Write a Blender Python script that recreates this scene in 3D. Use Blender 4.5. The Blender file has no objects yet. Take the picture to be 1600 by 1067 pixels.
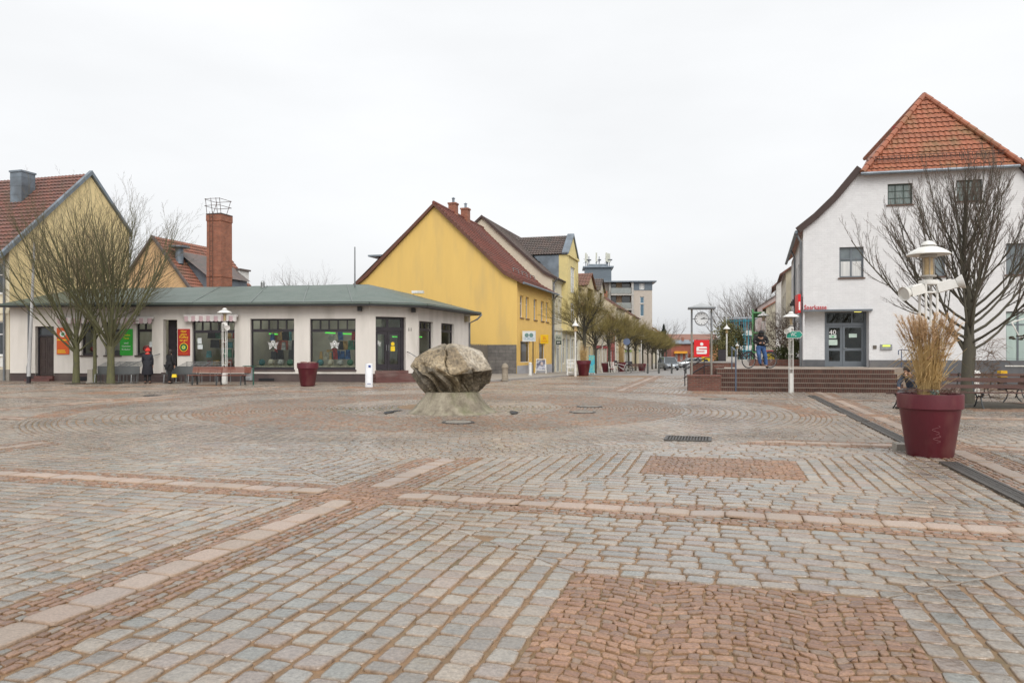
import bpy, bmesh, math, random
import numpy as np
from mathutils import Vector, Matrix, noise
from mathutils.geometry import tessellate_polygon
R = math.radians
rnd = random.Random(7)
sc = bpy.context.scene
COL = sc.collection

# ------------------------------------------------------------------ camera
FPX, HOR, CH = 1163.0, 548.0, 1.6           # focal length and horizon of the photo in its 1600 px width, eye height
cam = bpy.data.cameras.new('camera'); cam.sensor_width = 36; cam.lens = 36*FPX/1600
cam.shift_y = (HOR-533.5)/1600; cam.clip_end = 3000; cam.clip_start = .05
co = bpy.data.objects.new('camera', cam); COL.objects.link(co)
co.location = (0, 0, CH); co.rotation_euler = (R(90), 0, 0); sc.camera = co

# ------------------------------------------------------------------ sky, sun, exposure
SUN_EL, SUN_AZ = R(42), R(163)
w = bpy.data.worlds.new('World'); sc.world = w; w.use_nodes = True
nt = w.node_tree; nt.nodes.clear()
def N(t, **k):
    n = nt.nodes.new(t)
    for a, b in k.items(): setattr(n, a, b)
    return n
out = N('ShaderNodeOutputWorld'); bg = N('ShaderNodeBackground'); bg2 = N('ShaderNodeBackground'); add = N('ShaderNodeAddShader')
sky = N('ShaderNodeTexSky', sky_type='NISHITA', sun_disc=False); sky.sun_elevation = SUN_EL; sky.sun_rotation = SUN_AZ
sky.air_density = 1.0; sky.dust_density = 5.0
hs = N('ShaderNodeHueSaturation'); hs.inputs['Saturation'].default_value = .15
nt.links.new(sky.outputs[0], hs.inputs['Color']); nt.links.new(hs.outputs[0], bg.inputs[0]); bg.inputs[1].default_value = .05
tc = N('ShaderNodeTexCoord'); sp = N('ShaderNodeSeparateXYZ'); nt.links.new(tc.outputs['Generated'], sp.inputs[0])
rmp = N('ShaderNodeValToRGB'); e = rmp.color_ramp.elements
e[0].position = 0.0; e[0].color = (.66, .675, .69, 1); e[1].position = 1; e[1].color = (1.15, 1.17, 1.2, 1)
for p, c in ((.1, (.70, .71, .72, 1)), (.3, (.74, .75, .76, 1)), (.45, (.80, .81, .82, 1)), (.6, (1.0, 1.02, 1.04, 1))):
    k = e.new(p); k.color = c
nz = N('ShaderNodeTexNoise'); nz.inputs['Scale'].default_value = 1.5; nz.inputs['Detail'].default_value = 5
mp = N('ShaderNodeMapping'); mp.inputs['Scale'].default_value = (1, 1, 3.2)
nt.links.new(tc.outputs['Generated'], mp.inputs[0]); nt.links.new(mp.outputs[0], nz.inputs['Vector'])
mr = N('ShaderNodeMapRange'); mr.inputs[1].default_value = .3; mr.inputs[2].default_value = .7; mr.inputs[3].default_value = .875; mr.inputs[4].default_value = 1.055
nt.links.new(nz.outputs[0], mr.inputs[0]); nt.links.new(sp.outputs[2], rmp.inputs[0])
nt.links.new(rmp.outputs[0], bg2.inputs[0]); nt.links.new(mr.outputs[0], bg2.inputs[1])
nt.links.new(bg.outputs[0], add.inputs[0]); nt.links.new(bg2.outputs[0], add.inputs[1]); nt.links.new(add.outputs[0], out.inputs[0])
sl = bpy.data.lights.new('sun', 'SUN'); sl.energy = 1.4; sl.angle = R(38); sl.color = (1, .96, .9)
so = bpy.data.objects.new('sun', sl); COL.objects.link(so)
sdir = Vector((math.sin(SUN_AZ)*math.cos(SUN_EL), math.cos(SUN_AZ)*math.cos(SUN_EL), math.sin(SUN_EL)))
so.rotation_euler = sdir.to_track_quat('Z', 'Y').to_euler(); so.location = (0, -20, 30)
sc.view_settings.view_transform = 'Standard'; sc.view_settings.look = 'None'
sc.view_settings.exposure = 0.07; sc.view_settings.gamma = 1
sc.cycles.use_denoising = True; sc.cycles.max_bounces = 6; sc.cycles.transparent_max_bounces = 12

# ------------------------------------------------------------------ helpers
SPLIT = {'verge','bay_cheek','cornice','notice','cellar_vent','balcony_window','apricot_panel','balcony_parapet','balcony_slab','flank_lamp','pilaster','snow_guard','antenna','roof_seam','emblem_bars','balcony_panel','side_wall','ceiling_lamp','bay_trim','water_slot','taillight','plinth','sill'}
class MB:
    def __init__(s, M=None): s.v = []; s.f = []; s.M = M
    def add(s, vs, fs):
        o = len(s.v)
        s.v.extend([tuple(s.M @ Vector(p)) for p in vs] if s.M is not None else [tuple(p) for p in vs])
        s.f.extend([tuple(i+o for i in f) for f in fs]); return s
    def box(s, x0, x1, y0, y1, z0, z1, t=0):
        return s.add([(x0,y0,z0),(x1,y0,z0),(x1,y1,z0),(x0,y1,z0),(x0+t,y0+t,z1),(x1-t,y0+t,z1),(x1-t,y1-t,z1),(x0+t,y1-t,z1)],
              [(3,2,1,0),(4,5,6,7),(0,1,5,4),(1,2,6,5),(2,3,7,6),(3,0,4,7)])
    def bar(s, a, b, w, d=None, up=(0,0,1)):
        a = Vector(a); b = Vector(b); d = d or w; z = (b-a).normalized(); u = Vector(up)
        if abs(z.dot(u)) > .99: u = Vector((0,1,0))
        x = z.cross(u).normalized(); y = x.cross(z)
        vs = [p + x*sx*w/2 + y*sy*d/2 for p in (a, b) for sx, sy in ((-1,-1),(1,-1),(1,1),(-1,1))]
        return s.add(vs, [(3,2,1,0),(4,5,6,7),(0,1,5,4),(1,2,6,5),(2,3,7,6),(3,0,4,7)])
    def tube(s, pts, rad, n=8, cap=True):
        pts = [Vector(p) for p in pts]; k = len(pts)
        if not hasattr(rad, '__len__'): rad = [rad]*k
        vs = []; x = None
        for i, p in enumerate(pts):
            d = (pts[min(i+1, k-1)] - pts[max(i-1, 0)])
            d = d.normalized() if d.length > 1e-9 else Vector((0,0,1))
            if x is None: x = d.orthogonal().normalized()
            x = (x - d*x.dot(d)); x = x.normalized() if x.length > 1e-6 else d.orthogonal().normalized()
            y = d.cross(x)
            for j in range(n):
                a = 2*math.pi*j/n; vs.append(p + (x*math.cos(a) + y*math.sin(a))*rad[i])
        fs = [(i*n+j, i*n+(j+1)%n, (i+1)*n+(j+1)%n, (i+1)*n+j) for i in range(k-1) for j in range(n)]
        if cap: fs += [tuple(range(n-1, -1, -1)), tuple(range((k-1)*n, k*n))]
        return s.add(vs, fs)
    def lathe(s, prof, n=24, c=(0,0,0), sx=1, sy=1):
        vs = [(c[0]+r*sx*math.cos(2*math.pi*j/n), c[1]+r*sy*math.sin(2*math.pi*j/n), c[2]+z) for r, z in prof for j in range(n)]
        k = len(prof)
        fs = [(i*n+j, i*n+(j+1)%n, (i+1)*n+(j+1)%n, (i+1)*n+j) for i in range(k-1) for j in range(n)]
        fs += [tuple(range(n-1, -1, -1)), tuple(range((k-1)*n, k*n))]
        return s.add(vs, fs)
    def ball(s, c, r, n=12, m=8):
        if not hasattr(r, '__len__'): r = (r, r, r)
        prof = [(max(.001, math.sin(math.pi*i/m)), -math.cos(math.pi*i/m)) for i in range(m+1)]
        vs = [(c[0]+q*r[0]*math.cos(2*math.pi*j/n), c[1]+q*r[1]*math.sin(2*math.pi*j/n), c[2]+z*r[2]) for q, z in prof for j in range(n)]
        return s.add(vs, [(i*n+j, i*n+(j+1)%n, (i+1)*n+(j+1)%n, (i+1)*n+j) for i in range(m) for j in range(n)])
    def torus(s, c, R_, r, ax='y', n=32, m=8):
        vs = []
        for i in range(n):
            a = 2*math.pi*i/n
            for j in range(m):
                b = 2*math.pi*j/m; q = R_ + r*math.cos(b); t = r*math.sin(b)
                p = (q*math.cos(a), t, q*math.sin(a)) if ax == 'y' else ((q*math.cos(a), q*math.sin(a), t) if ax == 'z' else (t, q*math.cos(a), q*math.sin(a)))
                vs.append((c[0]+p[0], c[1]+p[1], c[2]+p[2]))
        return s.add(vs, [(i*m+j, i*m+(j+1)%m, ((i+1)%n)*m+(j+1)%m, ((i+1)%n)*m+j) for i in range(n) for j in range(m)])
    def wall(s, outline, holes=(), y=0, depth=.2):
        """outline [(x,z)], rectangular holes (x0,x1,z0,z1); outside faces -y, reveals run to y+depth"""
        loops = [[Vector((a, b, 0)) for a, b in outline]]
        for h in holes: loops.append([Vector(p) for p in ((h[0],h[2],0),(h[0],h[3],0),(h[1],h[3],0),(h[1],h[2],0))])
        flat = [p for l in loops for p in l]
        tris = tessellate_polygon(loops)
        vs = [(p.x, y, p.y) for p in flat]; fs = []
        for t in tris:
            a, b, c = (flat[i] for i in t)
            cr = (b-a).cross(c-a).z
            if abs(cr) < 1e-9: continue
            fs.append(tuple(t) if cr > 0 else (t[0], t[2], t[1]))
        s.add(vs, fs)
        for x0, x1, z0, z1 in [h[:4] for h in holes]:
            q = [(x0,y,z0),(x1,y,z0),(x1,y,z1),(x0,y,z1),(x0,y+depth,z0),(x1,y+depth,z0),(x1,y+depth,z1),(x0,y+depth,z1)]
            s.add(q, [(0,1,5,4),(1,2,6,5),(2,3,7,6),(3,0,4,7)])
        return s
    def plate(s, pts, y0, y1):
        """polygon [(x,z)] extruded from y0 (front) to y1"""
        n = len(pts); vs = [(a, y0, b) for a, b in pts] + [(a, y1, b) for a, b in pts]
        return s.add(vs, [tuple(range(n)), tuple(range(2*n-1, n-1, -1))] + [(i, i+n, (i+1)%n+n, (i+1)%n) for i in range(n)])
    def slab(s, pts, th):
        """polygon of 3-D points (any plane) thickened downwards"""
        n = len(pts); vs = [tuple(p) for p in pts] + [(p[0], p[1], p[2]-th) for p in pts]
        return s.add(vs, [tuple(range(n)), tuple(range(2*n-1, n-1, -1))] + [(i, i+n, (i+1)%n+n, (i+1)%n) for i in range(n)])
    def text(s, body, x, y, z, size, width=None, depth=.008, align='CENTER'):
        cu = bpy.data.curves.new('t', 'FONT'); cu.body = body; cu.size = size; cu.align_x = align; cu.align_y = 'CENTER'; cu.extrude = depth/2
        cu.resolution_u = 2
        o = bpy.data.objects.new('t', cu); me = bpy.data.meshes.new_from_object(o)
        if me and len(me.vertices):
            xs = [v.co.x for v in me.vertices]; k = 1
            if width: k = width/(max(xs)-min(xs))
            s.add([(x+v.co.x*k, y-v.co.z, z+v.co.y) for v in me.vertices], [tuple(p.vertices) for p in me.polygons])
            bpy.data.meshes.remove(me)
        bpy.data.objects.remove(o); bpy.data.curves.remove(cu); return s
    def pieces(s):
        """connected pieces of the mesh, each as a builder of its own"""
        p = list(range(len(s.v)))
        def root(i):
            while p[i] != i: p[i] = p[p[i]]; i = p[i]
            return i
        for f in s.f:
            a = root(f[0])
            for i in f[1:]: p[root(i)] = a
        g = {}
        for f in s.f: g.setdefault(root(f[0]), []).append(f)
        out_ = []
        for fs in g.values():
            used = sorted({i for f in fs for i in f}); ix = {i: k for k, i in enumerate(used)}; b = MB(); b.v = [s.v[i] for i in used]; b.f = [tuple(ix[i] for i in f) for f in fs]; out_.append(b)
        return out_
    def build(s, name, m, parent=None, smooth=False, loc=None):
        if name in SPLIT and not loc:
            ps = s.pieces()
            if 1 < len(ps) <= 60: return [b.build1(name, m, parent, smooth) for b in ps][0]
        return s.build1(name, m, parent, smooth, loc)
    def build1(s, name, m, parent=None, smooth=False, loc=None):
        me = bpy.data.meshes.new(name); me.from_pydata(s.v, [], s.f); me.update()
        if smooth: me.polygons.foreach_set('use_smooth', [True]*len(me.polygons))
        me.materials.append(m); o = bpy.data.objects.new(name, me); COL.objects.link(o)
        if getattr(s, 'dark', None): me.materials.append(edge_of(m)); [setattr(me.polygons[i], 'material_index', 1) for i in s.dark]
        if parent: o.parent = parent
        if loc: o.location = loc
        if smooth == 'auto':
            try: me.set_sharp_from_angle(angle=R(40))
            except Exception: pass
        return o
def tag(o, label=None, cat=None, group=None, kind=None):
    if label: o['label'] = label
    if cat: o['category'] = cat
    if group: o['group'] = group
    if kind: o['kind'] = kind
    return o
def thing(name, label, cat, loc=(0,0,0), rotz=0, group=None):
    o = bpy.data.objects.new(name, None); COL.objects.link(o); o.empty_display_size = .2
    o.location = loc; o.rotation_euler = (0, 0, rotz); return tag(o, label, cat, group)
def copy_tree(o, parent=None):
    c = o.copy(); COL.objects.link(c); c.parent = parent
    for ch in [x for x in KIDS.get(o.name, [])]:
        copy_tree(ch, c)
    return c
KIDS = {}
def index_kids(root):
    kids = [x for x in bpy.data.objects if x.parent == root]; KIDS[root.name] = kids
    for k in kids: index_kids(k)
def dup(root, loc, rotz, label, group=None):
    if root.name not in KIDS: index_kids(root)
    c = copy_tree(root); c.location = loc; c.rotation_euler = (0, 0, rotz); c['label'] = label
    if group: c['group'] = group
    return c
def W(px, Y, z=0): return Vector(((px-800)/FPX*Y, Y, z))        # a point seen at px, Y metres ahead
def G(px, py):                                                   # a point of the level ground
    Y = CH*FPX/(py-HOR); return Vector(((px-800)/FPX*Y, Y, 0))
def gz(Y): return 0 if Y < 48 else (-.02*(Y-48) if Y < 108 else -1.2)   # the street falls away gently
class Fr:
    """a facade: origin, direction; sz(px,py) gives metres along it and height"""
    def __init__(s, X, Y, ang): s.X, s.Y, s.a = X, Y, ang; s.dx, s.dy = math.cos(ang), math.sin(ang)
    def s(s_, px):
        r = (px-800)/FPX; return (r*s_.Y - s_.X)/(s_.dx - r*s_.dy)
    def z(s_, px, py): return CH + (HOR-py)*(s_.Y + s_.s(px)*s_.dy)/FPX
    def rect(s_, x0, x1, y0, y1):
        m = (x0+x1)/2; return (s_.s(x0), s_.s(x1), s_.z(m, y1), s_.z(m, y0))
    def P(s_, t, n=0, z=0): return Vector((s_.X + s_.dx*t - s_.dy*n, s_.Y + s_.dy*t + s_.dx*n, z))   # n metres behind the facade
UA = math.atan2(.9631, .2691)        # direction of the street
VA = UA - math.pi/2

# ------------------------------------------------------------------ materials
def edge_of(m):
    """lower edge of each tile course, painted dark as the shade at the overlap"""
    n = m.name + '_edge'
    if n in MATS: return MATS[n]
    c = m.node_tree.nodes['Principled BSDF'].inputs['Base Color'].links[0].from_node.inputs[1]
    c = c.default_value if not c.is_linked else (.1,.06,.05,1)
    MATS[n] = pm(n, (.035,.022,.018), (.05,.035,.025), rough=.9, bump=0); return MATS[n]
MATS = {}
def node_mat(name):
    m = bpy.data.materials.new(name); m.use_nodes = True; t = m.node_tree
    return m, t, t.nodes['Principled BSDF'], t.nodes.new
def pm(name, c, c2=None, rough=.75, scale=2.0, bump=.15, bscale=25.0, metal=0, spec=.5, dirt=None, dscale=.6, aniso=(1,1,1), coords='Object', contrast=(.35,.65), bdist=.02):
    if name in MATS: return MATS[name]
    m, t, b, new = node_mat(name); L = t.links.new
    tc = new('ShaderNodeTexCoord'); mp = new('ShaderNodeMapping'); mp.inputs['Scale'].default_value = aniso; L(tc.outputs[coords], mp.inputs[0])
    c2 = c2 or tuple(x*.8 for x in c)
    n1 = new('ShaderNodeTexNoise'); n1.inputs['Scale'].default_value = scale; n1.inputs['Detail'].default_value = 6; n1.inputs['Roughness'].default_value = .65
    L(mp.outputs[0], n1.inputs['Vector'])
    r = new('ShaderNodeMapRange'); r.inputs[1].default_value = contrast[0]; r.inputs[2].default_value = contrast[1]; L(n1.outputs[0], r.inputs[0])
    mx = new('ShaderNodeMixRGB'); mx.inputs[1].default_value = (*c, 1); mx.inputs[2].default_value = (*c2, 1); L(r.outputs[0], mx.inputs[0]); col = mx.outputs[0]
    if dirt:
        n2 = new('ShaderNodeTexNoise'); n2.inputs['Scale'].default_value = dscale; n2.inputs['Detail'].default_value = 8; L(mp.outputs[0], n2.inputs['Vector'])
        r2 = new('ShaderNodeMapRange'); r2.inputs[1].default_value = .5; r2.inputs[2].default_value = .75; r2.inputs[4].default_value = .7; L(n2.outputs[0], r2.inputs[0])
        m2 = new('ShaderNodeMixRGB'); m2.inputs[2].default_value = (*dirt, 1); L(r2.outputs[0], m2.inputs[0]); L(col, m2.inputs[1]); col = m2.outputs[0]
    L(col, b.inputs['Base Color']); b.inputs['Roughness'].default_value = rough; b.inputs['Metallic'].default_value = metal
    b.inputs['Specular IOR Level'].default_value = spec
    if bump:
        n3 = new('ShaderNodeTexNoise'); n3.inputs['Scale'].default_value = bscale; n3.inputs['Detail'].default_value = 5; L(tc.outputs[coords], n3.inputs['Vector'])
        bp = new('ShaderNodeBump'); bp.inputs['Strength'].default_value = bump; bp.inputs['Distance'].default_value = bdist; L(n3.outputs[0], bp.inputs['Height']); L(bp.outputs[0], b.inputs['Normal'])
    MATS[name] = m; return m
def brickmat(name, c1, c2, mortar, bw=.25, bh=.075, ms=.012, rough=.85, bump=.6, xz=True, off=.5, var=.5):
    if name in MATS: return MATS[name]
    m, t, b, new = node_mat(name); L = t.links.new
    tc = new('ShaderNodeTexCoord'); s_ = new('ShaderNodeSeparateXYZ'); L(tc.outputs['Object'], s_.inputs[0])
    ad = new('ShaderNodeMath'); ad.operation = 'ADD'; L(s_.outputs[0], ad.inputs[0]); L(s_.outputs[1], ad.inputs[1])
    cb = new('ShaderNodeCombineXYZ'); L(ad.outputs[0], cb.inputs[0]); L(s_.outputs[2], cb.inputs[1])
    br = new('ShaderNodeTexBrick'); br.inputs['Scale'].default_value = 1; br.inputs['Brick Width'].default_value = bw; br.inputs['Row Height'].default_value = bh
    br.inputs['Mortar Size'].default_value = ms; br.inputs['Color1'].default_value = (*c1, 1); br.inputs['Color2'].default_value = (*c2, 1); br.inputs['Mortar'].default_value = (*mortar, 1)
    br.offset = off; L(cb.outputs[0], br.inputs['Vector'])
    n1 = new('ShaderNodeTexNoise'); n1.inputs['Scale'].default_value = 3; n1.inputs['Detail'].default_value = 8; L(tc.outputs['Object'], n1.inputs['Vector'])
    mr_ = new('ShaderNodeMapRange'); mr_.inputs[3].default_value = 1-var; mr_.inputs[4].default_value = 1+var; L(n1.outputs[0], mr_.inputs[0])
    mu = new('ShaderNodeVectorMath'); mu.operation = 'SCALE'; L(br.outputs[0], mu.inputs[0]); L(mr_.outputs[0], mu.inputs['Scale']); L(mu.outputs[0], b.inputs['Base Color'])
    bp = new('ShaderNodeBump'); bp.invert = True; bp.inputs['Strength'].default_value = bump; bp.inputs['Distance'].default_value = .01; L(br.outputs['Fac'], bp.inputs['Height']); L(bp.outputs[0], b.inputs['Normal'])
    b.inputs['Roughness'].default_value = rough; MATS[name] = m; return m
def glassmat(name, tint=(.8,.85,.85), gloss=1.0):
    if name in MATS: return MATS[name]
    m, t, b, new = node_mat(name); L = t.links.new; t.nodes.remove(b)
    tr = new('ShaderNodeBsdfTransparent'); tr.inputs[0].default_value = (*tint, 1)
    gl = new('ShaderNodeBsdfGlossy'); gl.inputs['Roughness'].default_value = .03
    fr = new('ShaderNodeFresnel'); fr.inputs[0].default_value = 1.5; mx = new('ShaderNodeMixShader')
    L(fr.outputs[0], mx.inputs[0]); L(tr.outputs[0], mx.inputs[1]); L(gl.outputs[0], mx.inputs[2]); L(mx.outputs[0], t.nodes['Material Output'].inputs[0])
    MATS[name] = m; return m
def emit(name, c, s):
    m, t, b, new = node_mat(name); b.inputs['Base Color'].default_value = (*c, 1); b.inputs['Emission Color'].default_value = (*c, 1); b.inputs['Emission Strength'].default_value = s; return m
def attrmat(name, rough=(.3,.6), grain=.25, gscale=60, bump=.25, spec=.5, wet=None):
    """stone whose colour is carried stone by stone in the 'tone' attribute"""
    m, t, b, new = node_mat(name); L = t.links.new
    at = new('ShaderNodeAttribute'); at.attribute_name = 'tone'; tc = new('ShaderNodeTexCoord')
    n1 = new('ShaderNodeTexNoise'); n1.inputs['Scale'].default_value = gscale; n1.inputs['Detail'].default_value = 6; n1.inputs['Roughness'].default_value = .7; L(tc.outputs['Object'], n1.inputs['Vector'])
    mr_ = new('ShaderNodeMapRange'); mr_.inputs[1].default_value = .3; mr_.inputs[2].default_value = .7; mr_.inputs[3].default_value = 1-grain; mr_.inputs[4].default_value = 1+grain; L(n1.outputs[0], mr_.inputs[0])
    n0 = new('ShaderNodeTexNoise'); n0.inputs['Scale'].default_value = .35; n0.inputs['Detail'].default_value = 5; L(tc.outputs['Object'], n0.inputs['Vector'])
    m0 = new('ShaderNodeMapRange'); m0.inputs[1].default_value = .35; m0.inputs[2].default_value = .65; m0.inputs[3].default_value = .74; m0.inputs[4].default_value = 1.08; L(n0.outputs[0], m0.inputs[0])
    mm = new('ShaderNodeMath'); mm.operation = 'MULTIPLY'; L(mr_.outputs[0], mm.inputs[0]); L(m0.outputs[0], mm.inputs[1])
    mu = new('ShaderNodeVectorMath'); mu.operation = 'SCALE'; L(at.outputs['Color'], mu.inputs[0]); L(mm.outputs[0], mu.inputs['Scale']); L(mu.outputs[0], b.inputs['Base Color'])
    rr = new('ShaderNodeMapRange'); rr.inputs[1].default_value = .35; rr.inputs[2].default_value = .65; rr.inputs[3].default_value = rough[0]; rr.inputs[4].default_value = rough[1]; L(n0.outputs[0], rr.inputs[0]); L(rr.outputs[0], b.inputs['Roughness'])
    n2 = new('ShaderNodeTexNoise'); n2.inputs['Scale'].default_value = 28; n2.inputs['Detail'].default_value = 6; L(tc.outputs['Object'], n2.inputs['Vector'])
    bp = new('ShaderNodeBump'); bp.inputs['Strength'].default_value = bump; bp.inputs['Distance'].default_value = .012; L(n2.outputs[0], bp.inputs['Height']); L(bp.outputs[0], b.inputs['Normal'])
    b.inputs['Specular IOR Level'].default_value = spec; return m
# ------------------------------------------------------------------ ground and paving
m_sand = pm('joint_sand', (.28,.165,.085), (.17,.11,.06), rough=.7, scale=9, bump=.5, bscale=120, dirt=(.10,.10,.05), dscale=1.2)
m_cob = attrmat('granite_setts', rough=(.10,.40), grain=.34, gscale=45, bump=.45, spec=.6)
m_red = attrmat('red_setts', rough=(.34,.6), grain=.38, gscale=60, bump=.5)
m_slab = attrmat('granite_slabs', rough=(.38,.58), grain=.32, gscale=70, bump=.3)
O2 = np.array([-1.67, 8.27]); U2 = np.array([.2691, .9631]); V2 = np.array([.9631, -.2691])
CC = np.array([-1.9, 21.2]); R_IN, R_RED, R_GREY, R_BAND = 3.3, 6.6, 9.3, 10.2
PA, PB = 6.2, 7.45                       # grid of the paving
rs = np.random.RandomState(3)
def toXY(ab): return O2 + ab[..., 0:1]*U2 + ab[..., 1:2]*V2
def visible(c):
    X, Y = c[:, 0], c[:, 1]
    return (Y > 2.2) & (Y < 47) & (np.abs(X) < .74*Y + 2.2)
class Stones:
    def __init__(s): s.q = []; s.t = []
    def add(s, q, tone): s.q.append(q); s.t.append(tone)
PAL = np.array([(.30,.30,.29),(.26,.28,.29),(.33,.30,.27),(.27,.24,.235),(.25,.29,.30),(.36,.33,.29),(.31,.26,.24),(.22,.22,.22),(.35,.34,.32),(.29,.29,.27)])
PAL[:] = (PAL*.66 + PAL.mean(0)*.34)*np.array([.86,.785,.70])
REDP = np.array([(.27,.175,.135),(.24,.155,.12),(.30,.20,.155),(.23,.165,.14),(.32,.215,.16),(.27,.18,.135),(.25,.20,.17)])*np.array([.90,.775,.66])
SLP = np.array([(.38,.30,.245),(.40,.305,.245),(.36,.29,.245),(.37,.29,.23)])*.93
def tones(n, pal, v=.12):
    return np.clip(pal[rs.randint(0, len(pal), n)] * (1 + rs.uniform(-v, v, (n, 1))), .02, .9)
def rows(d0, d1, x0f, x1f, step, jit=.25):
    """stones of one row between offsets d0,d1, from x0f(d) to x1f(d); returns quads (n,4,2) as (x,d)"""
    lo = min(x0f(d0), x0f(d1)); hi = max(x1f(d0), x1f(d1))
    if hi - lo < step*.4: return np.zeros((0,4,2))
    n = max(1, int(round((hi-lo)/step))); t = np.linspace(lo, hi, n+1); t[1:-1] += rs.uniform(-jit, jit, n-1)*step
    q = []
    for i in range(n):
        a, b = t[i], t[i+1]
        c = [(max(a, x0f(d0)), d0), (min(b, x1f(d0)), d0), (min(b, x1f(d1)), d1), (max(a, x0f(d1)), d1)]
        if min(c[1][0]-c[0][0], c[2][0]-c[3][0]) < -.001 or (c[1][0]-c[0][0] + c[2][0]-c[3][0]) < .045: continue
        q.append(c)
    return np.array(q).reshape(-1, 4, 2)
grey, red, slabs = Stones(), Stones(), Stones()
def put(st, q, pal, keep_out=True, v=.12):
    """q in (a,b) grid metres"""
    if not len(q): return
    xy = toXY(q); c = xy.mean(1); ok = visible(c)
    if keep_out:
        ok &= np.linalg.norm(c-CC, axis=1) > R_BAND
    xy = xy[ok]
    if not len(xy): return
    if keep_out:
        d = xy - CC; r = np.linalg.norm(d, axis=2, keepdims=True); xy = np.where(r < R_BAND, CC + d/r*R_BAND, xy)
    st.add(xy, tones(len(xy), pal, v))
def field(st, a0, a1, b0, b1, step, along_a, pal, wave=0):
    """plain rows filling a rectangle; along_a: rows run in direction a"""
    w_, l_ = ((b1-b0), (a1-a0)) if along_a else ((a1-a0), (b1-b0))
    n = max(1, int(round(w_/step)))
    for k in range(n):
        d0, d1 = k*w_/n, (k+1)*w_/n
        q = rows(d0, d1, lambda d: 0, lambda d: l_, step*1.12)
        if not len(q): continue
        if wave:
            q = q.copy(); q[..., 1] += wave*np.sin(q[..., 0]*2.4 + .7)*min(1, k/2, (n-1-k)/2)
        q = np.stack([a0+q[..., 0], b0+q[..., 1]], -1) if along_a else np.stack([a0+q[..., 1], b0+q[..., 0]], -1)
        put(st, q, pal)
def arcs(a0, a1, b0, b1, s_):
    """small setts laid in overlapping arcs inside a rectangle"""
    n = int((a1-a0+.6)/s_); out_ = []
    for k in range(-6, n+2):
        m = int((b1-b0)/(s_*1.05)); t = np.linspace(b0, b1, m+1); t[1:-1] += rs.uniform(-.33,.33,m-1)*s_
        arc = lambda b: .13*np.abs(np.sin(np.pi*(b-b0+.3)/.92))
        d0 = a0+k*s_; q = np.stack([np.stack([d0+arc(t[:-1]), t[:-1]], -1), np.stack([d0+arc(t[1:]), t[1:]], -1), np.stack([d0+s_+arc(t[1:]), t[1:]], -1), np.stack([d0+s_+arc(t[:-1]), t[:-1]], -1)], 1)
        c = q.mean(1)[:, 0]; q = q[(c > a0+.01) & (c < a1-.01)]; q[..., 0] = np.clip(q[..., 0], a0, a1); out_.append(q)
    put(red, np.concatenate(out_), REDP)
REDS = np.concatenate([REDP, REDP, PAL[:5]*.95]); REDS[:] = REDS*.85 + REDS.mean(0)*.15
def cell(i, j):
    a0, b0 = i*PA+.42, j*PB+.46; a1, b1 = (i+1)*PA-.42, (j+1)*PB-.46
    ca, cb = (a0+a1)/2, (b0+b1)/2; c = O2 + ca*U2 + cb*V2
    if c[1] < -3 or c[1] > 48 or abs(c[0]) > .74*max(c[1], 0)+9: return
    far = c[1] > 19
    ha, hb = .85, 1.02                      # half size of the red field in the middle
    st_ = .178 if not far else .2
    Wd, Hd = b1-b0, a1-a0
    hl_ = ha+(.55 if i == -1 else 0); cb += .13
    db0, db1 = cb-hb-b0, b1-cb-hb
    for side in (0, 1):
        da = (ca-hl_-a0) if side == 0 else (a1-ca-ha); n = int(round(da/.172)); mkl, mkr = db0/da, db1/da
        for k in range(n):
            d0, d1 = k*da/n, (k+1)*da/n
            q = rows(d0, d1, lambda d: mkl*d, lambda d: Wd-mkr*d, st_*1.38, .16)
            if len(q): put(grey, np.stack([(a0+q[..., 1]) if side == 0 else (a1-q[..., 1]), b0+q[..., 0]], -1), PAL)
    for side in (0, 1):
        db = db0 if side == 0 else db1; n = int(round(db/.178)); ml, mr_ = (ca-hl_-a0)/db, (a1-ca-ha)/db
        for k in range(n):
            d0, d1 = k*db/n, (k+1)*db/n
            q = rows(d0, d1, lambda d: ml*d, lambda d: Hd-mr_*d, st_, .14)
            if len(q): put(grey, np.stack([a0+q[..., 0], (b0+q[..., 1]) if side == 0 else (b1-q[..., 1])], -1), PAL)
    arcs(ca-hl_, ca+ha, cb-hb, cb+hb, .076 if not far else .14)
def strip(a0, a1, b0, b1, along_a):
    """slab row with small red setts on both sides"""
    c = O2 + (a0+a1)/2*U2 + (b0+b1)/2*V2
    if c[1] < -3 or c[1] > 48 or abs(c[0]) > .74*max(c[1], 0)+9: return
    s_ = .072 if c[1] < 17 else .15
    if along_a:
        m = (b0+b1)/2; field(red, a0, a1, b0, m-.14, s_, True, REDS); field(red, a0, a1, m+.14, b1, s_, True, REDS)
        q = rows(m-.135, m+.135, lambda d: 0, lambda d: a1-a0, .34, .05); put(slabs, np.stack([a0+q[..., 0], q[..., 1]], -1), SLP, v=.06)
    else:
        m = (a0+a1)/2; field(red, a0, m-.14, b0, b1, s_, False, REDS); field(red, m+.14, a1, b0, b1, s_, False, REDS)
        q = rows(m-.135, m+.135, lambda d: 0, lambda d: b1-b0, .34, .05); put(slabs, np.stack([q[..., 1], b0+q[..., 0]], -1), SLP, v=.06)
for i in range(-3, 9):
    for j in range(-6, 5):
        cell(i, j)
        strip(i*PA+.42, (i+1)*PA-.42, j*PB-.44, j*PB+.44, True)
        strip(i*PA-.40, i*PA+.40, j*PB+.46, (j+1)*PB-.46, False)
        field(red, i*PA-.42, i*PA+.42, j*PB-.46, j*PB+.46, .085 if i < 2 else .15, False, REDP)
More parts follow.
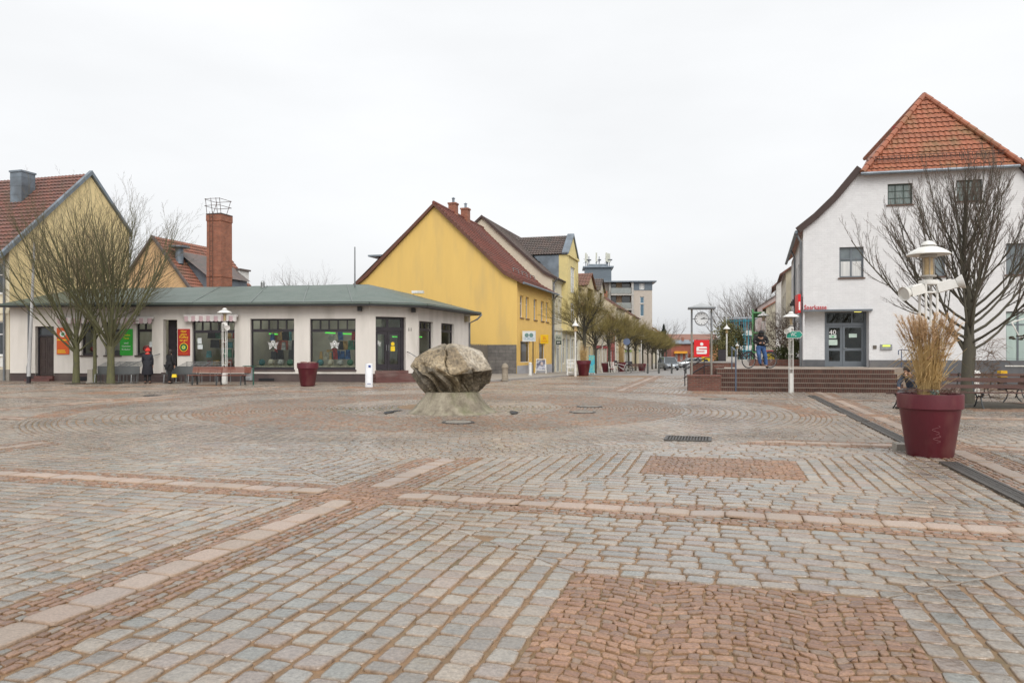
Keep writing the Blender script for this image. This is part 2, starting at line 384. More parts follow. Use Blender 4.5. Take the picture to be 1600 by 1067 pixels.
def ring(st, r0, r1, step, pal, clip=None):
    rm = (r0+r1)/2; n = int(2*math.pi*rm/step); a = np.linspace(0, 2*math.pi, n+1)[:-1] + rs.uniform(0, .1)
    a = a + rs.uniform(-.15, .15, n)*2*math.pi/n; b = np.roll(a, -1); b[-1] += 2*math.pi
    f = lambda r, t: CC + r*np.stack([np.cos(t), np.sin(t)], -1)
    q = np.stack([f(r0, a), f(r0, b), f(r1, b), f(r1, a)], 1); ok = visible(q.mean(1)) 
    if r0 >= R_GREY: front = np.sin(a+math.pi/n) < -.35; st.add(q[ok & ~front], tones(int((ok & ~front).sum()), pal)); grey.add(q[ok & front], tones(int((ok & front).sum()), PAL)); return
    q = q[ok]; st.add(q, tones(len(q), pal))
r = 1.35
while r < R_IN: ring(grey, r, r+.16, .17, PAL); r += .165
while r < R_RED: ring(red, r, r+.10, .11, np.concatenate([REDP, PAL*.85])); r += .10
while r < R_GREY: ring(grey, r, r+.175, .19, PAL); r += .175
while r < R_BAND: ring(red, r, r+.115, .12, np.concatenate([REDP, REDP, PAL[:5]*.9])); r += .115
def stone_mesh(name, st, mat_, h, joint, jit):
    q = np.concatenate(st.q); t = np.concatenate(st.t); Yc = q[:, :, 1].mean(1)
    n = len(q); c = q.mean(1, keepdims=True)
    def pull(a, b, g):                    # move corner a towards b by g metres
        d = q[:, b]-q[:, a]; l = np.maximum(.03, np.linalg.norm(d, axis=1, keepdims=True)); return d/l*np.minimum(g, l*.3)
    dl = np.zeros_like(q); gl, ga = joint*.34, joint*1.2      # narrow joints inside a row, wide sandy ones between rows
    for a, b, g in ((0,1,gl),(1,0,gl),(2,3,gl),(3,2,gl),(0,3,ga),(3,0,ga),(1,2,ga),(2,1,ga)): dl[:, a] += pull(a, b, g)
    q = q + dl
    q = q + rs.normal(0, jit, q.shape)
    # signed area: make every quad counter-clockwise
    ar = ((q[:,0,0]-q[:,2,0])*(q[:,1,1]-q[:,3,1]) - (q[:,1,0]-q[:,3,0])*(q[:,0,1]-q[:,2,1])); q[ar < 0] = q[ar < 0][:, ::-1]
    c = q.mean(1, keepdims=True)
    hz = h + rs.normal(0, .0022, n); tilt = rs.normal(0, .02, (n, 2))
    vs, fs_l, tn = [], [], []; off = 0; loops = []; sizes = []
    def emitgrp(mask, near):
        nonlocal off
        qq, cc, hh, tt, tl = q[mask], c[mask], hz[mask], t[mask], tilt[mask]; k = len(qq)
        if not k: return
        if near:
            nx = np.roll(qq, -1, 1); pv = np.roll(qq, 1, 1)
            o8 = np.empty((k, 8, 2)); o8[:, 0::2] = qq*.89+pv*.11; o8[:, 1::2] = qq*.89+nx*.11
            o8 += rs.normal(0, jit*.35, o8.shape)
            rings = [(1.0, -.022), (.985, -.006), (.93, -.0012), (.76, .0010)]; dirt = (1, .8, .42, 0); m = 8; base = o8
        else:
            rings = [(1.0, -.014), (.93, 0)]; dirt = (1, .28); m = 4; base = qq
        P = []
        for s_, dz in rings:
            xy = cc + (base-cc)*s_; z = hh[:, None] + dz + ((xy-cc)*tl[:, None, :]).sum(2); P.append(np.concatenate([xy, z[..., None]], 2))
        P = np.concatenate(P, 1); nr = len(rings); per = m*nr
        vs.append(P.reshape(-1, 3)); dm = np.repeat(np.array(dirt), m)[None, :, None]*rs.uniform(.45, 1, (k, per, 1)); tn.append((tt[:, None, :]*(1-dm) + np.array([.26,.155,.08])*dm).reshape(-1, 3))
        idx = off + np.arange(k)[:, None]*per
        for r_ in range(nr-1):
            for j in range(m):
                f = np.array([r_*m+j, r_*m+(j+1) % m, (r_+1)*m+(j+1) % m, (r_+1)*m+j]); loops.append((idx+f).ravel()); sizes.append(np.full(k, 4))
        loops.append((idx + np.arange((nr-1)*m, nr*m)).ravel()); sizes.append(np.full(k, m)); off += k*per
    emitgrp(Yc < 13, True); emitgrp(Yc >= 13, False)
    v = np.concatenate(vs); lo = np.concatenate(loops); sz = np.concatenate(sizes)
    me = bpy.data.meshes.new(name); me.vertices.add(len(v)); me.vertices.foreach_set('co', v.ravel().astype(np.float32))
    me.loops.add(len(lo)); me.loops.foreach_set('vertex_index', lo.astype(np.int32)); me.polygons.add(len(sz))
    st_ = np.concatenate([[0], np.cumsum(sz)[:-1]]); me.polygons.foreach_set('loop_start', st_.astype(np.int32))
    me.update(calc_edges=True)
    at = me.color_attributes.new('tone', 'FLOAT_COLOR', 'POINT'); cl = np.concatenate([np.concatenate(tn), np.ones((len(v), 1))], 1)
    at.data.foreach_set('color', cl.ravel().astype(np.float32))
    me.polygons.foreach_set('use_smooth', np.ones(len(sz), bool)); me.materials.append(mat_)
    o = bpy.data.objects.new(name, me); COL.objects.link(o); print(name, n, 'stones', len(sz), 'faces'); return o
tag(stone_mesh('cobblestone_paving', grey, m_cob, .0125, .011, .0052), kind='structure')
tag(stone_mesh('red_paving', red, m_red, .012, .0075, .0075), kind='structure')
tag(stone_mesh('slab_paving', slabs, m_slab, .023, .006, .0025), kind='structure')
mb = MB(); mb.add([(-90,-12,0),(60,-12,0),(60,48,0),(-90,48,0)], [(0,1,2,3)]); tag(mb.build('ground', m_sand), kind='structure')

# far paving: a street of setts beyond the square, falling away
def settmat(name, c1, c2, mo, sc_=6.0):
    m, t, b, new = node_mat(name); L = t.links.new
    tc = new('ShaderNodeTexCoord'); mp = new('ShaderNodeMapping'); mp.inputs['Rotation'].default_value = (0,0,R(15.6)); L(tc.outputs['Object'], mp.inputs[0])
    br = new('ShaderNodeTexBrick'); br.inputs['Scale'].default_value = 1; br.inputs['Brick Width'].default_value = .22; br.inputs['Row Height'].default_value = .19; br.inputs['Mortar Size'].default_value = .018
    br.inputs['Color1'].default_value = (*c1,1); br.inputs['Color2'].default_value = (*c2,1); br.inputs['Mortar'].default_value = (*mo,1); L(mp.outputs[0], br.inputs['Vector'])
    n1 = new('ShaderNodeTexNoise'); n1.inputs['Scale'].default_value = .8; n1.inputs['Detail'].default_value = 9; L(tc.outputs['Object'], n1.inputs['Vector'])
    mr_ = new('ShaderNodeMapRange'); mr_.inputs[3].default_value = .7; mr_.inputs[4].default_value = 1.3; L(n1.outputs[0], mr_.inputs[0])
    mu = new('ShaderNodeVectorMath'); mu.operation = 'SCALE'; L(br.outputs[0], mu.inputs[0]); L(mr_.outputs[0], mu.inputs['Scale']); L(mu.outputs[0], b.inputs['Base Color'])
    bp = new('ShaderNodeBump'); bp.invert = True; bp.inputs['Strength'].default_value = .6; bp.inputs['Distance'].default_value = .015; L(br.outputs['Fac'], bp.inputs['Height']); L(bp.outputs[0], b.inputs['Normal'])
    b.inputs['Roughness'].default_value = .5; return m
m_street = settmat('street_setts', (.28,.26,.245), (.21,.205,.2), (.15,.12,.09))
mb = MB(); ys = [47.9] + list(range(52, 109, 4)) + [140, 260, 900, 2500]
vs = []
for y in ys: vs += [(-y*1.2-60, y, gz(y)-.0), (y*1.2+60, y, gz(y))]
mb.add(vs, [(2*i, 2*i+1, 2*i+3, 2*i+2) for i in range(len(ys)-1)])
tag(mb.build('street', m_street, loc=(0,0,.006)), kind='structure')
# raised pavement in front of the yellow house and along the row of trees
FY = Fr(.36, 52.0, UA)                   # street front of the yellow house and the row behind it
m_side = pm('pavement_slabs', (.30,.27,.235), (.24,.215,.19), rough=.55, scale=1.5, bump=.3, bscale=14)
m_kerb = pm('kerb_stone', (.33,.31,.29), (.26,.25,.24), rough=.6, scale=4)
mb = MB(); kb = MB()
near = [G(742, 599), G(800, 594.5), G(868, 589.5)]
inner = [FY.P(-6, -.6), FY.P(-3), FY.P(0, 0)]
tt = [0, 10, 20, 40, 70, 110, 150]
pout = [p for p in near] + [FY.P(t, -6.3) for t in tt[1:]]; pin = [G(735, 585.5), FY.P(-.4, .4), FY.P(1.5, .3)] + [FY.P(t, .3) for t in tt[1:]]
for q in (pout, pin):
    for p in q: p.z = gz(p.y) + .09
mb.add([tuple(p) for p in pout] + [tuple(p) for p in pin], [(i, i+1, len(pout)+i+1, len(pout)+i) for i in range(len(pout)-1)])
tag(mb.build('sidewalk', m_side), kind='structure')
for i in range(len(pout)-1):
    a, b_ = pout[i].copy(), pout[i+1].copy(); a.z -= .08; b_.z -= .08; kb.bar(a, b_, .14, .19)
tag(kb.build('kerb', m_kerb), kind='structure')
# smooth walkway in front of the white shop building
m_walk = pm('shop_walkway', (.20,.155,.12), (.15,.115,.09), rough=.62, scale=.8, bump=.3, bscale=30, dirt=(.15,.12,.1), dscale=.5)
mb = MB(); a = [Vector((-34,36.9,.032)), Vector((-25,36.7,.032)), Vector((-7,35.4,.032)), Vector((-3.8,36.6,.032)), Vector((-1.9,38,.032)), Vector((-2.3,46,.032)), Vector((-34,46,.032))]
mb.slab(a, .02); tag(mb.build('walkway', m_walk), kind='structure')
# moss and weeds between the inner setts
mo = MB(); mr2 = random.Random(5)
for k in range(130):
    ang = mr2.choice([mr2.gauss(-.55,.22), mr2.gauss(math.pi+.45,.2), mr2.uniform(0,6.28)]); rr = mr2.uniform(1.4, 3.2); rr = 1.35 + round((rr-1.35)/.165)*.165
    x = CC[0]+rr*math.cos(ang); y = CC[1]+rr*math.sin(ang)
    mo.ball((x, y, .006), (mr2.uniform(.03,.07), mr2.uniform(.012,.02), .010), 6, 4)
tag(mo.build('moss', pm('moss', (.10,.115,.035), (.07,.08,.03), rough=.9), None), 'green moss in the joints around the boulder fountain', 'moss', kind='stuff')
# cast iron covers, the grate and the drain channel
m_iron = pm('cast_iron', (.07,.066,.062), (.11,.10,.09), rough=.5, scale=20, bump=.4, bscale=60, metal=.5)
m_conc = pm('concrete', (.29,.26,.22), (.22,.20,.17), rough=.7, scale=5, bump=.3, bscale=50)
def manhole(px, py, r_, lab):
    p = G(px, py); t = thing('manhole_cover', lab, 'manhole cover', (p.x, p.y, .021), 0, 'round manhole covers in the red paving')
    MB().lathe([(r_, -.01), (r_, .008), (r_*.99, .012), (r_*.84, .012), (r_*.83, .004), (.001, .004)], 40).build('frame', m_iron, t)
    mb = MB().lathe([(r_*.8, -.002), (r_*.8, .012), (.001, .012)], 40)
    for k in range(6): mb.lathe([(r_*(.1+.1*k), .01), (r_*(.1+.1*k), .016), (r_*(.14+.1*k), .016), (r_*(.14+.1*k), .01)], 32)
    mb.build('lid', m_conc if r_ > .3 else m_iron, t)
manhole(716, 661, .36, 'round manhole cover with a pale centre in front of the boulder')
manhole(921, 636, .36, 'round manhole cover right of the boulder, farther of the pair')
manhole(910, 645, .34, 'darker round manhole cover right of the boulder, nearer of the pair')
manhole(238, 619, .3, 'small round manhole cover before the left tree group')
manhole(1115, 624, .42, 'wide dark manhole cover left of the brick steps')
def grate(p, ang, L_, w_, lab, cat='drain grate', slots=None, group=None, nm='drain_grate'):
    t = thing(nm, lab, cat, (p.x, p.y, .022), ang, group)
    f = MB(); 
    for sx in (-1, 1): f.box(-L_/2, L_/2, sx*w_/2-.02, sx*w_/2+.02, -.02, .012); f.box(sx*L_/2-.02, sx*L_/2+.02, -w_/2+.02, w_/2-.02, -.02, .0115)
    f.box(-L_/2+.02, L_/2-.02, -w_/2+.02, w_/2-.02, -.02, -.014)
    f.build('frame', m_iron, t); b_ = MB(); n = slots or int(L_/.05)
    for k in range(n): x = -L_/2 + (k+.5)*L_/n; b_.box(x-.011, x+.011, -w_/2+.02, w_/2-.02, -.012, .008)
    for q in (-.25, 0, .25): b_.box(-L_/2+.02, L_/2-.02, w_*q-.01, w_*q+.01, -.01, .0065)
    b_.build('bars', m_iron, t); return t
grate(G(1075, 687), VA, .78, .62, 'square iron grate in the grey setts right of the boulder')
def P2(a, b): q = O2 + a*U2 + b*V2; return Vector((q[0], q[1], 0))
for (a0, a1, lab) in ((-3.0, 4.3, 'drain channel running from the right planter towards the viewer'), (5.9, 10.4, 'drain channel just behind the big planter'), (10.7, 14.9, 'middle drain channel between planter and brick steps'), (15.2, 20.6, 'drain channel ending at the arrow lamp post')):
    c = P2((a0+a1)/2, 6.95); grate(c, UA, a1-a0, .2, lab, 'drain', None, 'drain channel grates on the right', 'drain_channel')
# ------------------------------------------------------------------ building kit
m_glass = glassmat('shop_glass'); m_pane = pm('window_pane', (.025,.03,.035), (.05,.06,.065), rough=.06, bump=0, spec=.9, scale=.9)
m_curtain = pm('net_curtain', (.62,.62,.60), (.45,.46,.46), rough=.9, aniso=(12,1,.5), scale=1.2)
m_frame_w = pm('white_window_frame', (.72,.72,.70), (.62,.62,.6), rough=.4, bump=0)
m_frame_d = pm('dark_window_frame', (.018,.015,.02), (.03,.025,.03), rough=.35, bump=0)
m_frame_g = pm('grey_window_frame', (.13,.15,.17), (.11,.125,.14), rough=.4, bump=0)
m_zinc = pm('zinc_sheet', (.22,.26,.30), (.15,.18,.21), rough=.45, scale=1.2, bump=.1, metal=.4, dirt=(.12,.13,.14))
m_pipe = pm('downpipe_zinc', (.20,.21,.22), (.13,.14,.15), rough=.5, metal=.4, bump=0)
m_black = pm('black_interior', (.006,.006,.008), rough=.6, bump=0)
m_steel = pm('galvanised_steel', (.33,.34,.34), (.24,.25,.25), rough=.4, metal=.7, bump=0, scale=6)
m_white = pm('white_paint', (.72,.71,.68), (.62,.61,.57), rough=.4, bump=.05, scale=3, dirt=(.42,.40,.34), dscale=2.5)
def tile(name, c1, c2, moss=None): return pm(name, c1, c2, rough=.6, scale=1.7, bump=.25, bscale=40, dirt=moss, dscale=1.1)
m_tile_brown = tile('brown_roof_tiles', (.20,.075,.05), (.11,.055,.045), (.09,.07,.055))
m_tile_red = tile('dark_red_roof_tiles', (.19,.05,.03), (.13,.04,.028), (.085,.05,.04))
m_tile_orange = tile('orange_roof_tiles', (.36,.12,.06), (.25,.09,.05), (.17,.13,.06))
m_tile_grey = tile('weathered_roof_tiles', (.14,.10,.085), (.09,.075,.07), (.07,.07,.055))
m_tile_far = tile('far_red_roof_tiles', (.27,.13,.09), (.19,.095,.07), (.12,.09,.07))
def tiles(mb, prof, xl, xr, tw=.24, th=.34, amp=.03, lip=.055):
    """pantiles over a slope. prof: [(y,z)] from the eave up; xl(u), xr(u): edges at height fraction u; rows and waves are modelled"""
    P = [Vector((0, a, b)) for a, b in prof]; seg = [(P[i+1]-P[i]).length for i in range(len(P)-1)]; T = sum(seg)
    def at(d):
        for i, s_ in enumerate(seg):
            if d <= s_ or i == len(seg)-1: q = P[i].lerp(P[i+1], d/s_); t_ = (P[i+1]-P[i]).normalized(); return q, Vector((0, -t_.z, t_.y))
            d -= s_
    rows_ = max(2, int(round(T/th)))
    for k in range(rows_):
        d0, d1 = T*k/rows_, T*(k+1)/rows_
        l0, r0, l1, r1 = xl(d0/T), xr(d0/T), xl(d1/T), xr(d1/T); lo, hi = min(l0, l1), max(r0, r1)
        n = max(2, int(math.ceil((hi-lo)/tw*4))); (a, na), (b, nb) = at(d0), at(d1)
        v = []
        for q, nn, l_, r_, h in ((a, na, l0, r0, -.03), (a, na, l0, r0, lip), (b, nb, l1, r1, 0)):
            for i in range(n+1):
                x = lo + (hi-lo)*i/n; xc = min(max(x, l_), r_); wv = amp*math.sin(2*math.pi*x/tw) + amp*.4*math.sin(4*math.pi*x/tw)
                v.append((xc, q.y + nn.y*(h+wv), q.z + nn.z*(h+wv)))
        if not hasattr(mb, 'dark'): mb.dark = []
        mb.dark += list(range(len(mb.f), len(mb.f)+n))  # lip faces take the dark edge colour that stands in for their shade
        mb.add(v, [(i, i+1, n+2+i, n+1+i) for i in range(n)] + [(n+1+i, n+2+i, 2*n+3+i, 2*n+2+i) for i in range(n)])
    return mb
def window(par, r, nx=2, nz=2, fm=None, pmt=None, inset=.1, fw=.06, bw=.035, sill=None, name='window', M=None, zc=None, curtain=False, sill_m=None):
    x0, x1, z0, z1 = r; f = MB(M); y = inset
    f.box(x0, x0+fw, y, y+.06, z0, z1); f.box(x1-fw, x1, y, y+.06, z0, z1)
    f.box(x0+fw, x1-fw, y+.002, y+.058, z0, z0+fw); f.box(x0+fw, x1-fw, y+.002, y+.058, z1-fw, z1)
    for i in range(1, nx): x = x0+(x1-x0)*i/nx; f.box(x-bw, x+bw, y+.004, y+.056, z0+fw, z1-fw)
    zs = zc if zc is not None else [i/nz for i in range(1, nz)]
    for q in zs: z = z0+(z1-z0)*q; f.box(x0+fw, x1-fw, y+.006, y+.054, z-bw*.8, z+bw*.8)
    fo = f.build(name, fm or m_frame_w, par)
    MB(M).add([(x0, y+.03, z0), (x1, y+.03, z0), (x1, y+.03, z1), (x0, y+.03, z1)], [(0,1,2,3)]).build('pane', pmt or m_pane, fo)
    if curtain: 
        c = MB(M); n = 24; c.add([(x0+(x1-x0)*i/n, y+.1+.02*math.sin(i*2.1), z) for z in (z0, z1) for i in range(n+1)], [(i, i+1, n+2+i, n+1+i) for i in range(n)]); c.build('curtain', m_curtain, fo)
    if sill: MB(M).box(x0-.06, x1+.06, -.07, y, z0-.05, z0+.004).build('sill', sill_m or m_frame_d, fo)
    return fo
def box_hull(par, m, x0, x1, y0, y1, z0, z1, name='wall', M=None):
    return MB(M).box(x0, x1, y0, y1, z0, z1).build(name, m, par)
def RZ(x, y, a): return Matrix.Translation((x, y, 0)) @ Matrix.Rotation(a, 4, 'Z')
def pipe(par, pts, r=.045, nm='downpipe', m=None): return MB().tube(pts, r, 8).build(nm, m or m_pipe, par)

# ------------------------------------------------------------------ white shop building with the green roof
K = Fr(-25.8, 38.7, math.atan2(-1.4, 18.65)); KL = 18.70
kio = thing('shop_building', 'long low white shop building with green felt roof and chamfered door corner', 'building', (K.X, K.Y, 0), K.a)
KI = Matrix.Rotation(-K.a, 4, 'Z') @ Matrix.Translation((-K.X, -K.Y, 0))          # world to building
def kloc(x, y): v = KI @ Vector((x, y, 0)); return v.x, v.y
m_kwall = pm('cream_render', (.66,.62,.57), (.60,.565,.52), rough=.85, scale=1.1, bump=.12, bscale=60, dirt=(.40,.375,.33), dscale=.7, aniso=(1.6,1.6,.35))
m_plinth = pm('dark_brown_plinth', (.075,.048,.045), (.05,.038,.036), rough=.6, scale=2, bump=.2, dirt=(.14,.11,.09))
m_felt = pm('green_roofing_felt', (.07,.098,.08), (.10,.128,.108), rough=.5, scale=1.3, bump=.5, bscale=9, dirt=(.10,.12,.10), dscale=.9, bdist=.05)
m_fascia = pm('dark_fascia', (.02,.02,.022), rough=.5)
PZ, EZ = .44, 3.86
B_ = kloc(-4.9, 38.7); C_ = kloc(-2.6, 46.4); bang = math.atan2(B_[1], B_[0]-KL); BL = math.hypot(B_[0]-KL, B_[1])
cang = math.atan2(C_[1]-B_[1], C_[0]-B_[0]); CL = math.hypot(C_[0]-B_[0], C_[1]-B_[1])
MBm = RZ(KL, 0, bang); MC = RZ(B_[0], B_[1], cang)
FB = Fr(*K.P(KL)[:2], K.a+bang); FC = Fr(-4.9, 38.7, K.a+cang)
kw = [K.rect(391,459.5,498,578), K.rect(484,555.5,498,578)]
kb_ = K.rect(300,366.6,501,575); kd = list(K.rect(55,84,510,590)); kd[2] = .3
ks = [K.rect(127,151,503,555.5), K.rect(164,189,503,555.5), K.rect(212.5,237.5,503,555.5)]
ke = list(K.rect(255,277,499.5,583)); ke[2] = PZ+.06
holes = kw + [kb_, kd] + ks + [ke]
wl = MB(); wl.wall([(.1,PZ),(kd[0]-.0,PZ),(kd[0],.3),(kd[1],.3),(kd[1],PZ),(KL,PZ),(KL,EZ),(.1,EZ)], [h for h in holes if h is not kd], 0, .28)
# the door opening reaches below the plinth line, so it is cut as its own column
wl = MB(); lx, rx = kd[0], kd[1]
wl.wall([(-.32,PZ),(lx,PZ),(lx,EZ),(-.32,EZ)]); wl.wall([(rx,PZ),(KL,PZ),(KL,EZ),(rx,EZ)], [h for h in holes if h is not kd], 0, .28); wl.wall([(lx,kd[3]),(rx,kd[3]),(rx,EZ),(lx,EZ)])
wl.add([(lx,0,.3),(lx,.28,.3),(lx,.28,kd[3]),(lx,0,kd[3]),(rx,0,.3),(rx,.28,.3),(rx,.28,kd[3]),(rx,0,kd[3])], [(0,3,2,1),(4,5,6,7),(3,7,6,2)])
w2 = MB(MBm); dB = (FB.s(587), FB.s(634), .60, FB.z(610, 495)); w2.wall([(0,PZ),(dB[0],PZ),(dB[0],.6),(dB[1],.6),(dB[1],PZ),(BL,PZ),(BL,EZ),(0,EZ)]) if 0 else None
w2.wall([(0,PZ),(dB[0],PZ),(dB[0],EZ),(0,EZ)]); w2.wall([(dB[1],PZ),(BL,PZ),(BL,EZ),(dB[1],EZ)]); w2.wall([(dB[0],dB[3]),(dB[1],dB[3]),(dB[1],EZ),(dB[0],EZ)])
w2.add([(dB[0],0,.6),(dB[0],.3,.6),(dB[0],.3,dB[3]),(dB[0],0,dB[3]),(dB[1],0,.6),(dB[1],.3,.6),(dB[1],.3,dB[3]),(dB[1],0,dB[3])], [(0,3,2,1),(4,5,6,7),(3,7,6,2)])
w3 = MB(MC); cw = [(FC.s(655), FC.s(677), 1.05, FC.z(666,502.3)), (FC.s(689.5), FC.s(709.5), 1.05, FC.z(699,505.5))]
w3.wall([(0,PZ),(CL,PZ),(CL,EZ),(0,EZ)], cw, 0, .28)
wl.v, wl.f = wl.v, wl.f
for q in (w2, w3): o_ = len(wl.v); wl.v += q.v; wl.f += [tuple(i+o_ for i in f) for f in q.f]
wl.box(-.32, -.1, .002, 5, PZ, EZ)
wl.build('wall', m_kwall, kio)
pl = MB(); pl.box(-.32, lx, .03, .3, -.05, PZ); pl.box(rx, KL-.02, .031, .3, -.05, PZ)
q = MB(MBm); q.box(0, dB[0], .03, .3, -.05, PZ); q.box(dB[1], BL, .03, .3, -.05, PZ); q3 = MB(MC); q3.box(0, CL, .03, .3, -.05, PZ-.001)
for z_ in (q, q3): o_ = len(pl.v); pl.v += z_.v; pl.f += [tuple(i+o_ for i in f) for f in z_.f]
pl.build('plinth', m_plinth, kio)
vb = MB(); vb.box(K.s(404), K.s(428), .0, .05, .09, .2); vb.box(K.s(124), K.s(138), .0, .05, .06, .26); vb.build('cellar_vent', m_black, kio)
# roof
def kp(x, y, z): a, b = kloc(x, y); return (a, b, z)
E0, E1, E2, E3 = kp(-26.35,38.15,EZ+.12), kp(-7.02,36.7,EZ+.12), kp(-4.35,38.2,EZ+.12), kp(-1.95,46.7,EZ+.12)
R0, R1, R2 = kp(-24.9,42.6,5.12), kp(-8.03,41.5,5.30), kp(-6.6,46.8,5.22)
Bk, BL_ = kp(-4.8,49.5,EZ+.1), kp(-24.5,47.5,EZ+.1)
rv = [E0,E1,E2,E3,R0,R1,R2,Bk,BL_]
def dens(mb, quad, n=10, m=4):
    a, b, c, d = [Vector(p) for p in quad]; vs = []
    for j in range(m+1):
        for i in range(n+1):
            p = (a.lerp(b, i/n)).lerp(d.lerp(c, i/n), j/m); p.z += .02*noise.noise(p*1.3)+.012*noise.noise(p*4); vs.append(p)
    mb.add(vs, [(j*(n+1)+i, j*(n+1)+i+1, (j+1)*(n+1)+i+1, (j+1)*(n+1)+i) for j in range(m) for i in range(n)])
rf = MB(); dens(rf, (E0,E1,R1,R0), 60, 12); dens(rf, (E1,E2,R1,R1), 10, 12); dens(rf, (E2,E3,R2,R1), 26, 12); rf.add([E3,Bk,R2,R1,R0,BL_,E0], [(0,1,2),(2,1,5,4,3),(4,5,6)])
rfo = rf.build('roof', m_felt, kio, True)
fs = MB(); low = lambda p, dz, k=1: (p[0], p[1], p[2]+dz)
ring_ = [E0,E1,E2,E3,Bk]
for a, b in zip(ring_, ring_[1:]): fs.bar(low(a,-.06), low(b,-.06), .05, .2)
fs.build('fascia', m_fascia, rfo)
sf = MB(); sf.add([low(E0,-.13),low(E1,-.13),low(E2,-.13),low(E3,-.13),low(Bk,-.13),low(BL_,-.13)], [(5,4,3,2,1,0)]); sf.build('soffit', m_fascia, rfo)
gt = MB(); 
for a, b in zip(ring_[:-1], ring_[1:-1]): gt.tube([low(a,-.03), low(b,-.03)], .055, 8)
gt.build('gutter', m_felt, rfo)
sm = MB(); 
for t in (.33,.5,.66,.8,.93): a = Vector(E0).lerp(Vector(E1), t); b = Vector(R0).lerp(Vector(R1), t); sm.bar(a+Vector((.5,0,.012)), b+Vector((0,0,.02)), .05, .012)
sm.build('roof_seam', pm('felt_seam', (.11,.135,.12), rough=.4), rfo)
MB().tube([kp(-1.9,46.6,EZ), kp(-2.15,46.3,EZ-.3), kp(-2.62,46.1,EZ-.55), kp(-2.62,46.1,.1)], .05, 8).build('downpipe', m_pipe, kio)
MB().tube([(.75,-.12,EZ), (.75,-.06,EZ-.25), (.75,-.06,1.0), (.8,-.2,.75), (.8,-.2,.1)], .05, 8).build('downpipe', m_pipe, kio)
for px_ in (564, 652):
    cb_ = MB()
    a = K.s(px_) if px_ < 570 else K.s(577)+1.9
    x_, y_ = (a, -.2) if px_ < 570 else (B_[0]-.15, B_[1]-.35)
    cb_.box(x_-.1, x_+.1, y_-.1, y_+.1, EZ-.28, EZ-.06); cb_.build('eave_lamp', m_fascia, kio)
MB(MC).box(CL-1.1, CL-.8, -.2, 0, EZ-.5, EZ-.15).build('bird_box', pm('bird_box', (.3,.25,.15)), kio)
nm = MB(MBm); nm.text('11', FB.s(640.5), -.012, FB.z(640,515), .25, depth=.02); nm.build('house_number', m_frame_d, kio)
# shop windows: dark frame, five top lights, one big pane
def shopwin(r, M=None, lights=((.02,.21),(.21,.40),(.43,.60),(.63,.80),(.80,.98)), ztop=.78, name='shop_window'):
    x0, x1, z0, z1 = r; f = MB(M); y = .14; wd = x1-x0; zt = z0+(z1-z0)*ztop; fw = .07
    f.box(x0, x0+fw, y, y+.09, z0, z1); f.box(x1-fw, x1, y, y+.09, z0, z1); f.box(x0+fw, x1-fw, y+.002, y+.088, z0, z0+.13); f.box(x0+fw, x1-fw, y+.002, y+.088, z1-.09, z1)
    f.box(x0+fw, x1-fw, y-.02, y+.1, zt-.09, zt+.05)
    for a, b in lights[:-1]: f.box(x0+wd*b-.035, x0+wd*b+.035, y+.004, y+.086, zt+.05, z1-.09)
    fo = f.build(name, m_frame_d, kio)
    MB(M).add([(x0,y+.05,z0),(x1,y+.05,z0),(x1,y+.05,z1),(x0,y+.05,z1)], [(0,1,2,3)]).build('pane', m_glass, fo)
    s_ = MB(M).box(x0-.05, x1+.05, -.06, y, z0-.06, z0+.02); s_.build('sill', m_plinth, fo); return fo
for r in kw + [kb_]: shopwin(r)
for r in ks: shopwin(r, lights=((0,.5),(.5,1)), ztop=.76)
for r in cw: shopwin(r, MC, lights=((0,.3),(.3,.6),(.6,1)), ztop=.80)
# recessed entrance of the flower shop: open dark doorway
f = MB(); x0, x1, z0, z1 = ke; f.box(x0, x0+.4, .5, .6, z0, z1); f.box(x0+.4, x1, .502, .598, z1-.55, z1-.42); f.box(x0+.4, x1, .502, .598, z1-.08, z1); f.build('doorway_frame', m_frame_d, kio)
f = MB(); f.box(x0+.42, x1-.03, .66, .70, z0+.1, z1-.6); dd = f.build('door', glassmat('door_glass', (.5,.5,.45)), kio)
for k_, (zz, c) in enumerate(((2.45,(.55,.42,.02)),(1.95,(.45,.46,.30)),(1.25,(.55,.42,.03)))): MB().box(x0+.5, x1-.1, .63, .64, zz-.22, zz+.2).build('door_poster', pm('door_poster%d' % k_, c, tuple(v*.5 for v in c), scale=9), dd)
# old double door on the left
f = MB(); x0, x1, z0, z1 = kd; y = .2; f.box(x0, x0+.08, y, y+.1, z0, z1); f.box(x1-.08, x1, y, y+.1, z0, z1); f.box(x0+.08, x1-.08, y, y+.1, z1-.08, z1); f.box(x0+.08, x1-.08, y, y+.1, z0+2.02, z0+2.12); fo = f.build('door_frame', m_frame_d, kio)
m_dark_door = pm('old_dark_door', (.035,.022,.02), (.05,.035,.03), rough=.45, scale=3)
for s_ in (0, 1):
    a, b = (x0+.09, (x0+x1)/2-.005) if s_ == 0 else ((x0+x1)/2+.005, x1-.09); f = MB(); f.box(a, b, y+.03, y+.08, z0+.02, z0+2.0)
    for zz in ((.15,.8),(.9,1.9)): f.box(a+.1, b-.1, y+.012, y+.03, z0+zz[0], z0+zz[1], .02)
    f.build('door', m_dark_door, kio)
MB().box(x0+.08, x1-.08, y+.04, y+.06, z0+2.12, z1-.08).build('fanlight', m_pane, kio)
MB().box(x0-.35, x1+.0, -.35, .2, -.02, .15).box(x0, x1, -.1, .2, .15, .296).build('door_step', pm('red_brown_step', (.14,.055,.045), (.10,.045,.04), rough=.5), kio)
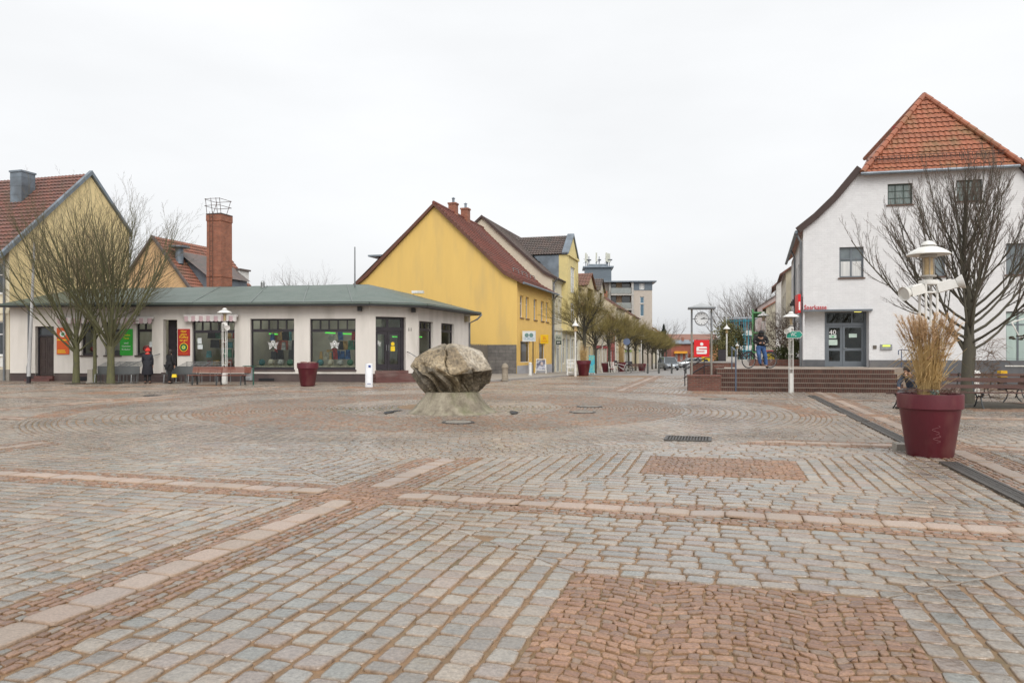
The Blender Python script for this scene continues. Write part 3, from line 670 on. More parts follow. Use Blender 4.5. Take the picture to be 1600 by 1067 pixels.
# chamfered corner: glazed double door and steps
x0, x1, z0, z1 = dB; f = MB(MBm); y = .24
f.box(x0, x0+.07, y, y+.1, z0, z1); f.box(x1-.18, x1, y, y+.1, z0, z1); f.box(x0+.07, x1-.18, y+.002, y+.098, z1-.12, z1); f.box(x0+.07, x1-.18, y-.01, y+.11, z1-.72, z1-.52); xm = x0+(x1-.1-x0)*.47; f.box(xm-.06, xm+.06, y+.004, y+.096, z1-.52, z1-.12)
f.build('door_frame', m_frame_d, kio)
for a, b in ((x0+.08, xm-.01), (xm+.01, x1-.19)):
    f = MB(MBm); zt = z1-.73; f.box(a, a+.13, y+.02, y+.08, z0+.01, zt); f.box(b-.13, b, y+.02, y+.08, z0+.01, zt); f.box(a+.13, b-.13, y+.022, y+.078, z0+.01, z0+.32); f.box(a+.13, b-.13, y+.022, y+.078, zt-.16, zt)
    d_ = f.build('glass_door', m_frame_d, kio); MB(MBm).box(a+.13, b-.13, y+.045, y+.055, z0+.32, zt-.16).build('pane', m_glass, d_)
    MB(MBm).tube([(b-.05 if a < xm-.5 else a+.06, y-.04, z0+1.0), (b-.05 if a < xm-.5 else a+.06, y-.04, z0+1.3)], .015, 6).build('handle', m_steel, d_)
MB(MBm).box(x0+.07, x1-.18, y+.05, y+.06, z1-.52, z1-.12).build('fanlight', m_glass, kio)
st = MB(MBm)
for k in range(4): st.box(x0-.05-.12*(3-k), x1+.1+.2*(3-k), -.32*(3-k)-.12, .24, .15*k-(.03 if k == 0 else 0), .15*(k+1)-.003*k)
st.build('steps', pm('dark_red_steps', (.13,.05,.042), (.09,.04,.036), rough=.35, dirt=(.22,.17,.15)), kio)
h = MB(MBm); h.tube([(x1+.05, -.05, 1.55), (x1+.12, -.2, 1.5), (x1+.7, -1.1, .95), (x1+.7, -1.1, .02)], .022, 8); h.tube([(x1+.95, -.1, .7), (x1+.95, -.1, 1.35), (x1+1.1, -.1, 1.35), (x1+1.1, -.1, .7)], .015, 6); h.build('handrail', m_steel, kio)
MB().tube([(ke[0]-.15,-.05,1.45),(ke[0]-.3,-.3,1.35),(ke[0]-1.3,-1.3,.75),(ke[0]-1.3,-1.3,.02)], .024, 8).build('handrail', m_steel, kio)
MB().box(ke[0]-.5, ke[1]+.1, -.9, .25, -.02, .16).box(ke[0]-.2, ke[1]+.05, -.55, .249, .16, .32).box(ke[0]-.0, ke[1], -.2, .6, .32, .495).build('steps', m_plinth, kio)
# interior seen through the glass
m_in = pm('shop_interior_wall', (.52,.50,.42), (.38,.37,.31), rough=.9, scale=.7); m_fl = pm('shop_floor', (.12,.10,.08))
i_ = MB(); i_.box(.4, KL-.3, 3.6, 3.7, .3, 3.7); i_.box(.4, KL-.3, .35, 3.6, .3, .4); i_.box(.4, KL-.3, .35, 3.6, 3.6, 3.7); i_.box(.4, .5, .35, 3.6, .4, 3.6); i_.box(K.s(290), K.s(290)+.1, .35, 3.6, .4, 3.6); i_.box(K.s(380), K.s(380)+.1, .35, 3.6, .4, 3.6)
i_.build('interior', m_in, kio)
i2 = MB(); a_, b_2 = kloc(-7.3, 41.8); c_, d_2 = kloc(-3.3, 46); i2.add([(a_-1,b_2+.2,.4),(c_,d_2+1,.4),(c_,d_2+1,3.7),(a_-1,b_2+.2,3.7)], [(0,1,2,3)]); i2.add([(KL-.4,.3,.45),(B_[0],B_[1]+.3,.45),(c_,d_2,.45),(a_,b_2,.45)], [(0,1,2,3)]); i2.build('interior', m_in, kio)
pr = random.Random(11)
cols = [(.48,.06,.06),(.06,.17,.42),(.5,.5,.46),(.02,.02,.02),(.07,.24,.14),(.5,.32,.12),(.45,.12,.08),(.08,.26,.27),(.6,.56,.42)]
gm = [pm('goods%d' % q, c, tuple(v*.55 for v in c), scale=5, rough=.6, contrast=(.45,.55)) for q, c in enumerate(cols)]
def item(c): 
    g = MB(); return g, (lambda: g.build('displayed_goods', gm[c], kio))
for r in kw:
    for k in range(24):
        x = pr.uniform(r[0]+.1, r[1]-.4); z = pr.choice([1.5, 2.0, 2.5]); y = pr.uniform(.9, 2.8); g, fin = item(pr.choice([0,1,2,3,4,5,6,7,8,6,5,3])); wd_ = pr.uniform(.12,.42)
        g.box(x, x+wd_, y, y+.15, z-.35, z+pr.uniform(.0,.25), .03); fin()
    for k in range(4):
        x = r[0]+.35+k*(r[1]-r[0]-.5)/3.6; g, fin = item([7,8,2,4][k]); g.ball((x, .62, 1.0), (.16,.2,.17), 14, 9); fin()
    MB().box(r[0]+.1, r[1]-.1, .4, .95, .72, .84).build('display_shelf', gm[8], kio)
for k in range(28):
    x = pr.uniform(kb_[0], kb_[1]); z = pr.choice([1.0,1.5,2.0,2.5]); y = pr.uniform(.6,2.5); g, fin = item(pr.choice([0,6,0,3,5,7,4])); g.box(x, x+pr.uniform(.15,.45), y, y+.1, z-.25, z+pr.uniform(0,.2), .02); fin()
for r in ks:
    for k in range(5): x = pr.uniform(r[0], r[1]); z = pr.uniform(1.3,1.8); y = pr.uniform(.5,1.6); g, fin = item(pr.choice([0,6,3,5])); g.ball((x, y, z), pr.uniform(.12,.22), 9, 6); fin()
m_neon = emit('green_neon', (.10,.75,.08), .9); m_lamp = emit('ceiling_light', (1,.97,.9), 13)
for x_ in [K.s(p_) for p_ in (140,176,225,266,316,350,408,442,502,538)]: MB().box(x_-.3, x_+.3, 1.6, 1.8, 3.5, 3.58).build('ceiling_lamp', m_lamp, kio)
n_ = MB(); n_.tube([(kw[0][0]+.25,1.8,2.50),(kw[0][0]+.85,1.8,2.46)], .035); n_.build('neon_tube', m_neon, kio); n_ = MB(); n_.tube([(kw[0][1]-.5,1.8,2.52),(kw[0][1]+.1,1.8,2.52)], .035); n_.build('neon_tube', m_neon, kio); n_ = MB(); n_.tube([(kw[1][0]+.2,1.8,2.55),(kw[1][1]-.8,2.0,2.48)], .035); n_.build('neon_tube', m_neon, kio); n_ = MB(); n_.tube([(KL+.5,2.8,2.35),(KL+2,3.4,2.35)], .03); n_.build('neon_tube', m_neon, kio)
n_ = MB(); n_.box(KL+.2, KL+.9, 2.2, 2.5, 3.5, 3.58); n_.box(KL+1.7, KL+2.2, 2.8, 3.1, 3.5, 3.58); n_.build('ceiling_lamp', m_lamp, kio)
# awnings (striped valances)
m_awn = pm('awning_pink', (.50,.36,.37), (.42,.30,.32), rough=.8); m_awn2 = pm('awning_white', (.66,.62,.60), (.5,.48,.46), rough=.8)
def awning(x0, x1, z, lab):
    t = thing('awning', lab, 'awning', K.P((x0+x1)/2, -.02, z), K.a, 'rolled up striped awnings on the white shop'); hw = (x1-x0)/2
    c = MB(); c.tube([(-hw-.05,-.16,.12),(hw+.05,-.16,.12)], .07, 8); c.box(-hw, -hw+.06, -.16, 0, .05, .19); c.box(hw-.06, hw, -.16, 0, .05, .19); c.build('roller', m_awn2, t)
    n = int(round((x1-x0)/.2))
    for s_ in (0, 1):
        for i in range(s_, n, 2):
            v = MB()
            a = -hw+(x1-x0)*i/n; b = -hw+(x1-x0)*(i+1)/n; d = -.24-.04*((i//2) % 2)
            v.plate([(a,.1),(a,-.12),((3*a+b)/4,-.17),((a+3*b)/4,-.17),(b,-.12),(b,.1)], d, d+.012)
            v.add([(a,d,.1),(b,d,.1),(b,-.05,.2),(a,-.05,.2)], [(0,1,2,3)])
            v.build('valance', m_awn if s_ == 0 else m_awn2, t)
awning(K.s(292), K.s(373), K.z(332,497.5), 'short pink and white awning over the shop window behind the lamp post')
awning(K.s(95), K.s(150), K.z(120,501), 'striped awning over the window right of the orange poster')
awning(K.s(186), K.s(241), K.z(210,501), 'striped awning above the green sign')
# wall signs
def board(px0, px1, py0, py1, col, lab, lines, fr=K, cat='sign', nm='sign_board', extra=None):
    x0, x1, z0, z1 = fr.rect(px0, px1, py0, py1); t = thing(nm, lab, cat, fr.P((x0+x1)/2, -.03, z0), fr.a); hw = (x1-x0)/2
    MB().box(-hw, hw, -.02, .02, 0, z1-z0).build('panel', pm('panel_'+lab[:14], col, tuple(v*.9 for v in col), rough=.5, bump=0), t)
    for txt, zf, size, wd, c in lines: MB().text(txt, 0, -.026, (z1-z0)*zf, size, wd, .008).build('lettering', c, t)
    if extra: extra(t, hw, z1-z0)
    return t
YEL = pm('lettering_yellow', (.85,.60,.02), bump=0, rough=.5); WHT = pm('lettering_white', (.8,.8,.78), bump=0, rough=.5); RED = pm('lettering_red', (.55,.01,.02), bump=0, rough=.5); GRN = pm('mark_green', (.05,.35,.12), bump=0); DK = pm('mark_dark', (.02,.03,.02), bump=0); ORG = pm('lettering_orange', (.75,.2,.02), bump=0)
def cup(t, hw, H):
    for r_, m in ((.22, YEL), (.19, DK), (.13, GRN), (.08, YEL), (.045, GRN)):
        MB(Matrix.Rotation(R(90),4,'X')).lathe([(r_, .022+(.27-r_)*.03), (r_, .028+(.27-r_)*.03)], 24, (0, H*.31, 0)).build('emblem', m, t)
board(278.5, 297.3, 514, 555.5, (.38,.02,.015), 'red board with yellow coffee to go lettering between shop door and window', [('Hier', .91, .17, .30, YEL), ('gibts', .80, .17, .33, YEL), ('Kaffee', .69, .17, .46, YEL), ('to go!', .58, .17, .40, YEL), ('Frisch gebrüht', .09, .07, .46, ORG), ('und lecker', .04, .05, .36, ORG)], extra=cup)
board(188.3, 207.8, 514, 555.3, (.02,.36,.03), 'green board with yellow and white lettering between two shop windows', [('Frische', .77, .15, .42, YEL), ('Tees', .65, .15, .3, YEL), ('und', .47, .13, .22, WHT), ('Gemüse', .35, .13, .46, WHT), ('Kräuter', .23, .13, .46, WHT)])
def pst(t, hw, H):
    MB(Matrix.Rotation(R(90),4,'X')).lathe([(.16,.022),(.16,.03)], 20, (.0,H*.76,0)).build('emblem', WHT, t); MB(Matrix.Rotation(R(90),4,'X')).lathe([(.09,.022),(.09,.04)], 20, (.02,H*.76,0)).build('emblem', GRN, t)
    MB().box(-hw+.03, hw-.03, -.027, -.02, H*.52, H*.56).box(-hw+.05, hw*.4, -.027, -.02, H*.13, H*.16).box(-hw+.05, hw*.5, -.027, -.02, H*.06, H*.09).build('lettering', YEL, t)
board(89.5, 108.5, 512, 553.5, (.62,.10,.015), 'orange board with round pictures between old dark door and window', [], extra=pst)
def paper(px0, px1, py0, py1, lab, col=(.62,.66,.66), fr=K):
    x0, x1, z0, z1 = fr.rect(px0, px1, py0, py1); q = MB().box(x0, x1, .175, .18, z0, z1); o = q.build('notice', pm('paper'+str(col[0]), col, tuple(v*.8 for v in col), scale=20, bump=0), kio); return o
paper(306,312.5,528,537,''); paper(306,314,538.5,545.5,''); paper(230.5,235.5,534,542,'')
# round shop emblem stuck on the panes: winged skull
def skull(x, z, s, par, M=None, y=.17):
    f = MB(M); k = s
    f.plate([(x+k*.36*math.cos(a)*(1 if math.sin(a) > -.3 else .8), z+k*.3+k*.42*math.sin(a)) for a in [2*math.pi*i/16 for i in range(16)]], y, y+.006)
    f.plate([(x-k*.2,z+.02*k),(x-k*.17,z-k*.28),(x+k*.17,z-k*.28),(x+k*.2,z+.02*k)], y-.001, y+.006)
    for sx in (-1, 1):
        for q in range(4): a0 = .35-.2*q; f.plate([(x+sx*k*.3, z+k*(.18-.12*q)), (x+sx*k*(1.0-.10*q), z+k*(.40-.27*q)), (x+sx*k*(.95-.10*q), z+k*(.30-.27*q)), (x+sx*k*.3, z+k*(.1-.12*q))][::sx], y, y+.006)
        f.plate([(x+sx*k*.25, z-k*.35), (x+sx*k*.75, z-k*.75), (x+sx*k*.6, z-k*.82), (x+sx*k*.12, z-k*.42)][::sx], y, y+.006)
    o = f.build('emblem', WHT, par)
    g = MB(M)
    for sx in (-1, 1): g.plate([(x+sx*k*.06,z+k*.22),(x+sx*k*.24,z+k*.3),(x+sx*k*.22,z+k*.12),(x+sx*k*.1,z+k*.1)][::sx], y-.006, y-.002)
    g.plate([(x-k*.2,z+k*.42),(x+k*.2,z+k*.42),(x+k*.16,z+k*.56),(x-k*.16,z+k*.56)], y-.006, y-.002)
    for q in range(4): g.box(x-k*.14+q*k*.08, x-k*.11+q*k*.08, y-.008, y-.003, z-k*.2, z-k*.04)
    g.build('emblem_lines', DK, o)
skull(K.s(424.5), K.z(425,538), .29, kio); skull(K.s(521), K.z(521,538), .27, kio)
skull(FB.s(594), FB.z(594,536.5), .18, kio, MBm, .275)
f = MB(MBm); f.lathe([(.001,.0),(.11,.0),(.11,.006),(.001,.006)], 20) if 0 else None
a = FB.s(617); f.add([(a+.1*math.cos(t), .277, 1.95+.1*math.sin(t)) for t in [2*math.pi*i/16 for i in range(16)]], [tuple(range(16))]); f.box(a-.12, a+.12, .272, .277, 1.58, 1.83); f.build('door_sticker', YEL, kio)
MB().lathe([(.11,0),(.11,.34),(.08,.42),(.01,.46)], 12, kp(-13.9,41.5,5.05)).build('roof_vent', m_steel, rfo)
MB().box(-.35,.35,-.2,.2,0,.16).build('roof_box', m_white, rfo).location = kp(-5.75,45.5,5.1)
# thin pole on the roof, mast at the left end
t = tag(MB().tube([(0,0,-.6),(0,0,2.1)], [.045,.03], 8).build('roof_pole', m_pipe, loc=W(554.5, 40.9, 5.2)), 'thin bare pole standing on the green felt roof', 'pole')
t = thing('flag_mast', 'tall slim pale mast with black foot before the left end of the shop', 'mast', W(45, 36.4)); MB().tube([(0,0,.3),(.28,0,6.9)], [.085,.05], 10).build('pole', pm('mast_grey', (.5,.5,.5), (.4,.4,.4), rough=.4), t); MB().tube([(-.01,0,0),(0,0,.35)], .1, 12).build('foot', m_frame_d, t)

# ------------------------------------------------------------------ cream house at the far left
LX, LY = -26.3, 38.95
lh = thing('gabled_house', 'cream house at the left edge with yellow gable and brown tiled roof', 'building', (LX, LY, 0), UA)
m_yg = pm('pale_yellow_render', (.70,.56,.30), (.65,.52,.28), rough=.85, scale=1.2, bump=.1, dirt=(.46,.39,.24), dscale=.8, aniso=(1.6,1.6,.35))
m_cream = pm('pale_cream_render', (.66,.60,.45), (.6,.55,.42), rough=.85, scale=1.5, bump=.1)
# local x runs along the gable (away from the viewer), the house body lies at local +y (to the left)
EH, PH, PT, BT = 6.92, 11.93, 5.19, 8.2
lw = MB(); lw.wall([(0,-.1),(BT,-.1),(BT,9.0),(PT,PH),(0,EH)]); lw.build('gable_wall', m_yg, lh)
FW = MB(RZ(0, 0, R(90))); fr_ = FW    # facade: local x' = +y
mm = Matrix.Rotation(R(90), 4, 'Z') @ Matrix.Scale(1, 4)
f = MB(); # facade facing the viewer (plane x=0, from y=0 to 12)
def fx(mb, y0, y1, z0, z1, x=-.0, d=.03): mb.box(x-d, x, y0, y1, z0, z1)
wr = (1.0, 2.1, .95+0, 3.15)
MF = Matrix(((0,1,0,0),(-1,0,0,0),(0,0,1,0),(0,0,0,1))).inverted()    # facade frame: x' -> -local y ... outside = -local x
MF = Matrix(((0,1,0,0),(-1,0,0,0),(0,0,1,0),(0,0,0,1)))
fl = MB(MF); hl = [(-1.75,-.42,1.35,3.15),(-4.2,-2.9,1.35,3.15),(-1.75,-.42,4.6,6.2)]
fl.wall([(-14,.62),(0,.62),(0,EH),(-14,EH)], hl, 0, .15); fl.build('wall', m_cream, lh)
for h_ in hl: window(lh, h_, 2, 1, m_frame_w, m_pane, .08, .07, M=MF, sill=True, sill_m=m_frame_w, zc=[.62])
MB(MF).box(-14, .02, -.04, .1, -.1, .62).build('plinth', m_conc, lh)
MB(MF).box(-14, .05, -.06, .0, 3.55, 3.72).build('cornice', m_cream, lh)
MB(MF).box(-2.0,-.3,-.05,0,.75,1.25).build('panel', m_white, lh)
MB(MF).tube([(-.25,-.12,EH-.1),(-.25,-.1,EH-.5),(-.25,-.09,.0)], .055, 8).build('downpipe', m_pipe, lh)
rt = MB(MF); tiles(rt, [(-.45,EH-.38),(PT,PH+.12)], lambda u: -14, lambda u: .02, .26, .36); ro = rt.build('roof', m_tile_brown, lh, 'auto')
rt = MB(MF); rt.add([(-14,PT,PH+.1),(.02,PT,PH+.1),(.02,BT+.3,8.8),(-14,BT+.3,8.8)], [(3,2,1,0)]); rt.build('rear_slope', m_tile_brown, ro)
vg = MB(); vg.bar((-.5,-.02,EH-.36),(PT,-.02,PH+.16), .42, .14, up=(0,1,0)) if 0 else None
vg.plate([(-.55,EH-.55),(-.55,EH-.25),(PT,PH+.3),(BT+.15,9.05),(BT+.1,8.9),(PT,PH+.05)], -.16, .06); vg.build('verge_flashing', m_zinc, ro)
c = MB(MF); cx = -3.3; c.box(cx-.42, cx+.42, 3.2, 4.1, 9.2, 11.95); c.box(cx-.46, cx+.46, 3.15, 4.15, 11.9, 12.0); 
for q in range(5): c.box(cx-.43, cx+.43, 3.19, 4.11, 9.6+q*.5, 9.63+q*.5)
c.build('chimney', m_zinc, ro)
c = MB(MF); c.lathe([(.5,0),(.5,.1)], 4) if 0 else None; c.tube([(-6.5,1.2,8.4),(-2.9,1.0,8.2)], .42, 12); c.build('dormer', m_zinc, ro)
g_ = MB(MF); g_.tube([(-14,-.5,EH-.42),(.1,-.5,EH-.42)], .08, 8); g_.build('gutter', m_zinc, ro)
# ------------------------------------------------------------------ orange gabled house behind the shop
oh = thing('gabled_house', 'apricot gabled house with red tiles behind the white shop', 'building', (*W(240, 60)[:2], 0), VA)
m_apr = pm('apricot_render', (.62,.40,.20), (.56,.36,.19), rough=.85, scale=1, dirt=(.45,.33,.2)); RH, HW = 10.75, 6.6; sl_ = 1.19
MB().wall([(-HW,0),(HW,0),(HW,RH-HW*sl_),(0,RH),(-HW,RH-HW*sl_)]).build('gable_wall', m_apr, oh)
MR = Matrix(((0,-1,0,0),(1,0,0,0),(0,0,1,0),(0,0,0,1)))   # right slope: x' along ridge, y' towards the ridge
def MRm(): return Matrix(((0,-1,0,0),(1,0,0,0),(0,0,1,0),(0,0,0,1)))
rt = MB(MRm()); tiles(rt, [(-HW-.1,RH-(HW+.1)*sl_),(0,RH+.08)], lambda u: -.2, lambda u: 9, .26, .36); ro = rt.build('roof', tile('orange_brown_tiles', (.27,.10,.06), (.18,.075,.05), (.12,.08,.05)), oh, 'auto')
MB(Matrix.Scale(-1,4,(1,0,0)) @ MRm()).add([(-.2,-HW-.1,RH-(HW+.1)*sl_),(9,-HW-.1,RH-(HW+.1)*sl_),(9,0,RH+.08),(-.2,0,RH+.08)], [(0,1,2,3)]).build('rear_slope', m_tile_brown, ro)
MB().plate([(-HW-.1,RH-(HW+.1)*sl_-.12),(0,RH-.08),(HW+.1,RH-(HW+.1)*sl_-.12),(HW+.15,RH-(HW+.1)*sl_+.08),(0,RH+.14),(-HW-.15,RH-(HW+.1)*sl_+.08)], -.25, .0).build('verge', m_tile_grey, ro)
d_ = MB(); 
d_.add([(1.2,1.8,RH-1.2*sl_+.15),(1.2,7.2,RH-1.2*sl_+.15),(3.6,7.2,RH-3.6*sl_+1.35),(3.6,1.8,RH-3.6*sl_+1.35),(3.6,7.2,RH-3.6*sl_),(3.6,1.8,RH-3.6*sl_)], [(0,3,2,1),(3,5,4,2),(0,5,3),(1,2,4)])
d_.build('dormer', m_zinc, ro)
d_ = MB(); d_.add([(1.0,1.4,RH-1.0*sl_+.25),(1.0,7.3,RH-1.0*sl_+.25),(3.9,7.3,RH-3.9*sl_+1.6),(3.9,1.4,RH-3.9*sl_+1.6)], [(0,3,2,1)]); d_.build('dormer_roof', m_tile_grey, ro)
fl_ = MB(); fl_.lathe([(.32,0),(.32,1.25),(.8,1.3),(.8,1.42),(.001,1.5)], 16, (1.7,.9,RH-2.1)); fl_.build('flue', m_zinc, ro)
s_ = MB(); z_ = lambda x: RH-x*sl_+.16
s_.add([(4.1,3.0,z_(4.1)),(4.1,4.1,z_(4.1)),(5.1,4.1,z_(5.1)),(5.1,3.0,z_(5.1))], [(0,3,2,1)]); s_.build('skylight', m_pane, ro)
bw_ = MB(); bw_.box(1.5, 2.6, 7.5, 8.9, RH-3.2*sl_-1, RH-1.8*sl_+.2); bw_.build('side_dormer', m_white, ro); MB().box(1.4, 2.75, 7.4, 9.0, RH-1.8*sl_+.2, RH-1.8*sl_+.34).build('side_dormer_roof', m_tile_grey, ro)
# ------------------------------------------------------------------ brick chimney stack
ch = thing('chimney_stack', 'tall square red brick chimney stack with a railing on top', 'chimney', (*W(321.5, 50)[:2], 0), VA)
m_chb = brickmat('chimney_brick', (.33,.11,.06), (.24,.075,.045), (.22,.15,.11), .25, .085, .012, bump=.5, var=.45)
MB().box(.04, 1.2, 0, 1.2, 0, 10.55, .02).box(.025, 1.215, -.015, 1.215, 10.3, 10.7).box(.025, 1.215, -.015, 1.215, 6.55, 6.66).build('shaft', m_chb, ch)
MB().box(.02, 1.22, -.02, 1.22, 10.72, 10.8).build('cap', pm('sooty_cap', (.09,.06,.05)), ch)
l_ = MB(); m_rust = pm('rusty_iron', (.09,.045,.035), (.05,.03,.025), rough=.8)
for z in [1+.33*k for k in range(30)]: l_.tube([(.38,-.1,z),(.62,-.1,z)], .014, 5)
for x in (.38,.62): l_.tube([(x,-.1,1),(x,-.1,10.9)], .014, 5)
l_.build('ladder', m_rust, ch)
l_ = MB()
for x, y in ((.05,-.1),(.5,-.15),(.9,-.15),(1.15,-.1),(1.15,1.1),(.05,1.1)): l_.tube([(x,y*.5+.1,10.8),(x,y,11.8)], .018, 6)
for z in (11.3,11.75): l_.tube([(.0,1.1,z),(.0,-.12,z),(.5,-.2,z),(1.18,-.12,z),(1.2,1.1,z),(.0,1.1,z)], .018, 6)
l_.build('railing', m_rust, ch)
# ------------------------------------------------------------------ yellow house
# frame at the front corner: x along the street front (away), +y into the house (to the left)
MG = Matrix(((0,1,0,0),(-1,0,0,0),(0,0,1,0),(0,0,0,1)))       # gable frame: x' to the right, y' into the house along the street
def joined(par, mats=None): pass
YW, YE, YP = 12.3, 6.5, 12.1
yh = thing('gabled_house', 'bright yellow house with blank gable and dark red tiled roof', 'building', (FY.X, FY.Y, 0), UA)
m_yel = pm('bright_yellow_render', (.71,.48,.148), (.67,.45,.14), rough=.88, scale=.9, bump=.2, dirt=(.54,.38,.15), dscale=.8, aniso=(1.6,1.6,.3))
m_yel2 = pm('ochre_render', (.78,.51,.15), (.72,.47,.14), rough=.85, scale=1.4, bump=.08)
YL = 11.1
g = MB(MG); g.wall([(-YW,-1),(0,-1),(0,YE),(-.9,YE+.55),(-YW/2,YP),(-YW+.6,YE+.5),(-YW,YE)]); g.build('gable_wall', m_yel, yh)
up = [FY.rect(812.5,818,464,492), FY.rect(821.5,826.5,466,492.5), FY.rect(834,839,469,495), FY.rect(845.3,850,472,497), FY.rect(853,857,474,498)]
up = [(a, b, 3.95, 5.55) for a, b, _, _ in up]
shop1 = (FY.s(813.2), FY.s(828.5), .75, FY.z(820, 533)); door1 = (FY.s(832), FY.s(837.6), -.5, FY.z(835, 521)); shop2 = (FY.s(842.5), FY.s(852), .9, FY.z(847, 536))
f = MB(); f.wall([(0,-1),(YL,-1),(YL,YE),(0,YE)], up+[shop1,door1,shop2], 0, .22); f.build('wall', m_yel2, yh)
for r in up: window(yh, r, 2, 1, m_frame_w, m_pane, .15, .07, zc=[.65], sill=True, sill_m=pm('brown_sill', (.16,.08,.05)), curtain=False)
for r, nx in ((shop1, 1), (shop2, 1)): window(yh, r, nx, 1, m_frame_w, m_glass, .12, .05, name='shop_window')
q = MB(); q.box(shop1[0]-.2, shop1[1]+.2, 1.2, 1.3, .3, 3.2); q.build('interior', pm('amber_display', (.42,.22,.05), (.20,.09,.03), scale=1.5, contrast=(.3,.7)), yh)
q = MB(); 
for k in range(5): q.box(shop1[0]+.1+k*.35, shop1[0]+.25+k*.35, .5, .6, .8, 1.9+.2*(k%2))
q.build('displayed_goods', m_white, yh)
q = MB().box(shop2[0]-.2, shop2[1]+.2, .9, 1.0, .3, 3.2); q.build('interior', pm('green_display', (.16,.20,.07), (.08,.07,.04), scale=1.2), yh)
q = MB().box(door1[0], door1[1], .2, .28, -.3, door1[3]); q.build('door', pm('dark_grey_door', (.05,.05,.055)), yh)
q = MB(); q.box(-.03, door1[0], -.035, .0, -.6, .55); q.box(door1[1], YL, -.035, 0, -.6, .5); q.build('plinth', pm('pale_blue_plinth', (.42,.42,.44), (.36,.36,.38), dirt=(.25,.23,.22)), yh)
pf = [(-.5,YE-.15),(.9,YE+.62),(YW/2,YP+.1)]
rt = MB(); tiles(rt, pf, lambda u: -.22, lambda u: YL+.15, .25, .34); ro = rt.build('roof', m_tile_red, yh, 'auto')
MB().add([(-.22,YW/2,YP+.1),(YL+.1,YW/2,YP+.1),(YL+.1,YW+.4,YE-.1),(-.22,YW+.4,YE-.1)], [(0,1,2,3)]).build('rear_slope', m_tile_red, ro)
vg = MB(MG); vg.plate([(.5,YE-.28),(-.9,YE+.42),(-YW/2,YP-.1),(-YW+.8,YE+.5),(-YW-.3,YE-.25),(-YW-.35,YE-.05),(-YW+.75,YE+.78),(-YW/2,YP+.16),(-.9,YE+.7),(.5,YE-.08)], -.24, -.0); vg.build('verge', pm('verge_tiles', (.14,.055,.035), (.10,.045,.03)), ro)
rg = MB(); rg.tube([(-.25,YW/2,YP+.14),(YL+.15,YW/2,YP+.14)], .13, 8); rg.build('ridge_tiles', m_tile_red, ro)
for x, y_, h_ in ((3.8,YW/2+.1,1.0),(6.1,YW/2-.1,1.0)):
    c = MB(); c.box(x, x+.65, y_-.3, y_+.3, YP-.6, YP+h_-.2, .01); c.box(x-.04, x+.69, y_-.34, y_+.34, YP+h_-.2, YP+h_-.08); co_ = c.build('chimney', m_chb, ro); MB().tube([(x+.35,y_,YP+h_-.1),(x+.35,y_,YP+h_+.28)], .1, 8).lathe([(.16,0),(.001,.12)], 8, (x+.35,y_,YP+h_+.28)).build('chimney_pot', m_zinc, co_)
sg = MB()
for k, x in enumerate((3.0,5.6,8.2)):
    sg.tube([(x,1.15,YE+1.25),(x+1.5,1.15,YE+1.25)], .03, 6); sg.tube([(x,1.1,YE+.95),(x,1.15,YE+1.25)], .025, 5); sg.tube([(x+1.5,1.1,YE+.95),(x+1.5,1.15,YE+1.25)], .025, 5)
sg.build('snow_guard', m_steel, ro)
sk = MB(); sk.add([(-.0+1.2,YW-1.7,8.6),(1.2,YW-.4,8.75),(3.6,YW-.4,8.75),(3.6,YW-1.7,8.6)], [(0,1,2,3)]); sk.box(1.5,3.4,YW-2.4,YW-1.0,7.2,8.7); sk.build('dormer', m_tile_red, ro); MB().box(1.0,3.8,YW-2.5,YW-.35,8.7,8.82).build('dormer_roof', m_zinc, ro)
MB().tube([(-.3,-.55,YE-.2),(YL+.3,-.55,YE-.2)], .08, 8).build('gutter', m_zinc, yh)
MB().tube([(YL+.05,-.5,YE-.25),(YL+.05,-.12,YE-.6),(YL+.05,-.1,-.4)], .07, 8).build('downpipe', m_pipe, yh)
def sframe(t, fr, s0, n0, z): return fr.P(s0, n0, z)
# projecting signs
def outsign(px0, px1, py0, py1, fr, lab, col, deco, out=1.0, nm='hanging_sign'):
    """box sign fixed at right angles to the street front, its face turned to the square"""
    sx = fr.s(px0); p = fr.P(sx, -.1); Y = p.y; wdt = (px1-px0)/FPX*Y; z0 = CH+(HOR-py1)/FPX*Y; z1 = CH+(HOR-py0)/FPX*Y
    t = thing(nm, lab, 'sign', (p.x+wdt/2+.06, p.y, z0), -.12); MB().box(-wdt/2, wdt/2, -.07, .07, 0, z1-z0).build('panel', pm('p_'+lab[:12], col, tuple(v*.92 for v in col), rough=.4, bump=0), t)
    deco(t, wdt, z1-z0); return t
def deco1(t, w_, H):
    for sx in (-1, 1): MB(Matrix.Rotation(R(90),4,'X')).lathe([(H*.21,.072),(H*.21,.082)], 20, (sx*w_*.17, H*.63, 0)).build('emblem', pm('disc_green', (.10,.28,.24), (.16,.2,.22), scale=9), t)
    MB().text('DIE BRILLEN', 0, -.078, H*.27, .3, w_*.8).build('lettering', pm('sign_blue', (.25,.38,.5)), t)
    MB().box(-w_/2-.02, w_/2+.02, -.078, .078, H, H+.04).build('edge', m_white, t)
outsign(813,833.5,518,533.5, FY, 'white box sign with two green discs on the yellow house', (.66,.70,.72), deco1)
def deco2(t, w_, H):
    MB().text('2L', 0, -.078, H*.64, H*.42, w_*.42, align='CENTER').build('emblem', RED, t); MB().text('LOTTO', 0, -.078, H*.25, H*.2, w_*.72).build('lettering', RED, t)
outsign(841.5,853.8,523,537, FY, 'yellow box sign with red lettering on the yellow house', (.75,.48,.005), deco2)
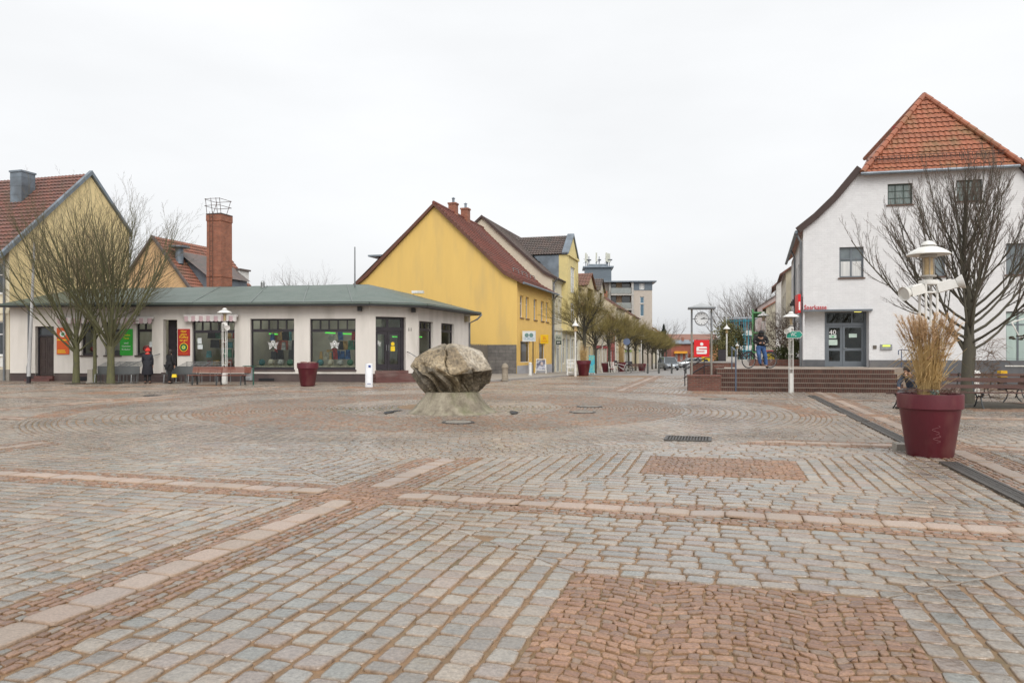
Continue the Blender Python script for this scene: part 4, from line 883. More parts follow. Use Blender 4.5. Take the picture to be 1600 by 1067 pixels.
# advertising board on the pavement
t = thing('pavement_sign', 'folding advertising board with a grey portrait poster by the shop door', 'sign', (*W(845.5, 50)[:2], .07), -.15)
f = MB(); 
for sx in (-1, 1): f.bar((sx*.30,.0,.98), (sx*.34,-.22,0), .04); f.bar((sx*.3,.0,.98), (sx*.34,.3,0), .04)
f.bar((-.3,-.0,.97),(.3,-.0,.97),.04); f.bar((-.33,-.17,.23),(.33,-.17,.23),.04); f.build('stand', m_white, t)
f = MB(); f.add([(-.28,-.065,.92),(.28,-.065,.92),(.31,-.19,.26),(-.31,-.19,.26)], [(3,2,1,0)]); f.build('poster', pm('poster_grey', (.42,.42,.46), (.10,.10,.14), scale=3.2, contrast=(.42,.56)), t)
f = MB(); f.ball((.06,-.15,.66), (.09,.03,.12), 12, 8); f.build('portrait', pm('portrait_face', (.52,.42,.38)), t)
# grey block wall and the plank fence left of the yellow house
t = tag(MB(RZ(0,0,0)).box(-2.1, -.02, .0, .2, -.1, 2.02).build('block_wall', brickmat('grey_blocks', (.17,.155,.14), (.13,.12,.11), (.09,.085,.08), .5, .24, .012, var=.5), loc=(0,0,0)), 'dark grey block wall against the yellow gable', 'wall'); t.location = (*FY.P(-.3)[:2], 0); t.rotation_euler = (0,0,VA)
m_fence = pm('weathered_planks', (.19,.165,.13), (.12,.105,.09), rough=.9, aniso=(9,9,.6), scale=1.5, bump=.3)
ft = thing('plank_fence', 'weathered vertical plank fence between the white shop and the grey wall', 'fence', (-2.65, 46.6, 0), math.atan2(6.2,.8)); 
f = MB(); 
pa, pb = Vector((-2.6,46.5,0)), Vector((*(FY.P(-.3)+Vector((VA and -2.05*math.cos(VA), -2.05*math.sin(VA), 0)))[:2], 0)); Lf = (pb-pa).length; fa = math.atan2(pb.y-pa.y, pb.x-pa.x); ft.location = pa; ft.rotation_euler = (0,0,fa)
n = int(Lf/.16)
for k in range(n): x = k*Lf/n; f.box(x+.006, x+Lf/n-.006, -.012+.01*(k%2), .012+.01*(k%2), .05, 2.0+.05*math.sin(k*1.7), .003)
f.build('planks', m_fence, ft)
f = MB(); f.box(0, Lf, .03, .08, .5, .6); f.box(0, Lf, .03, .08, 1.5, 1.6); f.build('rail', m_fence, ft)

# ------------------------------------------------------------------ cream house with the stepped-out gable bay
hx = 11.25; H2 = Fr(*FY.P(hx)[:2], UA)
ch2 = thing('townhouse', 'cream townhouse with a tall yellow gabled bay and brown tiles', 'building', (H2.X, H2.Y, 0), UA)
m_cr2 = pm('cream_render_two', (.60,.56,.43), (.55,.5,.38), rough=.85, dirt=(.42,.4,.32), dscale=.6); m_yb = pm('mustard_render', (.66,.55,.25), (.6,.5,.23), rough=.85, dirt=(.4,.36,.2))
L2, E2z, P2z, D2 = 13.2, 7.8, 13.2, 12.4
f = MB(); h2 = [(.9,1.75,4.3,6.1),(2.6,3.4,4.3,6.1),(.9,1.75,6.75,7.4),(10.0,11,4.3,6.1),(.5,1.5,.3,2.6),(2.0,3.4,-.3,2.9),(4.4,5.6,.4,2.7),(6.2,7.4,.0,2.7),(8.6,9.8,.4,2.7),(10.8,12.2,.4,2.7)]
f.wall([(0,-1),(L2,-1),(L2,E2z),(0,E2z)], h2, 0, .2); f.build('wall', m_cr2, ch2)
for r in h2: window(ch2, r, 2, 1, m_frame_w, m_pane, .12, .08, zc=[.68])
q = MB(); q.box(0, L2, -.1, 0, 3.35, 3.6); q.box(0, L2, -.14, 0, E2z-.25, E2z-.02); q.box(0, L2, -.08, 0, 6.35, 6.5); q.build('cornice', m_cr2, ch2)
q = MB(); 
for x in (0.1,1.65,3.6,5.8,7.8,10.2): q.box(x, x+.22, -.06, 0, -.3, 3.3)
q.build('pilaster', pm('pale_grey_paint', (.52,.54,.54), (.45,.47,.47)), ch2)
g = MB(MG); g.wall([(-D2,-1),(0,-1),(0,E2z),(-.6,E2z+.3),(-D2/2,P2z),(-D2,E2z)]); g.build('gable_wall', pm('cream_gable', (.60,.54,.42), (.56,.5,.4), rough=.85), ch2)
rt = MB(); tiles(rt, [(-.4,E2z-.1),(.7,E2z+.5),(D2/2,P2z+.08)], lambda u: -.15, lambda u: L2+.1, .25, .34); ro = rt.build('roof', m_tile_grey, ch2, 'auto')
MB().add([(-.15,D2/2,P2z),(L2,D2/2,P2z),(L2,D2,E2z),(-.15,D2,E2z)], [(0,1,2,3)]).build('rear_slope', m_tile_grey, ro)
vg = MB(MG); vg.plate([(.4,E2z-.2),(-.7,E2z+.32),(-D2/2,P2z-.1),(-D2-.2,E2z-.2),(-D2-.2,E2z+.05),(-D2/2,P2z+.14),(-.7,E2z+.58),(.4,E2z+.0)], -.2, 0); vg.build('verge', pm('dark_verge', (.07,.045,.04)), ro)
sk = MB(); sk.add([(3.0,1.9,9.55),(4.0,1.9,9.55),(4.0,2.6,10.25),(3.0,2.6,10.25)], [(0,1,2,3)]); sk.build('skylight', m_pane, ro)
# bay: x 3.7..9.4 standing 0.5 m forward with its own gable and cross roof
b0, b1, by, bE, bP = 3.9, 8.8, -.55, 10.2, 11.9
f = MB(); hb = [(5.3,7.4,6.9,9.3),(5.3,7.4,4.2,6.0)]; f.wall([(b0,3.4),(b1,3.4),(b1,bE),((b0+b1)/2,bP+.3),(b0,bE)], hb, by, .18); f.box(b0, b0+.3, by+.005, .25, 3.41, bE-.01) ; f.box(b1-.3, b1, by+.005, .25, 3.41, bE-.011); f.box(b0+.3, b1-.3, by+.005, .0, 3.405, 3.5)
f.build('bay', m_yb, ch2)
for r in hb: window(ch2, r, 2, 1, m_frame_w, m_pane if r[2] < 5 else pm('curtained_pane', (.55,.56,.56), (.35,.37,.38), rough=.2, bump=0, aniso=(6,1,.3), scale=1.5), by+.1, .09, zc=[.66])
q = MB(); q.box(b0-.12, b1+.12, by-.15, by, bE-.1, bE+.1); q.box(b0, b1, by-.08, by, 6.35, 6.5); 
for x in (b0, b1-.35): q.box(x, x+.35, by-.05, by, 3.4, bE-.1)
q.build('bay_trim', m_yb, ch2)
q = MB(); q.box(b0, b0+.1, .25, 5.2, E2z-.2, bE-.02); q.box(b1-.1, b1, .25, 5.2, E2z-.2, bE-.02) ; q.build('bay_cheek', m_zinc, ch2)
MBY = Matrix(((0,1,0,0),(1,0,0,0),(0,0,1,0),(0,0,0,1)))   # slope frame: x'->y, y'->x
for q, (y0, y1) in enumerate(((b0-.15, (b0+b1)/2), (b1+.15, (b0+b1)/2))):
    rt = MB(MBY); tiles(rt, [(y0, bE+.05),(y1, bP+.35)], lambda u: by-.05, lambda u: 5.6, .25, .34); rt.build('bay_roof', m_tile_grey, ro, 'auto')
q = MB(); q.plate([(b0-.15,bE+.02),((b0+b1)/2,bP+.3),(b1+.15,bE+.02),(b1+.15,bE+.2),((b0+b1)/2,bP+.52),(b0-.15,bE+.2)], by-.12, by+.5); q.build('gable_flashing', m_zinc, ro)
MB().tube([(.1,-.45,E2z-.12),(.1,-.12,E2z-.5),(.1,-.1,-.3)], .07, 8).build('downpipe', m_pipe, ch2)
def deco3(t, w_, H):
    MB().box(-w_*.4, w_*.4, -.085, -.07, H*.05, H*.42).build('emblem', DK, t); MB().text('BAR', 0, -.092, H*.23, H*.26, w_*.5).build('lettering', WHT, t)
    MB().text('Pub', 0, -.078, H*.7, H*.35, w_*.7).build('lettering', DK, t)
outsign(865,875,523,539, H2, 'dark hanging sign with pale lettering on the cream townhouse', (.33,.36,.30), deco3)

# ------------------------------------------------------------------ the row of houses behind the trees
def rowhouse(x, L_, E_, P_, wallc, tilem, lab, base=0, D_=11, ground=None, cross=None, seed=0, chim=True):
    r_ = random.Random(seed); X = FY.P(x); g0 = gz(X.y)
    h = thing('townhouse', lab, 'building', (X.x, X.y, g0), UA); wm = pm('row_wall_%s' % seed, wallc, tuple(v*.88 for v in wallc), rough=.85, scale=1.2, dirt=tuple(v*.62 for v in wallc), dscale=.7)
    n = max(2, int(L_/2.0)); holes = []
    fl = [(3.6,5.2)] + ([(6.2,7.6)] if E_ > 8 else [])
    for k in range(n):
        a = (k+.28)*L_/n; b = (k+.72)*L_/n
        for z0, z1 in fl: holes.append((a, b, z0, z1))
        holes.append((a-.15, b+.15, .35 if k % 3 else .02, 2.6))
    MB().wall([(0,-.6),(L_,-.6),(L_,E_),(0,E_)], holes, 0, .2).build('wall', wm, h)
    for z in holes: window(h, z, 2 if z[2] > 3 else 1, 1, m_frame_w if (seed+int(z[0])) % 3 else m_frame_g, m_pane, .12, .07, zc=[.66])
    MB().box(0, L_, -.1, 0, E_-.25, E_-.02).box(0, L_, -.07, 0, 2.95, 3.15).build('cornice', pm('trim_%s' % seed, tuple(min(.75, v*1.15) for v in wallc)), h)
    if ground: MB().box(.05, L_-.05, -.03, -.004, 2.62, 2.94).build('shop_fascia', pm('fascia_%s' % seed, ground), h)
    g = MB(MG); g.wall([(-D_,0),(0,0),(0,E_),(-D_/2,P_),(-D_,E_)]); g.build('gable_wall', wm, h)
    rt = MB(); tiles(rt, [(-.35,E_-.12),(D_/2,P_+.06)], lambda u: -.1, lambda u: L_+.1, .3, .4); ro = rt.build('roof', tilem, h, 'auto')
    MB().add([(-.1,D_/2,P_),(L_,D_/2,P_),(L_,D_,E_),(-.1,D_,E_)], [(0,1,2,3)]).build('rear_slope', tilem, ro)
    if chim: MB().box(L_*.7, L_*.7+.8, D_/2-.4, D_/2+.4, P_-1, P_+1.1).build('chimney', m_chb, ro)
    if cross:
        c0, c1, cz = cross; m_ = (c0+c1)/2
        MB().wall([(c0,E_-.1),(c1,E_-.1),(c1,cz),(m_,cz+1.4),(c0,cz)], [(c0+.7,c1-.7,E_+.4,cz-.2)], -.05, .2).box(c0,c0+.2,-.05,4.5,E_,cz).box(c1-.2,c1,-.05,4.5,E_,cz).build('dormer_front', wm, h)
        for y0 in (c0-.2, c1+.2):
            rt = MB(MBY); tiles(rt, [(y0, cz-.05),(m_, cz+1.5)], lambda u: -.3, lambda u: 5.2, .3, .4); rt.build('dormer_roof', tilem, ro, True)
    return h
RX = hx+L2+.05
spec = [(9.5, 6.8, 10.6, (.50,.42,.26), m_tile_far, 'sand coloured townhouse with an orange cross gable behind the nearest street tree', None, (3.2,8.4,9.1)),
        (9.0, 7.2, 11.4, (.48,.43,.34), m_tile_grey, 'beige townhouse with slate grey attic behind the street trees', (.30,.05,.05), (2.0,6.0,9.4)),
        (8.0, 6.6, 10.8, (.30,.075,.06), m_tile_far, 'dark red fronted townhouse behind the second planter', None, None),
        (10.0, 8.6, 12.4, (.58,.52,.38), m_tile_brown, 'pale cream three storey townhouse in the row', None, None),
        (9.0, 6.4, 10.2, (.62,.60,.55), m_tile_far, 'off white low townhouse in the row', (.28,.40,.05), None),
        (11.0, 8.4, 12.0, (.52,.45,.30), m_tile_brown, 'ochre three storey townhouse far down the row', None, None),
        (10.0, 6.6, 10.4, (.60,.58,.52), m_tile_far, 'white townhouse with green shop band far down the row', (.05,.28,.2), None)]
x = RX
for k, (L_, E_, P_, wc, tm, lab, gr, cr) in enumerate(spec):
    rowhouse(x, L_-.06, E_, P_, wc, tm, lab, ground=gr, cross=cr, seed=20+k, chim=k in (1,3,5)); x += L_
for k, (L_, E_, P_, wc, lab) in enumerate([(12,6.6,10.6,(.55,.50,.38),'cream townhouse beyond the modern block'),(12,7.0,10.8,(.6,.58,.54),'last pale townhouse at the end of the row')]):
    rowhouse(x+17+k*12.1, L_, E_, P_, wc, m_tile_far, lab, seed=40+k, chim=False)
# ------------------------------------------------------------------ modern flats with roof aerials
XA = 82; pA = FY.P(XA); ap = thing('apartment_block', 'modern beige and zinc flats with balconies and aerials on the roof', 'building', (pA.x+1.3, pA.y+0, gz(pA.y)), -R(4))
AF = Fr(pA.x+1.3, pA.y, -R(4)); ag = gz(pA.y)
def ar(x0, x1, y0, y1): r = AF.rect(x0, x1, y0, y1); return (r[0], r[1], r[2]-ag, r[3]-ag)
m_beige = pm('beige_render', (.47,.42,.36), (.43,.38,.33), rough=.85); m_zp = pm('dark_zinc_panels', (.13,.16,.185), (.10,.125,.15), rough=.5, metal=.2, aniso=(.3,.3,4), scale=2, bump=.2)
xL, xM, xR = AF.s(945), AF.s(990), AF.s(1019); zt = AF.z(1000, 441)-ag; zs = AF.z(1000,453.5)-ag
f = MB(); wr_ = [ar(1000,1006.5,463.5,474), ar(1000,1006.5,475,494)]; f.wall([(xM,-1),(xR,-1),(xR,zs),(xM,zs)], wr_, 0, .2); f.box(xL-4, xM, 1.4, 9, -1, zt-.01); f.box(xR-.3, xR, .01, 9, -1, zs); f.box(xM, xM+.3, .01, 9, -1, zs); f.build('wall', m_beige, ap)
for r in wr_: window(ap, r, 1, 1, m_frame_w, pm('blue_pane', (.10,.18,.24), (.07,.12,.16), rough=.1, bump=0), .1, .08)
f = MB(); f.wall([(xM,zs),(xR,zs),(xR,zt),(xM,zt)], [ar(999,1007,443,452.5)], -.08, .25); f.box(xR-.2, xR+.02, -.075, 9, zs, zt-.02); f.build('attic_cladding', m_zp, ap); window(ap, ar(999,1007,443,452.5), 2, 1, m_frame_w, m_curtain, .05, .06)
f = MB(); f.box(xL-.3, xR+.7, -.7, 9.4, zt, zt+.22); f.build('roof', m_zinc, ap)
f = MB(); x0, x1 = AF.s(954.5), AF.s(985.5)
for k, py in enumerate((455, 478, 501, 524)):
    z = AF.z(970, py+4.5)-ag; f.box(x0, xM-.01, -.4, 1.4, z-.25, z)
f.box(x0-.3, x0, .2, 1.4, -1, zt-.02); f.box(x1+.1, xM-.02, -.35, .0, -1, zt-.02)
f.build('balcony_slab', pm('concrete_slab', (.42,.41,.38)), ap)
f = MB()
for py in (455, 478, 501): z = AF.z(970, py+4.5)-ag; f.box(x0, x1, -.42, -.38, z+.08, z+1.05)
f.build('balcony_parapet', pm('glass_parapet', (.26,.28,.27), (.22,.24,.23), rough=.3), ap)
f = MB()
for py in (447, 468, 490): a = ar(956,963,py-6,py+5); f.box(a[0], a[1], 1.3, 1.4, a[2], a[3]); a = ar(973,985,py-6,py+5); f.box(a[0], a[1], 1.3, 1.4, a[2], a[3])
f.build('balcony_window', m_pane, ap)
f = MB()
for py in (447, 468, 490): a = ar(964,972,py-6,py+6); f.box(a[0], a[1], 1.28, 1.4, a[2], a[3])
f.build('apricot_panel', pm('apricot_panel', (.50,.36,.24)), ap)
t0 = ar(915,957,418,441); f = MB(); f.box(t0[0], t0[1], 3, 8, t0[2]-4, t0[3]+.3); 
for k in range(6): f.box(t0[0]-.02, t0[1]+.02, 2.98, 8.02, t0[2]-3+k*.85, t0[2]-2.96+k*.85)
f.build('lift_house', m_zp, ap); f = MB(); f.box(t0[0]-.4, t0[1]+.4, 2.6, 8.4, t0[3]+.3, t0[3]+.55); f.box(t0[0]+.6, t0[1]-.6, 3.4, 7.6, t0[3]+.55, t0[3]+1.0); f.build('lift_house_roof', m_zinc, ap)
aa = MB(); ap_ = MB(); zr = t0[3]+.9
for px_, top, wd_ in ((916.5,390.5,.35),(919,393,.18),(921.5,394,.08),(933.5,390,.3),(938,394,.08),(949.5,390,.34),(952,391,.3),(954.5,391.5,.3),(951,400,.1)):
    x = AF.s(px_); zt_ = AF.z(px_, top)-ag; aa.tube([(x,4.5,zr-.6),(x,4.5,zt_-.2)], .07, 6)
    if wd_ > .15: ap_.box(x-wd_/2, x+wd_/2, 4.2, 4.4, zt_-1.6, zt_, .02)
for px_ in (917,920,951,954,936): x = AF.s(px_); aa.bar((x-.5,4.4,zr+.4),(x+.5,4.4,zr+.9),.06); aa.bar((x-.45,4.4,zr+1.2),(x+.4,4.4,zr+.5),.05); aa.lathe([(.3,0),(.3,.15)], 8, (x+.3,4.4,zr+.9))
aa.build('aerial_mast', pm('aerial_grey', (.11,.12,.14)), ap); ap_.build('antenna', pm('antenna_cream', (.52,.53,.46)), ap)
# ------------------------------------------------------------------ terrace, brick steps, plinth and clock
TZ = .86; SA = -R(13.1)
BF = Fr(13.38, 34.2, SA)
m_stepb = brickmat('step_bricks', (.095,.036,.026), (.06,.026,.021), (.13,.10,.075), .078, .172, .010, bump=.9, var=.5, off=0)
m_brk = brickmat('plinth_bricks', (.17,.06,.042), (.105,.042,.033), (.15,.115,.09), .24, .073, .010, bump=.8, var=.4)
SF = Fr(*G(1124, 611.5)[:2], math.atan2(*(lambda a, b: (b.y-a.y, b.x-a.x))(G(1124, 611.5), G(1415, 614.5))))
SLn = SF.s(1416)
m_tread = pm('tread_edge', (.22,.165,.13), (.15,.11,.085), rough=.55, scale=5)
stt = thing('terrace_steps', 'five wide dark brick steps up to the bank terrace', 'steps', (SF.X, SF.Y, 0), SF.a)
mb = MB(); nb = MB()
for k in range(5):
    mb.box(0, SLn, .36*k, .36*(k+1) if k < 4 else 1.9, -.02, .172*(k+1)-.02); nb.box(-.0, SLn+.004, .36*k-.015, .36*(k+1)-.001 if k < 4 else 1.9, .172*(k+1)-.02, .172*(k+1))
mb.build('risers', m_stepb, stt); nb.build('treads', m_tread, stt)
hr = MB(); 
for z, y in ((.02,.02),(.02,.02)): pass
hr.tube([(.62,-.02,-.02),(.62,-.02,1.6)], .03, 8); hr.tube([(.62,-.02,1.6),(.62,1.6,1.75),(.62,1.6,.86)], .025, 8); hr.build('handrail', pm('blue_grey_rail', (.10,.13,.18), rough=.4), stt)
m_terr = pm('terrace_paving', (.34,.27,.21), (.26,.21,.17), rough=.5, scale=2)
p0 = SF.P(0, 1.89); p1 = SF.P(SLn, 1.89)
tp = MB(); pts = [p0, p1, BF.P(BF.s(1420), .3), BF.P(0, .3), BF.P(0,.3)+Vector((6.8,20,0)), SF.P(0, 34)+Vector((3,0,0))]
tp.slab([(p.x, p.y, TZ) for p in pts], .9); tag(tp.build('terrace', m_terr), kind='structure')
# low brick flank walls left of the terrace with iron rails
PX, PY_ = G(1075, 611)[:2]
pw = tag(MB().box(0, 1.27, 0, .95, -.02, .56).box(-.02, 1.29, -.02, .97, .56, .63).build('brick_plinth', m_brk), 'low red brick block carrying the clock stand', 'wall'); pw.location = (PX, PY_, 0); pw.rotation_euler = (0,0,SF.a)
fw_ = thing('ramp_wall', 'brick flank wall with sloping black handrails behind the clock stand', 'wall', (*W(1078.5, 34)[:2], 0), SF.a)
MB().box(0, 2.0, 0, .35, -.3, 1.05).box(.9, 1.3, -2.4, -2.0, -.1, .95).build('wall', m_brk, fw_)
MB().box(-.03, 2.03, -.03, .38, 1.05, 1.12).build('coping', m_kerb, fw_)
f = MB()
for y, dz in ((-.25,.0),(-.25,-.35),(.6,.15)):
    f.tube([(-.3,y,.72+dz),(-.05,y,.85+dz),(.65,y,1.28+dz),(.95,y,1.32+dz)], .028, 8)
for x, z in ((-.25,.74),(.6,1.25),(.93,1.3)): f.tube([(x,-.25,-.1),(x,-.25,z)], .024, 6)
f.build('handrail', m_frame_d, fw_)
f = MB(); f.box(1.35, 1.7, 1.5, 1.55, .6, 1.65); f.build('screen', m_frame_d, fw_)
# clock stand
ck = thing('clock_stand', 'clock with pitched metal roof on two posts above the red bank sign', 'clock', (PX+.64, PY_+.40, .63), SF.a)
m_post = pm('post_metal', (.30,.28,.24), (.24,.23,.2), rough=.45, metal=.4); Yc = PY_+.4
def cz(py): return CH+(HOR-py)/FPX*Yc-.63
hw = .385
for sx in (-1, 1):
    MB().tube([(sx*hw,0,-.0),(sx*hw,0,cz(483))], .04, 12).build('post', m_post, ck); MB().box(sx*hw-.03 if sx < 0 else sx*hw-.035, sx*hw+.035, -.06, -.03, cz(518), cz(488)).build('post_sleeve', m_pipe, ck)
r_ = MB(); r_.box(-.53, .53, -.33, .33, cz(483.2), cz(480.5)); r_.build('canopy_edge', m_pipe, ck)
r_ = MB(); zt = cz(480.5); r_.add([(-.51,-.31,zt+.001),(.51,-.31,zt+.001),(.51,.31,zt+.001),(-.51,.31,zt+.001),(0,0,cz(473.5))], [(0,1,4),(1,2,4),(2,3,4),(3,0,4)]); r_.build('canopy', pm('light_metal_roof', (.42,.43,.43), (.34,.35,.35), rough=.4, metal=.3), ck)
MX = Matrix.Rotation(R(90),4,'X'); ccz = cz(498.2)
fc = MB(MX); fc.lathe([(.275,-.07),(.275,.07),(.25,.075)], 36, (0,ccz,0)); cf = fc.build('clock_case', m_frame_d, ck)
MB(MX).lathe([(.25,.07),(.25,.079)], 36, (0,ccz,0)).build('clock_face', pm('clock_white', (.72,.74,.75), rough=.3, bump=0), cf)
mk = MB()
for k in range(12):
    a = 2*math.pi*k/12; s_, c_ = math.sin(a), math.cos(a); mk.bar((s_*.185,-.083,ccz+c_*.185),(s_*.228,-.083,ccz+c_*.228), .026 if k % 3 == 0 else .018, .004, up=(0,1,0))
mk.build('hour_marks', m_frame_d, cf)
hd = MB(); a = R(67); hd.bar((-math.sin(a)*.03,-.088,ccz-math.cos(a)*.03),(math.sin(a)*.13,-.088,ccz+math.cos(a)*.13), .026, .004, up=(0,1,0)); a = R(86); hd.bar((-math.sin(a)*.04,-.092,ccz-math.cos(a)*.04),(math.sin(a)*.2,-.092,ccz+math.cos(a)*.2), .018, .004, up=(0,1,0)); hd.build('clock_hands', m_frame_d, cf)
MB().tube([(-hw,0,ccz),(-.27,0,ccz)], .015, 6).tube([(.27,0,ccz),(hw,0,ccz)], .015, 6).build('bracket', m_pipe, ck)
def saving_s(t, W_, H, y, back=True):
    if back: MB().box(-W_/2, W_/2, y, y+.07, 0, H).build('panel', pm('bank_red', (.62,.008,.012), (.58,.008,.012), rough=.35, bump=0), t)
    def rr(x0, x1, z0, z1, r): 
        o_ = []
        for cx, cz_, a0 in ((x1-r, z1-r, 0), (x0+r, z1-r, 90), (x0+r, z0+r, 180), (x1-r, z0+r, 270)):
            for q in range(5): a = R(a0+q*22.5); o_.append((cx+r*math.cos(a), cz_+r*math.sin(a)))
        return o_
    m = MB(); m.plate(rr(-W_*.34, W_*.34, H*.17, H*.60, H*.07), y-.008, y-.002)
    m.plate([(0+H*.095*math.cos(a), H*.75+H*.095*math.sin(a)) for a in [2*math.pi*i/20 for i in range(20)]], y-.008, y-.002); e_ = m.build('emblem', WHT, t)
    m = MB(); m.box(-W_*.18, W_*.341, y-.014, y-.0085, H*.445, H*.495); m.box(-W_*.341, W_*.18, y-.014, y-.0085, H*.29, H*.34); m.build('emblem_bars', pm('bank_red2', (.62,.008,.012), bump=0, rough=.35), e_)
rs_ = thing('bank_sign', 'square red sign with white savings bank emblem under the clock', 'sign', (PX+.64, PY_+.38, cz(557.5)+.63), SF.a); saving_s(rs_, .60, cz(531)-cz(557.5), 0)
f = MB(); 
for z in (.08,.58): f.box(-.385,-.28,.02,.05,z,z+.03); f.box(.28,.385,.02,.05,z,z+.03)
f.build('bracket', m_pipe, rs_)

# ------------------------------------------------------------------ the bank
bk = thing('bank_building', 'white bank building with steep orange half hipped roof', 'building', (BF.X, BF.Y, 0), SA)
m_bw = brickmat('white_painted_brick', (.655,.655,.66), (.62,.62,.625), (.585,.585,.59), .26, .085, .008, bump=.45, var=.1)
m_bp = pm('dark_grey_plinth', (.085,.088,.095), (.12,.12,.125), rough=.7, scale=1.2, dirt=(.16,.15,.14))
sL, zL = BF.s(1346), BF.z(1346, 264); sR = BF.s(1584); WD = sL+sR; sC = (sL+sR)/2+.12
def bzs(px, py): return (BF.s(px), BF.z(px, py))
c1, c2_ = bzs(1277.6, 341), bzs(1308, 311.5)
lefts = [(0, BF.z(1255, 357)), c1, c2_, (sL, zL)]
rights = [(WD-a, b) for a, b in reversed(lefts)]
bh = [BF.rect(1311.5,1349.5,386,434), BF.rect(1387,1426,287,320), BF.rect(1494.5,1535,281,314.5), BF.rect(1440,1477,384,432), BF.rect(1572,1608,380,429)]
ent = list(BF.rect(1257.5,1358,486.5,574)); ent[2] = TZ; ent[0] = .06
shopr = BF.rect(1572,1612,486.5,571); 
MB().wall([(0,TZ-.1),(0,TZ-.1)]+[] if 0 else [(0,1.28)] + [(ent[0],1.28)]*0 + [(WD,1.28)] + rights[::-1][::-1] + lefts[::-1], bh+[shopr], 0, .18) if 0 else None
ol = [(0,1.18),(ent[0],1.18),(ent[0],ent[3]),(ent[1],ent[3]),(ent[1],1.18),(WD,1.18)] + [(WD-a, b) for a, b in lefts] + lefts[::-1]
f = MB(); f.wall(ol, bh+[shopr], 0, .18)
yb = .55   # entrance recess
f.add([(ent[0],0,ent[2]),(ent[0],yb,ent[2]),(ent[0],yb,ent[3]),(ent[0],0,ent[3]),(ent[1],0,ent[2]),(ent[1],yb,ent[2]),(ent[1],yb,ent[3]),(ent[1],0,ent[3])], [(0,3,2,1),(4,5,6,7),(3,7,6,2)])
dx0 = BF.s(1290)+.06; f.wall([(ent[0],1.18),(dx0,1.18),(dx0,ent[3]),(ent[0],ent[3])], [], yb)
f.build('wall', m_bw, bk)
f = MB(); f.box(ent[0], dx0, yb-.02, yb+.05, TZ-.1, 1.18); f.box(ent[1], WD, -.03, .1, -.1, 1.18); f.box(-.02, ent[0], -.03, .1, -.1, 1.18); f.build('plinth', m_bp, bk)
m_brs = pm('brown_sill_board', (.12,.07,.05))
for r in bh[:1]+bh[3:]: window(bk, r, 2, 2, m_frame_g, pm('grey_blue_pane', (.16,.19,.20), (.10,.12,.13), rough=.1, bump=0, scale=1.2), .1, .07, zc=[.62], sill=True, sill_m=m_brs, curtain=False)
for r in bh[1:3]: window(bk, r, 3, 3, pm('dark_green_frame', (.06,.08,.07), bump=0), pm('pale_pane', (.20,.24,.23), (.11,.14,.13), rough=.1, bump=0, aniso=(6,1,1)), .1, .06, bw=.018, sill=True, sill_m=m_brs)
q = MB(); r = bh[0]; q.box(r[0]+.08, r[1]-.08, .122, .126, r[2]+.08, r[2]+.75); q.build('net_curtain', m_curtain, bk)
window(bk, shopr, 2, 2, m_frame_g, pm('mint_pane', (.42,.52,.48), (.36,.45,.42), rough=.12, bump=0, aniso=(3,1,.2)), .1, .05, zc=[.76], sill=True, sill_m=m_white)
# lintel beam over the entrance with the name
f = MB(); lz = BF.z(1300,484.5); f.box(-.04, ent[1]+.12, -.14, .0, lz-.06, lz+.02); f.build('entrance_lintel', m_frame_g, bk)
MB().box(ent[0], ent[1], .0, yb, ent[3]-.004, ent[3]+.0).build('entrance_soffit', m_white, bk)
MB().text('Sparkasse', (BF.s(1256)+BF.s(1292))/2, -.02, BF.z(1274, 480.5), .3, BF.s(1291.5)-BF.s(1256.5), .02).build('lettering', RED, bk)
# door
y = yb-.02; dx1 = ent[1]-.0; z0, z1 = TZ, ent[3]-.02; zt = BF.z(1325, 506)
fr2 = MB(); fr2.box(dx0, dx0+.07, y, y+.1, z0, z1); fr2.box(dx1-.1, dx1, y, y+.1, z0, z1); fr2.box(dx0+.07, dx1-.1, y+.002, y+.098, z1-.05, z1); fr2.box(dx0+.07, dx1-.1, y-.008, y+.1, zt-.06, zt+.06)
xa = dx0+.07+(dx1-dx0-.17)*.68; fr2.box(xa-.03, xa+.03, y+.004, y+.09, zt+.06, z1-.05); fr2.build('door_frame', m_frame_g, bk)
MB().box(dx0+.07, dx1-.1, y+.05, y+.055, zt+.06, z1-.05).build('fanlight', m_glass, bk)
xm = BF.s(1318)+.06
for a, b in ((dx0+.075, xm-.005), (xm+.005, dx1-.105)):
    f = MB(); f.box(a, a+.1, y+.02, y+.08, z0+.01, zt-.062); f.box(b-.1, b, y+.02, y+.08, z0+.01, zt-.062)
    f.box(a+.1, b-.1, y+.022, y+.078, z0+.01, z0+.26); f.box(a+.1, b-.1, y+.022, y+.078, z0+.74, z0+.86); f.box(a+.1, b-.1, y+.022, y+.078, zt-.16, zt-.062)
    d_ = f.build('door', m_frame_g, bk); MB().box(a+.1, b-.1, y+.045, y+.05, z0+.26, zt-.16).build('pane', m_glass, d_)
    if a > xm: MB().tube([(a+.05,y,z0+.85),(a+.05,y-.06,z0+.87),(a+.17,y-.06,z0+.87)], .012, 6).build('handle', m_steel, d_)
MB().text('40', BF.s(1303)+.05, y+.035, BF.z(1303, 519), .3, .3, .01).build('house_number', WHT, bk)
f = MB(); xs_ = BF.s(1303)+.05; f.box(xs_-.16, xs_+.16, y+.03, y+.036, z0+1.32, z0+1.48); f.box(xs_-.2, xs_+.2, y+.03, y+.036, z0+1.0, z0+1.25); f.box(BF.s(1335)-.12, BF.s(1335)+.22, y+.03, y+.036, z0+1.35, z0+1.52); f.build('notice', pm('paper_pale_green', (.50,.60,.54), (.42,.52,.46), scale=8), bk)
